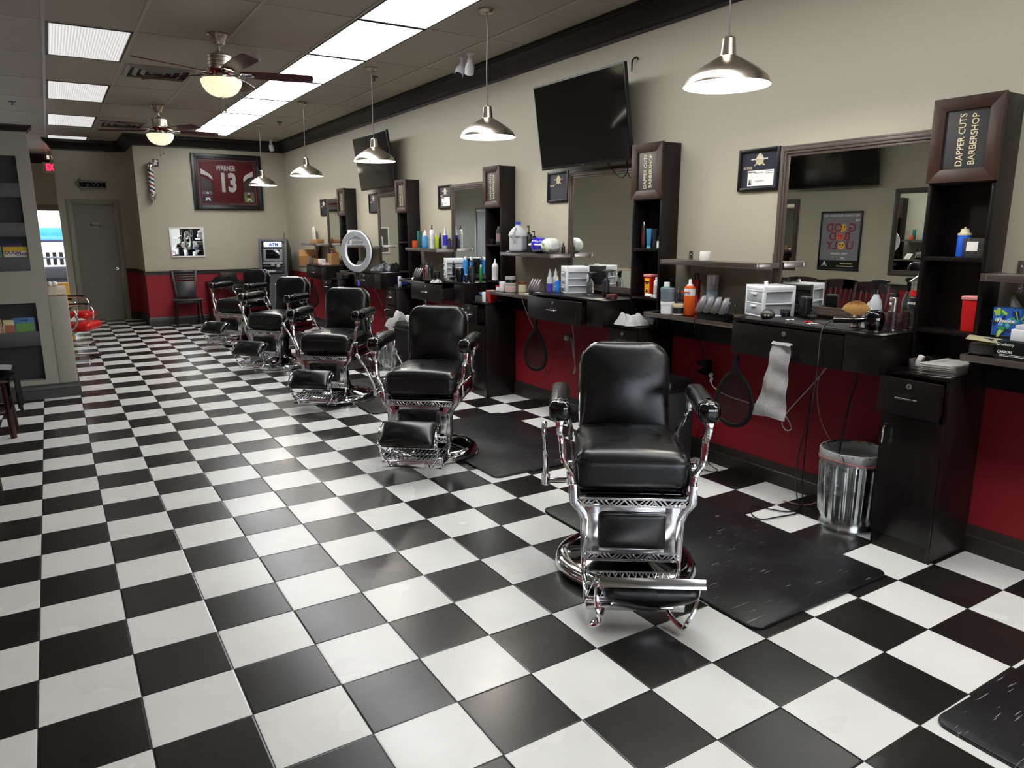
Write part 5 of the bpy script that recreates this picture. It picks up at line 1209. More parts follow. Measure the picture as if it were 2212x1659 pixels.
bottle('spray_bottle', 'slim bottle half filled with purple liquid on the second counter', 'bottle', 3.70, 2.70, KZ, .024, .185, 'frost', 'frost', 'cone', lab='#4a44b0', lz=(.01, .36))
bottle('spray_bottle', 'slim white bottle behind the purple one on the second counter', 'bottle', 3.76, 2.70, KZ, .025, .19, 'frost', 'frost', 'cone', fill=('#e8e8ec', .5))
bottle('oil_bottle', 'blue label bottle with cream tip on the second counter', 'bottle', 3.71, 2.605, KZ, .0215, .122, '#1762bd', 'offwhite', 'squeeze', lab='#1f7fd6', txt='Andis', tcol='#f2f2f2')
organizer('white three-drawer plastic organizer on the second counter', 3.81, 2.50, KZ, .18, .19, .215, R(-22), 3)
bottle('spray_bottle', 'small clear spray bottle with black trigger on the second counter', 'spray bottle', 3.80, 2.285, KZ, .0295, .18, 'clear', 'black', 'spray', rz=R(150))
bottle('spray_bottle', 'black spray bottle with dark label on the second counter', 'spray bottle', 3.80, 2.09, KZ, .027, .205, 'black', 'black', 'spray', rz=R(150), lab='#202227')
tin(3.69, 1.885, KZ, .040, .035, '#3c1015', 'low dark red tin on the second counter', '#5a1a20')
cbox('loose_card', 'small loose card lying on the second counter', 'card', 3.61, 1.93, KZ, .05, .08, .003, 'offwhite', R(10))
# milk jug
t = thing('water_jug', 'translucent plastic gallon jug with blue cap on the second steel shelf', 'jug', (3.80, 3.345, UZ), R(-60))
bm = nb(); cushion(bm, .135, .135, .17, .03, 0, Mx=TR(0, 0, .085), n=10); lathe(bm, [(.085, .14), (.088, .155), (.075, .185), (.045, .218), (.024, .232), (.022, .25), (0, .25)], 4 if 0 else 24); obj('jug_body', bm, M['frost'], t)
bm = nb(); tube(bm, [(0, -.04, .21), (0, -.075, .2), (0, -.088, .165), (0, -.08, .12), (0, -.066, .09)], .013, 10); obj('jug_handle', bm, M['frost'], t)
bm = nb(); cyl(bm, .024, .245, .268, seg=24, bev=.002); obj('cap', bm, flat('#2438b8'), t)
bm = nb(); cushion(bm, .127, .127, .1, .03, 0, Mx=TR(0, 0, .055), n=6); obj('water', bm, flat('#cfe0ee', .2), t)
cbox('bottle_cap', 'small white cap lying by the jug on the steel shelf', 'cap', 3.75, 3.44, UZ, .022, .022, .012, 'white', bev=.004)
bottle('pump_bottle', 'dark green pump bottle behind the jug on the steel shelf', 'bottle', 3.895, 3.225, UZ, .036, .19, '#141a17', 'black', 'pump', rz=R(30))
bottle('pump_bottle', 'dark pump bottle nearly hidden by the jug', 'bottle', 3.90, 3.32, UZ, .03, .235, '#141a17', 'black', 'pump', rz=R(30))
t = thing('towel_pack', 'crinkled purple and white plastic pack of rolls on the steel shelf', 'pack', (3.83, 2.955, UZ))
def packfn(s): 
    return lambda o: Vector((o.x*(1+.05*math.sin(o.y*60)), o.y, o.z*(1+.07*math.sin(o.y*45+2*s))))
M['purple'] = add_bump(mat('purple_film', '#2a12b0', .22, coat=.4), 18, .7, .02)
M['film'] = add_bump(mat('white_film', '#d9dcd8', .25, coat=.4), 18, .7, .02)
bm = nb(); cushion(bm, .15, .20, .13, .055, 0, Mx=TR(0, .06, .066), n=16, fn=packfn(0)); obj('purple_wrap', bm, M['purple'], t)
bm = nb(); cushion(bm, .152, .19, .02, .009, 0, Mx=TR(0, .065, .073), n=12); obj('white_stripe', bm, M['paper'], t)
bm = nb(); cushion(bm, .148, .15, .125, .055, 0, Mx=TR(.0, -.08, .065), n=16, fn=packfn(1)); obj('white_wrap', bm, M['film'], t)
bm = nb()
for q in ((-.08, .075), (-.065, .05), (-.095, .045), (-.06, .085)): ell(bm, .0015, .013, .012, TR(-.0755, q[0], q[1]), seg=6)
obj('green_print', bm, flat('#5fae3c'), t)
bottle('styling_bottle', 'small black hourglass bottle at the end of the steel shelf', 'bottle', 3.90, 2.79, UZ, .016, .1, 'black', 'black', 'cone')
# tower 2 cubbies
bottle('hair_oil', 'slim dark brown bottle with silver cap in the second tower', 'bottle', 3.86, 1.752, TM+.001, .0155, .185, '#2a0f0c', 'steel', 'straight', lab='#471a12')
G = 'tubes in the second tower'
bottle('hair_tube', 'light blue tube with silver band in the second tower', 'tube', 3.865, 1.70, TM+.001, .027, .138, '#3f87ac', '#5fa9c9', 'tube', squash=.55, rz=PI/2)
bottle('hair_tube', 'dark navy tube beside the light blue one in the second tower', 'tube', 3.865, 1.64, TM+.001, .025, .136, '#16212f', '#0f1822', 'tube', squash=.55, rz=PI/2)
bottle('serum_bottle', 'tiny black bottle with white label in the second tower', 'bottle', 3.86, 1.59, TM+.001, .0155, .085, 'black', 'black', 'squeeze', lab='paper', lz=(.05, .6))
bottle('hair_tube', 'blue tube half hidden at the right side of the second tower', 'tube', 3.90, 1.565, TM+.001, .022, .13, '#3f87ac', '#5fa9c9', 'tube', squash=.55, rz=PI/2)
sharps('red sharps container with yellow warning label in the second tower', 3.88, 1.68, TZ+.001, .163, 0, .072)
bottle('powder_bottle', 'white bottle with printed text beside the warning-labelled container', 'bottle', 3.85, 1.585, TZ+.001, .022, .145, 'white', 'white', 'straight', lab='#cfc8be')
bm = nb(); cyl(bm, .013, -.03, .03, seg=16, Mx=TR(rx=PI/2)); tag(obj('bottle_cap', bm, M['white'], loc=(3.825, 1.635, TZ+.014)), 'small white cylinder lying in the bottom cubby of the second tower', 'cap')
# pedestal 2 top: towel and tray
t = thing('plastic_tray', 'grey translucent tray behind the towel on the second pedestal', 'tray', (3.86, 1.62, PZ), R(5)); obj('tray_shell', tray_mesh(.14, .15, .05), flat('#6a7074', .2), t)
def rumple(label, x, y, z, w, d, h, m, rz=0, seed=1, drape=0, name='towel', cat='towel'):
    random.seed(seed); ph = [random.uniform(0, 6) for _ in range(8)]
    def fn(u, v):
        a = (u-.5); b = (v-.5); r = max(abs(a), abs(b))*2
        r = min(1, math.hypot(a, b)*2.05)
        zz = h*(1-r**2)**.6*(.8+.2*math.sin(7*u+ph[0]+2*math.sin(5*v+ph[1])))+(.016*math.sin(15*u+ph[2]+3*v)*math.sin(12*v+ph[3])+.010*math.sin(26*u-9*v+ph[1]))*(1-r**4)+.008
        k = 1+.16*math.sin(5*math.atan2(b, a)+ph[4]); return Vector((a*w*k+.012*math.sin(9*v+ph[5]), b*d*k+.012*math.sin(9*u+ph[6]), max(.004, zz)))
    bm = nb(); cloth(bm, w, d, fn, 40, 40, .005)
    return tag(obj(name, bm, m, loc=(x, y, z), rotz=rz), label, cat)
rumple('crumpled white towel on the second pedestal', 3.69, 1.665, PZ, .22, .24, .085, M['towel'], seed=4)

# ---- third station
bottle('powder_bottle', 'tall white bottle in the bottom cubby of the third tower', 'bottle', 3.865, 3.865, TZ+.001, .032, .205, 'white', 'white', 'squeeze', lab='#dcdcd8')
bottle('pomade_jar', 'stack-like tall dark jar with printed bands in the third tower', 'jar', 3.87, 3.80, TM+.001, .024, .165, '#2a2b2e', '#5b5d61', 'straight', lab='#9c7f80')
cbox('product_box', 'low black box in the upper cubby of the third tower', 'box', 3.87, 3.90, TM+.001, .09, .09, .045, 'black')
t = thing('plastic_tray', 'grey tray holding a blue comb on the third pedestal', 'tray', (3.72, 3.84, PZ)); obj('tray_shell', tray_mesh(.12, .13, .05), flat('#6a7074', .2), t)
bm = nb(); box(bm, -.012, .012, -.05, .05, 0, .01, .003, Mx=TR(0, 0, .05, rx=R(15))); tag(obj('comb', bm, flat('#2a8ede'), loc=(3.70, 3.83, PZ+.01)), 'bright blue comb resting on the grey tray', 'comb')
bottle('pill_bottle', 'slim white cylinder on the third pedestal', 'bottle', 3.67, 3.745, PZ, .019, .095, 'white', 'white', 'tub')
sharps('square red container with white sticker on the third pedestal', 3.72, 3.685, PZ, .115, 0, .075, bio=False)
UX = 3.83
cbox('product_box', 'teal and orange carton at the far end of the third steel shelf', 'box', 3.83, 5.50, UZ, .04, .05, .19, '#0f5e5e')
bm = nb(); box(bm, -.0205, .0205, -.0255, .0255, 0, .08, .002); tag(obj('product_box', bm, flat('#d24a1c'), loc=(3.775, 5.515, UZ)), 'orange carton in front of the teal one, third steel shelf', 'box')
bottle('cleaner_bottle', 'blue bottle with orange straw on the third steel shelf', 'bottle', 3.80, 5.29, UZ, .036, .2, '#2f7fcb', 'white', 'cone', lab='#58a4e0')
bm = nb(); tube(bm, [(0, 0, 0), (0, -.03, .245)], .003, 6, smooth=0); tag(obj('straw', bm, flat('#d96428'), loc=(3.757, 5.275, UZ+.001)), 'orange straw leaning by the blue bottle', 'straw')
bottle('spray_can', 'tall white spray can with black print on the third steel shelf', 'spray can', 3.775, 5.06, UZ, .026, .25, 'white', 'black', 'can', lab='#d8d9dc', txt='SPRAY', tcol='#333333')
bottle('gel_bottle', 'clear bottle with neon yellow liquid on the third steel shelf', 'bottle', 3.83, 5.065, UZ, .0215, .18, '#c7e21a', 'frost', 'squeeze')
bottle('styling_bottle', 'slim black bottle right of the neon bottle', 'bottle', 3.85, 5.015, UZ, .016, .18, 'black', 'black', 'cone')
bottle('spray_bottle', 'clear bottle with blue label on the third steel shelf', 'bottle', 3.885, 4.96, UZ, .027, .24, 'frost', 'frost', 'cone', lab='#2d2ab0')
bottle('styling_bottle', 'small black jar-shaped bottle at the near end of the third steel shelf', 'bottle', 3.90, 4.895, UZ, .022, .11, 'black', 'blackm', 'straight', lab='#2a2f66')
t = thing('paper_card', 'leaning white printed sheet on the third side shelf', 'paper', (3.74, 5.55, SZ), R(-20))
bm = nb(); box(bm, 0, .003, -.075, .075, 0, .13, Mx=TR(ry=R(35))); obj('sheet', bm, M['paper'], t)
bm = nb()
for i in range(9): box(bm, -.0012, .0, -.06, .06-.01*(i % 3), .015+i*.011, .018+i*.011, Mx=TR(ry=R(35)))
obj('printed_lines', bm, flat('#a5a3a0'), t)
clipper(3.80, 5.40, SZ, 'gold-trimmed black clipper in the third guard rack', 5, 'black', .2); clipper(3.80, 5.33, SZ, 'red-buttoned clipper in the third guard rack', 2, '#6b1414', .19); clipper(3.80, 5.26, SZ, 'silver clipper in the third guard rack', 0, 'steel', .215); clipper(3.80, 5.14, SZ, 'black clipper at the right of the third guard rack', 0, 'black', .21)
guard_rack('chrome clipper guard rack in front of the third station clippers', 3.71, 5.24, SZ+.001, 0, .19)
tin(3.70, 4.82, KZ, .038, .07, 'black', 'round black shaver stand on the third counter', '#1b1b1e', 'stand')
organizer('white plastic drawer organizer on the third counter', 3.80, 4.60, KZ, .19, .2, .215, R(-22), 3)
clipper(3.68, 4.38, KZ, 'upright black clipper on the third counter', 0, 'black', .19)
t = thing('hair_dryer', 'black hair dryer standing on the third counter', 'hair dryer', (3.62, 4.14, KZ), 0)
bm = nb(); lathe(bm, [(0, 0), (.028, 0), (.036, .03), (.044, .08), (.045, .115), (.036, .135), (0, .137)], 28); obj('barrel', bm, M['black'], t)
bm = nb(); tube(bm, [(0, .03, .055), (-.01, .1, .04), (-.02, .16, .03)], .015, 10); obj('handle', bm, M['black'], t)
bm = nb(); tube(bm, [(-.02, .16, .03), (-.06, .2, .02), (-.09, .21, -.08), (-.09, .22, -.3), (-.05, .25, -.6), (.05, .28, -.85), (.2, .28, -1.0)], .0035, 6); obj('cord', bm, M['black'], t)
bottle('lotion_bottle', 'left one of two blue bottles on the third counter', 'bottle', 3.85, 4.44, KZ, .027, .235, '#3b8fd6', 'white', 'straight')
bottle('lotion_bottle', 'right one of two blue bottles on the third counter', 'bottle', 3.86, 4.33, KZ, .02, .235, '#3b8fd6', 'white', 'straight')
bottle('pump_bottle', 'black pump bottle with white print on the third counter', 'bottle', 3.70, 4.03, KZ, .029, .215, 'black', 'black', 'pump', rz=R(20), lab='#2a2c30', txt='B', tcol='#f0f0f0')
bottle('lotion_bottle', 'green bottle beside the black pump on the third counter', 'bottle', 3.78, 3.995, KZ, .015, .17, '#1d8c3c', 'white', 'straight')
bottle('styling_bottle', 'small black and white bottle by the dryer, third counter', 'bottle', 3.66, 4.085, KZ, .016, .08, 'black', 'white', 'straight')
t = rumple('white cloth draped over the third counter drawer', 3.49, 4.40, 1.062, .12, .14, .02, M['towel'], seed=9, name='cloth', cat='cloth')

# ---- fourth station
cbox('glove_box', 'blue and yellow box on the fourth pedestal', 'box', 3.80, 5.97, PZ+.03, .08, .12, .07, '#2a34a0')
t = thing('plastic_tray', 'clear tray under the blue box on the fourth pedestal', 'tray', (3.78, 5.90, PZ)); obj('tray_shell', tray_mesh(.2, .16, .03), M['clear'], t)
bottle('paper_cup', 'small white cup beside the blue box, fourth pedestal', 'cup', 3.72, 5.86, PZ+.004, .02, .13, 'white', 'white', 'tub')
organizer('white drawer organizer on the steel shelf behind the ring light', 3.83, 7.62, UZ, .23, .2, .13, 0, 2)
cbox('carton_box', 'white box on top of the organizer behind the ring light', 'box', 3.83, 7.62, UZ+.131, .13, .22, .075, 'paper')
bottle('spray_bottle', 'clear bottle right of the ring light on the steel shelf', 'bottle', 3.85, 7.22, UZ, .028, .15, 'frost', 'white', 'squeeze')
rumple('heap of grey and black cloth on the fourth counter', 3.73, 6.40, KZ, .28, .34, .085, M['greycloth'], seed=12, name='barber_cape', cat='cloth')
rumple('heap of black cloth on the fourth counter behind the grey', 3.85, 6.22, KZ, .16, .2, .11, M['blackcloth'], seed=15, name='barber_cape', cat='cloth')
guard_rack('white clipper guards seen through the ring light', 3.80, 7.35, SZ+.001, 0, .18)
t = thing('plastic_tray', 'clear tray with tools on the fifth pedestal', 'tray', (3.80, 8.0, PZ)); obj('tray_shell', tray_mesh(.24, .2, .075), M['clear'], t)
bm = nb()
for i in range(5): tube(bm, [(random.uniform(-.06, .06), -.09, .03+.012*i), (random.uniform(-.06, .06), .09, .035+.01*i)], .006, 6, smooth=0)
tag(obj('loose_tools', bm, M['steel'], loc=(3.80, 8.0, PZ)), 'metal tools lying in the clear tray on the fifth pedestal', 'tools')

# ---- fifth station
t = thing('paper_sign', 'tall white sheet leaning on the farthest steel shelf', 'paper', (3.90, 9.68, UZ), 0)
bm = nb(); box(bm, -.004, 0, -.07, .07, 0, .26, Mx=TR(rx=R(-12))); obj('sheet', bm, M['paper'], t)
bm = nb()
for i in range(10): box(bm, -.0055, -.004, -.045, .045, .05+i*.018, .054+i*.018, Mx=TR(rx=R(-12)))
obj('printed_lines', bm, flat('#a5a3a0'), t)
cbox('carton_box', 'flat brown carton on the farthest steel shelf', 'box', 3.82, 9.32, UZ, .12, .36, .062, 'card')
t = thing('open_carton', 'open cardboard box with flaps on the farthest side shelf', 'box', (3.79, 9.72, SZ), R(-12))
bm = nb()
for q in ((-.14, -.135, -.17, .17, 0, .12), (.135, .14, -.17, .17, 0, .2), (-.14, .14, -.17, -.165, 0, .12), (-.14, .14, .165, .17, 0, .15), (-.14, .14, -.17, .17, 0, .004)): box(bm, *q)
obj('carton', bm, M['card'], t)
bm = nb(); box(bm, 0, .004, -.16, .16, 0, .12, Mx=TR(.135, 0, .2, ry=R(18))); box(bm, -.13, .13, 0, .004, 0, .12, Mx=TR(0, .168, .15, rx=R(-30))); obj('flap', bm, M['card'], t)
bm = nb()
for i in range(5): box(bm, -.012, .012, -.045+.02*i, -.035+.02*i, 0, .11, .002)
box(bm, -.02, .02, -.05, .055, 0, .06, .003); tag(obj('comb_rack', bm, flat('#50595d', .3), loc=(3.62, 9.02, KZ)), 'grey rack of combs at the end of the farthest counter', 'rack')
rumple('crumpled brown paper on the farthest counter', 3.70, 8.86, KZ, .14, .2, .08, M['card'], seed=21, name='packing_paper', cat='paper')
cbox('carton_box', 'small white box with teal mark on the farthest counter', 'box', 3.66, 8.62, KZ, .07, .15, .085, 'paper')
rumple('pink and white papers on the farthest counter', 3.66, 8.40, KZ, .13, .24, .03, flat('#dcbcbc', .8), seed=23, name='loose_papers', cat='paper')
t = thing('open_carton', 'cardboard flap box leaning against the farthest mirror', 'box', (3.84, 8.62, KZ+.0), 0)
bm = nb(); box(bm, -.06, .06, -.09, .09, 0, .16); obj('carton', bm, M['card'], t)
bm = nb(); box(bm, 0, .004, -.09, .09, 0, .1, Mx=TR(.05, 0, .16, ry=R(-40))); obj('flap', bm, M['card'], t)

# ---- hand mirrors hanging from the counters
def hand_mirror(label, x, y, z, rz, glass='mirror_dim'):
    """hangs by its handle; local -x faces the room"""
    t = thing('hand_mirror', label, 'hand mirror', (x, y, z), rz, 'teardrop hand mirrors')
    prof = []
    for i in range(40):
        a = 2*PI*i/40; r = .112; yy = r*math.sin(a)*(1-.22*math.cos(a)*1.0); zz = .16*math.cos(a)
        prof.append((yy, -.27+zz))
    bm = nb(); P3 = [(0, p[0], p[1]) for p in prof]; tube(bm, P3, .0085, 8, closed=True, smooth=0, flatx=1.7, up=(1,0,0))
    prism(bm, [(-.017, 0), (.017, 0), (.014, -.05), (.022, -.085), (.05, -.125), (.05, -.14), (.02, -.122), (-.02, -.122), (-.05, -.14), (-.05, -.125), (-.022, -.085), (-.014, -.05)], -.008, .008, 'yz', bev=.003)
    obj('frame_and_handle', bm, M['blackm'], t)
    bm = nb(); prism(bm, [(p[0]*.93, -.27+(p[1]+.27)*.95) for p in prof], -.003, .003, 'yz'); obj('mirror_glass', bm, M[glass], t)
    bm = nb(); tube(bm, [(0, 0, -.01), (0, 0, .035)], .003, 6, smooth=0); obj('hook', bm, M['chrome'], t)
hand_mirror('black teardrop hand mirror hanging under the nearest counter', 3.585, .605, .858, R(14))
hand_mirror('black teardrop hand mirror hanging under the second counter', 3.585, 2.735, .858, R(18))
hand_mirror('black teardrop hand mirror hanging under the farthest counter', 3.585, 8.95, .858, R(30))
# towel over the drawer handle
t = thing('hanging_towel', 'grey-white terry towel hanging from the nearest counter drawer handle', 'towel', (3.518, .235, .97))
def tw(side):
    def fn(u, v):
        w = .072+.05*v; y = (u-.5)*2*w*.85+.045*v*side*.0+.05*v+.012*math.sin(u*9+v*4)*v
        z = -.0-.41*v if side > 0 else -.0-.36*v
        return Vector((-.018*side+.010*math.sin(u*7+3*v)+.006*math.sin(v*17+u*3) if side > 0 else .012+.004*math.sin(u*6), y, z+.006*math.sin(u*5)))
    return fn
bm = nb(); cloth(bm, 1, 1, tw(1), 18, 34, .011); obj('front_drop', bm, M['towel_g'], t)
bm = nb(); cloth(bm, 1, 1, lambda u, v: Vector((-.024+.02*math.sin(v*PI/2)*1.3+.004*math.sin(u*7), (u-.5)*.125, .014*math.sin(v*PI)+.004)), 12, 6, .01); obj('top_fold', bm, M['towel_g'], t)

# ---- cords, outlets
def cord(pts, r, m, par):
    L = par.location; bm = nb(); tube(bm, [(p[0]-L.x, p[1]-L.y, p[2]-L.z) for p in pts], r, 6, smooth=6)
    return obj('cord', bm, M[m] if m in M else flat(m), par)
def outlet(label, y, z, adapters):
    t = thing('power_outlet', label, 'outlet', (WX, y, z), group='red-painted wall outlets')
    bm = nb(); box(bm, -.007, -.001, -.036, .036, -.058, .058, .002); obj('cover_plate', bm, flat('#7a1620', .35), t)
    return t
O1 = outlet('red-painted wall outlet with black plugs under the nearest side shelf', 1.135, .665, 0)
O2 = outlet('red-painted wall outlet with white adapter under the second counter', 2.76, .645, 0)
for i, (z, l) in enumerate(((.69, 'upper black power adapter on the nearest outlet'), (.635, 'lower black plug strip on the nearest outlet'))):
    bm = nb(); box(bm, -.055, 0, -.03, .025, -.022, .022, .006); box(bm, -.05, -.005, .02, .07, -.015, .008, .004); tag(obj('power_adapter', bm, M['black'], loc=(WX-.008, 1.15, z)), l, 'adapter')
t = thing('plug', 'white plug on the nearest outlet with its white cable', 'plug', (WX-.06, 1.08, .625))
bm = nb(); ell(bm, .016, .014, .02, TR(rx=.5)); ell(bm, .01, .01, .022, TR(-.005, -.01, -.03, rx=.4)); obj('plug_head', bm, M['white'], t)
bm = nb(); tube(bm, [(-.005, -.01, -.04), (-.01, -.03, -.07), (-.01, -.1, -.1), (-.0, -.2, -.12), (0, -.42, -.13), (0, -.55, -.13), (.0, -.62, -.16), (0, -.66, -.22), (0, -.62, -.24), (0, -.59, -.2), (0, -.62, -.13), (.0, -.72, -.0), (.0, -.82, .13), (0, -.92, .27)], .0036, 6); obj('cable', bm, flat('#d2d0ce'), t)
cord([(3.64, 1.0, 1.04), (3.645, 1.01, 1.0), (3.70, 1.05, .93), (3.78, 1.08, .85), (3.85, 1.10, .75), (3.90, 1.12, .62), (3.92, 1.14, .5), (3.92, 1.13, .3), (3.92, 1.12, .1), (3.90, 1.05, .006), (3.84, .92, .006), (3.78, .93, .006), (3.79, 1.05, .006), (3.88, 1.15, .006)], .003, 'black', O1)
cord([(3.90, 1.16, .70), (3.88, 1.2, .6), (3.91, 1.22, .45), (3.92, 1.17, .3), (3.92, 1.2, .12)], .0025, 'black', O1)
cord([(3.72, -.08, .88), (3.72, -.08, .80), (3.73, -.05, .7), (3.74, -.02, .5), (3.8, .05, .2), (3.85, .16, .01)], .0045, 'black', O1)
cord([(3.93, -.2, .86), (3.93, -.17, .7), (3.93, -.1, .45), (3.93, -.05, .2)], .0025, 'black', O1)
cord([(3.80, .12, .88), (3.78, .17, .8), (3.79, .19, .68), (3.83, .17, .5), (3.86, .06, .3), (3.84, .1, .1), (3.80, .2, .006), (3.74, .32, .006)], .003, '#b98d84', O1)
bm = nb(); box(bm, -.03, 0, -.02, .02, -.02, .02, .004); tag(obj('power_adapter', bm, M['white'], loc=(WX-.008, 2.775, .665)), 'small white cube adapter on the second outlet', 'adapter')
cord([(3.92, 2.78, .665), (3.91, 2.84, .65), (3.90, 2.9, .55), (3.92, 2.98, .4), (3.93, 3.04, .3), (3.93, 3.07, .34), (3.93, 3.10, .26)], .003, 'black', O2)
cord([(3.94, 2.70, .62), (3.92, 2.66, .56), (3.90, 2.62, .52), (3.90, 2.64, .6), (3.90, 2.67, .68), (3.90, 2.64, .66), (3.90, 2.62, .55), (3.90, 2.60, .45), (3.90, 2.62, .38), (3.90, 2.59, .42), (3.90, 2.61, .52), (3.86, 2.58, .75), (3.80, 2.55, .88)], .005, '#b4b2ae', O2)
cord([(3.52, 2.08, 1.04), (3.50, 2.075, .98), (3.505, 2.07, .88), (3.6, 2.1, .75), (3.66, 2.12, .55)], .0035, 'black', O2)
cord([(3.64, 3.03, 1.04), (3.645, 3.03, .98), (3.72, 3.02, .8), (3.84, 3.03, .6), (3.92, 3.1, .45)], .003, '#7d6f66', O2)

# ---- trash cans
def trash(label, x, y, R0=.165, H=.44):
    t = thing('trash_can', label, 'trash can', (x, y, 0), R(20), 'ribbed metal trash cans')
    s = nb(); n = 216; rings = []
    zs = [(0, .9, 0), (.018, .905, 0), (.022, .885, 0), (.05, .885, 0), (.065, .89, .5), (.08, .892, 1), (.34, .955, 1), (.355, .958, .5), (.37, .96, 0), (.40, .975, 0), (.405, .99, 0), (.415, .99, 0)]
    for z, k, rb in zs:
        rings.append([s.verts.new((R0*(k+rb*.075*max(0, math.cos(20*2*PI*i/n))**.5)*math.cos(2*PI*i/n), R0*(k+rb*.075*max(0, math.cos(20*2*PI*i/n))**.5)*math.sin(2*PI*i/n), z*H/.415)) for i in range(n)])
    for A, B in zip(rings, rings[1:]):
        for i in range(n): s.faces.new((A[i], A[(i+1) % n], B[(i+1) % n], B[i]))
    s.faces.new(rings[0][::-1])
    bm = nb(); merge(bm, s); obj('body', bm, M['galv'], t, sharp=60)
    bm = nb(); tube(bm, [(R0*math.cos(a*PI/16), R0*math.sin(a*PI/16), H) for a in range(32)], .006, 8, closed=True, smooth=0); obj('rim', bm, M['galv'], t)
    bm = nb(); lathe(bm, [(R0*1.025, H-.055), (R0*1.03, H-.03), (R0*1.035, H+.004), (R0*1.0, H+.010), (R0*.965, H), (R0*.94, H-.1), (R0*.88, H-.25), (R0*.2, H-.3)], 64)
    random.seed(5)
    for v in bm.verts: v.co += Vector((random.uniform(-1, 1), random.uniform(-1, 1), random.uniform(-1, 1)))*.0022
    obj('bin_liner', bm, M['liner'], t, sharp=0)
    bm = nb(); tube(bm, [(R0*1.04*math.cos(a*PI/10), R0*1.04*math.sin(a*PI/10), H-.038+.006*math.sin(a*.9)) for a in range(20)], .0028, 6, closed=True, smooth=2); obj('drawstring', bm, flat('#c2615f'), t)
    bm = nb(); tube(bm, [(R0*1.06, 0, H-.05), (R0*1.02, .02, H-.0), (R0*.75, R0*.45, H+.014), (0, R0*.8, H+.02), (-R0*.75, R0*.45, H+.014), (-R0*1.02, .02, H), (-R0*1.06, 0, H-.05)], .0025, 6); obj('bail_handle', bm, flat('#55504c', .3, metal=1), t)
    bm = nb()
    for q in (-1, 1): box(bm, q*R0*1.0-.004, q*R0*1.0+.008, -.012, .012, H-.085, H-.045, .003)
    obj('handle_ear', bm, M['galv'], t)
    return t
M['liner'] = mat('thin_bin_liner', '#e9eaec', .3, trans=.35, ior=1.1, alpha=.55)
trash('ribbed metal trash can beside the nearest pedestal', 3.755, -.085, .165, .425)
trash('ribbed metal trash can behind the middle barber chair', 3.44, 5.54, .15, .42)
def bin_(label, x, y, h, w, d):
    t = thing('waste_bin', label, 'bin', (x, y, 0), 0, 'black plastic bins')
    bm = nb(); prism(bm, [(-w*.42, 0), (w*.42, 0), (w*.5, h), (-w*.5, h)], -d*.45, d*.45, 'xz', bev=.01); obj('body', bm, M['rubber'], t)
    bm = nb(); box(bm, -w*.52, w*.52, -d*.48, d*.48, h-.004, h+.02, .008); cushion(bm, w*.98, d*.92, .08, .035, .01, Mx=TR(0, 0, h+.03), n=8); obj('lid', bm, M['black'], t)
bin_('black plastic bin behind the nearest barber chair', 3.62, 1.22, .55, .26, .34)
bin_('black plastic bin behind the second barber chair, towel on top', 3.22, 4.38, .62, .3, .36)
t = thing('draped_towel', 'bunched white towel draped over the black bin behind the second chair', 'towel', (3.14, 4.50, .69), R(-35))
random.seed(31)
bm = nb(); cloth(bm, 1, 1, lambda u, v: Vector(((u-.5)*.30+.015*math.sin(9*v), (v-.5)*.34+.012*math.sin(8*u), (.06-.4*max(0, abs(u-.5)-.2)-.75*max(0, v-.62)+.03*math.sin(13*u+5*v)+.018*math.sin(21*v+3*u)))), 30, 30, .008); obj('terry_cloth', bm, M['towel'], t)
bottle('spray_bottle', 'clear glass-like bottle with black spout standing on the black bin', 'bottle', 3.30, 4.26, .73, .031, .2, 'clear', 'black', 'cone')

# ---- ring light on tripod
t = thing('ring_light', 'round white ring light on a black tripod behind the second chair', 'ring light', (3.10, 5.6, 0), 0)
import mathutils
face = mathutils.Euler((0, 0, 0)).to_matrix().to_4x4()
Xr = Matrix.Translation((-.0, 0, 1.36)) @ Matrix.Rotation(R(-64), 4, 'Z') @ Matrix.Rotation(R(-6), 4, 'Y') @ Matrix.Rotation(R(90-0), 4, 'X')
bm = nb(); lathe(bm, [(.16, .012), (.225, .012), (.23, .006), (.23, -.012), (.225, -.018), (.16, -.018), (.155, -.012), (.155, .006), (.16, .012)], 72, Mx=Xr); obj('ring_shell', bm, M['white'], t)
bm = nb(); lathe(bm, [(.165, .0125), (.22, .0125), (.22, .0145), (.165, .0145), (.165, .0125)], 72, Mx=Xr); obj('diffuser', bm, M['ringlight'], t)
bm = nb(); lathe(bm, [(.2305, -.019), (.234, -.012), (.234, -.004), (.2305, .0), (.2305, -.019)], 72, Mx=Xr); obj('black_rim', bm, M['black'], t)
bm = nb(); cyl(bm, .009, .5, 1.12, x=.0, seg=14); cyl(bm, .013, .2, .62, seg=14); cyl(bm, .017, .6, .65, seg=16); ell(bm, .02, .02, .03, TR(0, 0, 1.12)); box(bm, -.02, .02, -.02, .02, 1.0, 1.05, .005); obj('stand_pole', bm, M['black'], t)
bm = nb(); box(bm, -.012, .012, -.035, .0, .98, 1.04, .004); obj('phone_clamp', bm, flat('#5a4fc0'), t)
for k in range(3):
    a = 2*PI*k/3+.6
    bm = nb(); tube(bm, [(0, 0, .42), (.14*math.cos(a), .14*math.sin(a), .22), (.28*math.cos(a), .28*math.sin(a), .01)], .008, 8, smooth=2, flatx=1.4); tube(bm, [(0, 0, .2), (.14*math.cos(a), .14*math.sin(a), .215)], .005, 6, smooth=0); lg = obj('leg', bm, M['black'], t)
    bm = nb(); ell(bm, .014, .014, .011, TR(.28*math.cos(a), .28*math.sin(a), .011), seg=8); obj('rubber_foot', bm, M['rubber'], lg)
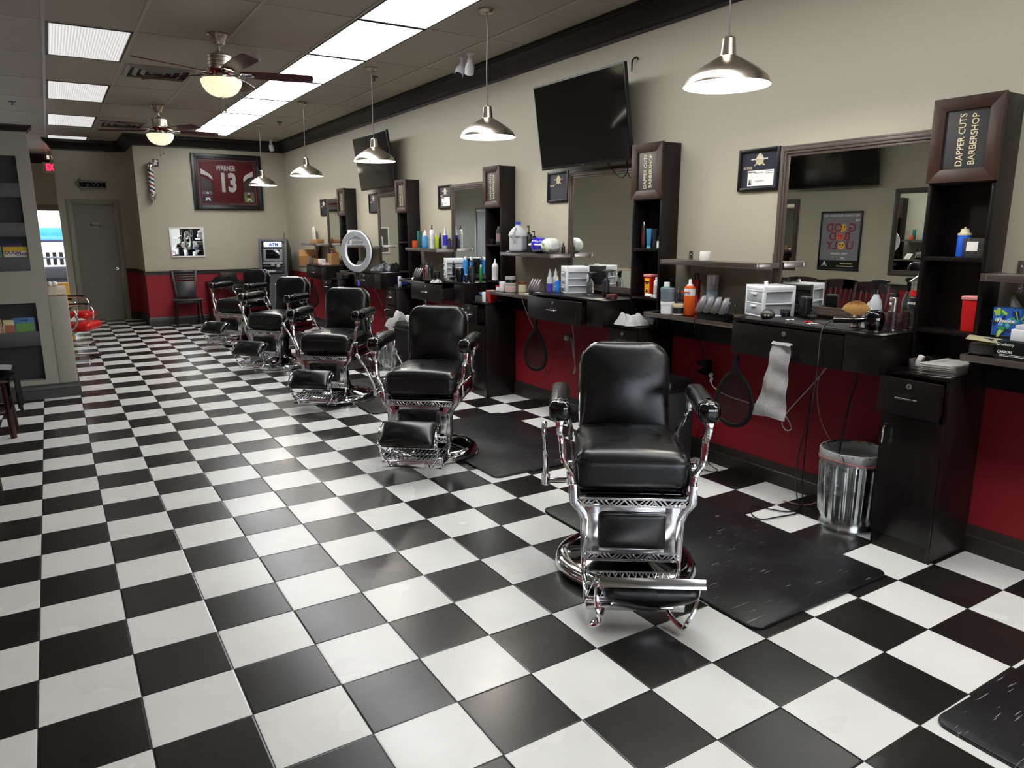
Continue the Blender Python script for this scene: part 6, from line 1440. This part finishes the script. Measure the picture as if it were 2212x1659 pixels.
cord([(3.2, 5.55, 1.1), (3.28, 5.5, .9), (3.35, 5.45, .6), (3.30, 5.62, .3), (3.28, 5.72, .01)], .0022, 'black', t)

# ------------------------------------------------------------------ ATM in the corner
t = thing('cash_machine', 'grey and black ATM cash machine in the far right corner', 'cash machine', (3.58, 10.98, 0), R(-24))
def curve_y(z):   # front curve
    return -.30+.10*max(0, (z-.8)/.65)**1.6+.02*(z < .8)
W = .235
zs = [0, .2, .5, .8, .9, 1.0, 1.1, 1.2, 1.3, 1.38, 1.43, 1.455]
fr = [(curve_y(z), z) for z in zs]
bm = nb(); prism(bm, [(.32, 0)]+[(y+.06, z) for y, z in fr[:-1]]+[(-.1, 1.44), (.1, 1.40), (.28, 1.28), (.32, 1.24)], -W+.01, W-.01, 'yz', bev=.008); obj('cabinet', bm, M['atmd'], t)
for s in (-1, 1):
    bm = nb(); prism(bm, fr+[(fr[-1][0]+.09, 1.455)]+[(y+.075, z) for y, z in fr[::-1][1:]], min(s*W, s*(W-.045)), max(s*W, s*(W-.045)), 'yz', bev=.006); obj('side_frame', bm, M['atmg'], t)
bm = nb(); prism(bm, [(-.20, 1.45), (-.05, 1.45), (-.06, 1.405), (-.21, 1.40)], -W, W, 'yz', bev=.01); obj('top_hood', bm, M['atmg'], t)
bm = nb(); prism(bm, [(-.245, .86), (-.28, .86), (-.28, .0), (-.245, 0)], -W+.045, W-.045, 'yz'); obj('lower_door', bm, M['atmg'], t)
X = TR(0, -.205, 1.36, rx=R(-8))
bm = nb(); box(bm, -.15, .15, -.012, .02, -.045, .04, .004, Mx=X); sgn = obj('sign_panel', bm, mat('lit_sign', '#e4ebfb', .4, emit='#dfe8ff', es=.35), t)
text('ATM', .07, (.02, -.232, 1.352), (1,0,0), (0,.14,1), flat('#2348b8'), t, sx=1.1, bold=.002)
bm = nb(); box(bm, -.165, .165, -.02, .02, -.12, .10, .01, Mx=TR(0, -.225, 1.18, rx=R(-12))); scr = obj('screen_surround', bm, flat('#6e7178'), t)
bm = nb(); box(bm, -.115, .115, -.026, -.018, -.075, .075, .002, Mx=TR(0, -.225, 1.185, rx=R(-12))); obj('screen', bm, M['screen'], t)
bm = nb(); box(bm, -.165, .165, -.06, .02, -.02, .02, .008, Mx=TR(0, -.25, 1.04)); box(bm, -.165, .165, -.03, .02, -.008, .008, .003, Mx=TR(0, -.25, .99)); obj('shelf_band', bm, flat('#8b8e93', .35), t)
bm = nb(); box(bm, -.03, .03, -.325, -.28, .99, 1.06, .004); box(bm, .06, .12, -.325, -.28, .97, 1.02, .006); obj('card_reader', bm, flat('#a4a6a8', .3), t)
bm = nb(); box(bm, -.15, .15, -.05, .03, -.01, .01, .003, Mx=TR(0, -.27, .9, rx=R(25))); kp = obj('keypad_shelf', bm, flat('#3c3f45'), t)
bm = nb()
for i in range(4):
    for j in range(4): box(bm, -.1+.035*i, -.072+.035*i, -.045+.017*j, -.032+.017*j, .01, .014, .001, Mx=TR(0, -.27, .9, rx=R(25)))
obj('key', bm, flat('#b7bcc4'), kp)
bm = nb(); ell(bm, .03, .03, .03, TR(.02, -.29, .66), seg=10); cyl(bm, .04, -.01, .01, seg=24, Mx=TR(.02, -.285, .66, rx=PI/2)); obj('dial_lock', bm, M['nickel'], t)
for s in (-1, 1):
    bm = nb(); tube(bm, [(s*.13-.02, -.29, .5), (s*.13+.02, -.29, .5)], .006, 6, smooth=0); obj('hinge', bm, M['steel'], t)
bm = nb(); tube(bm, [(.17, .0, 1.43), (.17, .0, 1.56)], .005, 6, smooth=0); obj('antenna', bm, M['black'], t)

# ------------------------------------------------------------------ chair and little table at the back wall
def legbar(bm, a, b, w=.034, d=.03):
    a, b = Vector(a), Vector(b); tube(bm, [a, b], w/2*1.15, 4, smooth=0)
t = thing('side_chair', 'black slat-topped wooden chair against the back wall', 'chair', (2.10, 11.17, 0), R(-4))
bm = nb(); cushion(bm, .43, .41, .035, .015, 0, Mx=TR(0, 0, .455), n=12, fn=lambda o: Vector((o.x*(1-.12*o.y/.2), o.y, o.z-.012*(1-(o.x/.2)**2)*(o.z > 0)))); obj('seat', bm, M['dkwood'] if 'dkwood' in M else M.setdefault('dkwood', mat('black_stained_wood', '#1b1614', .32)), t)
for sx in (-1, 1):
    bm = nb(); legbar(bm, (sx*.185, -.175, .44), (sx*.2, -.19, 0)); obj('leg', bm, M['dkwood'], t)
    bm = nb(); legbar(bm, (sx*.165, .17, .44), (sx*.18, .215, 0)); obj('leg', bm, M['dkwood'], t)
bm = nb(); box(bm, -.18, .18, -.185, -.165, .39, .44, .003); box(bm, -.16, .16, .16, .18, .39, .44, .003)
for s in (-1, 1): box(bm, s*.18-.01, s*.18+.01, -.17, .17, .39, .44, .003)
obj('seat_rail', bm, M['dkwood'], t)
X = TR(0, .185, .47, rx=R(-9)); bm = nb()
def slat(z0, z1, w0, w1): prism(bm, [(-w0, z0), (w0, z0), (w1, z1), (-w1, z1)], -.008, .008, 'xz', Mx=X, bev=.003)
slat(.0, .27, .155, .19)
for z in (.295, .335, .375): slat(z, z+.022, .195, .2)
slat(.42, .465, .205, .21)
for s in (-1, 1): prism(bm, [(s*.155, 0), (s*.125, 0), (s*.172, .465), (s*.212, .465)], -.01, .01, 'xz', Mx=X, bev=.003)
obj('backrest', bm, M['dkwood'], t)
t = thing('side_table', 'small dark red-brown wall table behind the farthest barber chair', 'table', (2.86, 11.2, 0))
bm = nb(); box(bm, -.40, .42, -.22, .26, .70, .725, .003); obj('tabletop', bm, M['wood_h'], t)
for s in (-1, 1):
    bm = nb(); box(bm, s*.37-.012, s*.37+.012, -.2, .24, 0, .70, .002); obj('side_panel', bm, flat('#3a0d12', .35), t)
bm = nb(); box(bm, -.1, .22, -.2, -.185, .54, .69, .002); dw = obj('drawer', bm, M['wood'], t)
bm = nb(); tube(bm, [(-.0, -.2, .62), (-.0, -.225, .61), (.12, -.225, .61), (.12, -.2, .62)], .004, 6, smooth=3); obj('handle', bm, M['chrome'], dw)
rumple('heap of black cloth on the small wall table', 2.72, 11.15, .726, .42, .3, .09, M['blackcloth'], seed=41, name='cloth_heap', cat='cloth')
cbox('wooden_box', 'dark brown box behind the black cloth on the wall table', 'box', 2.82, 11.34, .726, .28, .12, .15, '#241314')

# ------------------------------------------------------------------ left wall: chairs, mirrors, poster (also seen in the mirrors)
M['cherry'] = noise_col(mat('dark_cherry_wood', '#2e1613', .35), '#25110f', '#3c1e19', 10, (4, 4, 1))
def slat_chair(label, x, y, rz):
    """front towards local -y"""
    t = thing('waiting_chair', label, 'chair', (x, y, 0), rz, 'dark wooden waiting chairs')
    bm = nb(); cushion(bm, .42, .42, .036, .015, 0, Mx=TR(0, 0, .455), n=10); obj('seat', bm, M['cherry'], t)
    for sx in (-1, 1):
        bm = nb(); tube(bm, [(sx*.175, -.17, .44), (sx*.192, -.19, 0)], .022, 8, smooth=0); obj('leg', bm, M['cherry'], t)
        bm = nb(); tube(bm, [(sx*.17, .18, .44), (sx*.185, .215, 0)], .021, 8, smooth=0); obj('leg', bm, M['cherry'], t)
        bm = nb(); tube(bm, [(sx*.19, .19, .45), (sx*.2, .205, .68), (sx*.21, .25, .93)], .018, 8, smooth=3); obj('back_post', bm, M['cherry'], t)
    bm = nb()
    for z in (.15, .24): tube(bm, [(-.18, -.18, z+.03), (.18, -.18, z+.03)], .01, 6, smooth=0)
    for s in (-1, 1): tube(bm, [(s*.185, -.18, .2), (s*.182, .2, .2)], .01, 6, smooth=0)
    obj('stretcher', bm, M['cherry'], t)
    bm = nb(); cloth(bm, 1, 1, lambda u, v: Vector(((u-.5)*.44, .235+.02*v+.03*(1-(2*u-1)**2), .83+.12*v+.015*(1-(2*u-1)**2)*v)), 12, 4, .018); obj('top_rail', bm, M['cherry'], t)
    bm = nb()
    for i in range(5): x_ = -.13+.065*i; tube(bm, [(x_, .19, .46), (x_*1.05, .215, .66), (x_*1.1, .25, .85)], .009, 4, smooth=3, flatx=1.6)
    obj('back_slat', bm, M['cherry'], t)
    return t
ch = slat_chair('dark wooden waiting chair at the left edge with black cloth over it', -.385, 4.63, R(90))
dup(ch, 'dark wooden waiting chair whose leg shows at the left edge below the first', (-.42, 2.87, 0), R(90))
dup(ch, 'dark wooden waiting chair against the left wall, right one in the near mirror', (-.62, 3.42, 0), R(90)); dup(ch, 'dark wooden waiting chair against the left wall, left one in the near mirror', (-.62, 4.0, 0), R(90))
t = thing('jacket', 'black cloth jacket draped over the seat of the left edge chair', 'jacket', (-.215, 4.60, .476), 0)
def jk(u, v):
    x = -.16+.30*u; y = -.24+.46*v; e = max(0, (x-.10))*1.0
    z = .022+.02*math.sin(9*u+4*v)-(max(0, u-.78)*1.25)-.02*math.sin(14*v)*max(0, u-.7)
    return Vector((x-.25*max(0, u-.8)+.02*math.sin(10*v)*u, y+.02*math.sin(6*u), z))
bm = nb(); cloth(bm, 1, 1, jk, 26, 26, .008); obj('black_cloth', bm, M['blackcloth'], t)
bm = nb(); cloth(bm, 1, 1, lambda u, v: Vector((-.12+.2*u, -.17+.26*v, .052+.012*math.sin(3*u))), 8, 8, .004); tag(obj('magazine', bm, flat('#c9cbd6', .4), loc=(-.23, 4.60, .487)), 'white paper lying on the black cloth at the left edge', 'paper')
wall_mirror(2.25, 2.98, 1.03, 2.07, 'brown-framed mirror on the left wall, at the right in the near mirror', x=LX, s=1)
wall_mirror(4.34, 5.1, 1.03, 2.0, 'brown-framed mirror on the left wall, at the left in the near mirror', x=LX, s=1)
wall_mirror(.5, 1.3, 1.03, 2.0, 'brown-framed mirror on the left wall beside the camera', x=LX, s=1)
t = thing('review_poster', 'black-framed grey poster reading GOOD BAD UGLY, seen in the near mirror', 'poster', (LX, 3.68, 1.055))
w, H = .6, .765; bm = nb()
for q in ((-w/2, -w/2+.022, 0, H), (w/2-.022, w/2, 0, H), (-w/2, w/2, 0, .022), (-w/2, w/2, H-.022, H)): box(bm, 0, .02, q[0], q[1], q[2], q[3], .003)
obj('frame', bm, M['black'], t)
bm = nb(); box(bm, 0, .008, -w/2+.02, w/2-.02, .13, H-.02); obj('sheet', bm, M['slate'], t)
bm = nb(); box(bm, 0, .008, -w/2+.02, w/2-.02, .02, .13); obj('footer', bm, M['blackm'], t)
def pt(s, z, size, m, y=0, sx=1, bold=.0008, al='CENTER'): return text(s, size, (.0095, y, z), (0,1,0), (0,0,1), m, t, sx=sx, bold=bold, align=al)
M['crimson'] = mat('crimson_print', '#8c2434', .5)
pt('WE WANNA HEAR FROM YOU', .705, .04, M['paper'], sx=.92); pt('THE', .645, .04, M['paper'], y=-.24)
pt('G', .55, .15, M['crimson'], y=-.165, bold=.003); pt('OD', .55, .15, M['crimson'], y=.095, bold=.003)
pt('B', .435, .15, M['crimson'], y=-.105, bold=.003); pt('D', .435, .15, M['crimson'], y=.11, bold=.003)
pt('U', .32, .15, M['crimson'], y=-.15, bold=.003); pt('LY', .32, .15, M['crimson'], y=.11, bold=.003)
pt('POST A REVIEW', .215, .034, M['paper']); pt('yelp', .165, .034, M['paper'], y=-.06)
pt('DAPPERCUTS.MOBI', .09, .022, M['gold'], y=-.12, sx=.9); pt('WWW.DAPPERCUTSBARBERSHOP.COM', .055, .017, M['gold'], y=-.10, sx=.8)
for y, z, c in ((-.035, .55, '#f0b73c'), (.0, .435, '#e8603c'), (-.03, .32, '#e6c04a')):
    bm = nb(); ell(bm, .002, .05, .05, TR(.009, y, z), seg=12); f_ = obj('face_disc', bm, flat(c), t)
    bm = nb(); 
    for s in (-1, 1): ell(bm, .001, .012, .014, TR(.0115, y+s*.019, z+.012), seg=6)
    box(bm, .0105, .012, y-.018, y+.018, z-.024, z-.018); obj('face_features', bm, flat('#8e1c1c'), f_)
bm = nb()
for a in range(4): lathe(bm, [(.026, 0), (.026, .001), (.015, .001), (.015, 0)], 6, mi=a, Mx=TR(.0085, .065, .165, ry=PI/2), a0=a*PI/2, a1=(a+1)*PI/2)
obj('ring_logo', bm, [flat('#c8483c'), flat('#d8a83c'), flat('#4a9a5c'), flat('#4a76c0')], t)
bm = nb()
for s in (-1, 1): prism(bm, [(.2+s*.045, .045), (.2+s*.05, .052), (.2-s*.02, .088), (.2-s*.025, .08)], .008, .0095, 'yz')
prism(bm, [(.175, .085), (.2, .115), (.225, .085)], .008, .0095, 'yz'); obj('razor_emblem', bm, M['paper'], t)

# ------------------------------------------------------------------ red chairs in the play area
def red_chair(label, x, y, rz):
    t = thing('red_chair', label, 'chair', (x, y, 0), rz, 'red vinyl chairs with bent chrome frames')
    bm = nb(); cushion(bm, .46, .50, .105, .05, .012, Mx=TR(0, -.03, .42), n=12); obj('seat', bm, M['redvinyl'], t)
    bm = nb(); cushion(bm, .44, .3, .08, .038, .0, Mx=TR(0, .22, .66, rx=R(78)), n=10); obj('backrest', bm, M['redvinyl'], t)
    for s in (-1, 1):
        bm = nb(); tube(bm, [(s*.25, .24, .62), (s*.26, .1, .665), (s*.26, -.06, .66), (s*.26, -.16, .60), (s*.255, -.15, .47), (s*.25, -.04, .36), (s*.245, .1, .28), (s*.24, .2, .12), (s*.24, .12, .02), (s*.24, -.24, .016)], .0125, 10); obj('chrome_frame', bm, M['chrome'], t)
        bm = nb(); box(bm, s*.26-.022, s*.26+.022, -.12, .12, .665, .685, .006); obj('arm_pad', bm, M['black'], t)
    bm = nb(); tube(bm, [(-.24, -.24, .016), (.24, -.24, .016)], .0125, 8, smooth=0); obj('floor_bar', bm, M['chrome'], t)
    return t
rc = red_chair('nearer red vinyl chair past the divider, white paper on it', .34, 8.35, R(68))
dup(rc, 'farther red vinyl chair past the divider, by the office door', (.36, 9.75, 0), R(72))
rumple('ragged white paper sheet on the nearer red chair', .33, 8.33, .485, .26, .26, .025, M['paper'], seed=51, name='paper_sheet', cat='paper')
cbox('yellow_bin', 'yellow box beyond the divider ledge', 'box', .24, 10.6, 0, .3, .34, .83, '#d8a016')
cbox('blue_bag', 'dark blue patterned bag on the floor behind the divider', 'bag', .12, 8.0, 0, .26, .24, .3, '#2c4f7a', bev=.04)
for i in range(2):
    bm = nb(); ell(bm, .028, .028, .028, TR(0, 0, .028), seg=10); tag(obj('white_ball', bm, M['white'], loc=(.165+.045*i, 7.1, 1.0)), ['left of two small white balls on the tan ledge', 'right of two small white balls on the tan ledge'][i], 'ball')

# ------------------------------------------------------------------ outside the storefront
bm = nb(); box(bm, -14, 14, 16.2, 40, -.15, -.05); struct('ground_outside', bm, M['asphalt'])
t = thing('parked_car', 'pale off-road vehicle parked outside the far left window', 'car', (.15, 19.2, -.05))
bm = nb(); cushion(bm, 1.5, 2.0, .62, .1, .02, Mx=TR(0, 1.0, 1.03), n=10); cushion(bm, 1.4, 1.7, .75, .06, 0, Mx=TR(0, 2.42, 1.52), n=8); box(bm, -.75, .75, -.02, .06, .76, 1.22, .02); obj('body', bm, M['car'], t)
bm = nb(); box(bm, -.68, .68, 1.5, 1.58, 1.40, 1.74, .02); wsd = obj('windshield', bm, M['carglass'], t)
bm = nb(); box(bm, -.72, .72, 1.46, 1.54, 1.36, 1.40, .004); obj('wiper_cowl', bm, M['black'], t)
bm = nb()
for i in range(7): cushion(bm, .085, .03, .31, .014, 0, Mx=TR(-.42+.14*i, -.025, .98), n=6)
obj('grille_slots', bm, M['black'], t)
bm = nb(); box(bm, -.8, .8, -.22, -.02, .50, .78, .03); box(bm, -.7, .7, -.1, .1, .3, .52, .02); obj('bumper', bm, M['rubber'], t)
bm = nb(); tube(bm, [(-.45, -.2, .66), (-.4, -.24, .94), (-.3, -.24, 1.0), (.3, -.24, 1.0), (.42, -.24, .92), (.5, -.2, .66)], .022, 8); obj('bull_bar', bm, M['atmg'], t)
for s in (-1, 1):
    bm = nb(); lathe(bm, [(0, 0), (.09, 0), (.095, .03), (0, .04)], 24, Mx=TR(s*.6, -.0, .97, rx=PI/2)); obj('headlight', bm, M['clear'], t)
    for yy in (.5, 2.6):
        bm = nb(); lathe(bm, [(0, -.12), (.34, -.12), (.37, -.06), (.37, .06), (.34, .12), (0, .12)], 32, Mx=TR(s*.78, yy, .37, ry=PI/2)); obj('wheel', bm, M['rubber'], t)

# ------------------------------------------------------------------ light, world, camera
w = bpy.data.worlds.new('sky'); bpy.context.scene.world = w; w.use_nodes = True
bg = w.node_tree.nodes['Background']; bg.inputs['Color'].default_value = (.82, .9, 1, 1); bg.inputs['Strength'].default_value = 4.0
sun = bpy.data.lights.new('sun', 'SUN'); sun.energy = 3.2; sun.angle = R(1); sun.color = (1, .96, .9); so = bpy.data.objects.new('sun', sun); C.objects.link(so); so.rotation_euler = (R(48), 0, R(150))
def portal(x0, x1, y, z0, z1, face):
    l = bpy.data.lights.new('daylight_portal', 'AREA'); l.shape = 'RECTANGLE'; l.size = x1-x0; l.size_y = z1-z0; l.cycles.is_portal = True
    o = bpy.data.objects.new('daylight_portal', l); C.objects.link(o); o.location = ((x0+x1)/2, y, (z0+z1)/2); o.rotation_euler = (R(90) if face < 0 else R(-90), 0, 0)
for a, b in [(-1.3, .5), (.7, 2.2)]: portal(a, b, 16.15, .28, 2.13, -1)
for a, b in [(-.9, .5), (.7, 2.1), (2.3, 3.7)]: portal(a, b, FY-.15, .28, 2.13, 1)

cam = bpy.data.cameras.new('camera'); co = bpy.data.objects.new('camera', cam); C.objects.link(co)
CR = (0.8472647763088788, -0.5311650358675286, -0.0024705258777940942)
CU = (0.11214225566059643, 0.17432870859939187, 0.9782809493460568)
CF = (0.5191979519620809, 0.8291400400595279, -0.2072686195459057)
CO = (0.20783537345335398, -2.281079011958714, 1.5847947046091981)
CFOC = 1566.3183581215883
Rv = Vector((CR)); Uv = Vector((CU)); Fv = Vector((CF))
m3 = Matrix((Rv, Uv, -Fv)).transposed()
co.matrix_world = Matrix.Translation(Vector(CO)) @ m3.to_4x4()
cam.sensor_width = 36; cam.lens = CFOC/2212*36; cam.clip_start = .05; cam.clip_end = 200
sc = bpy.context.scene; sc.camera = co
vs = sc.view_settings; vs.view_transform = 'Standard'; vs.look = 'None'; vs.exposure = 1.25; vs.gamma = 1; vs.use_curve_mapping = False
sc.cycles.max_bounces = 8; sc.cycles.diffuse_bounces = 4; sc.cycles.glossy_bounces = 5; sc.cycles.transmission_bounces = 6; sc.cycles.caustics_reflective = False; sc.cycles.caustics_refractive = False; sc.cycles.sample_clamp_indirect = 6
sc.cycles.use_denoising = True
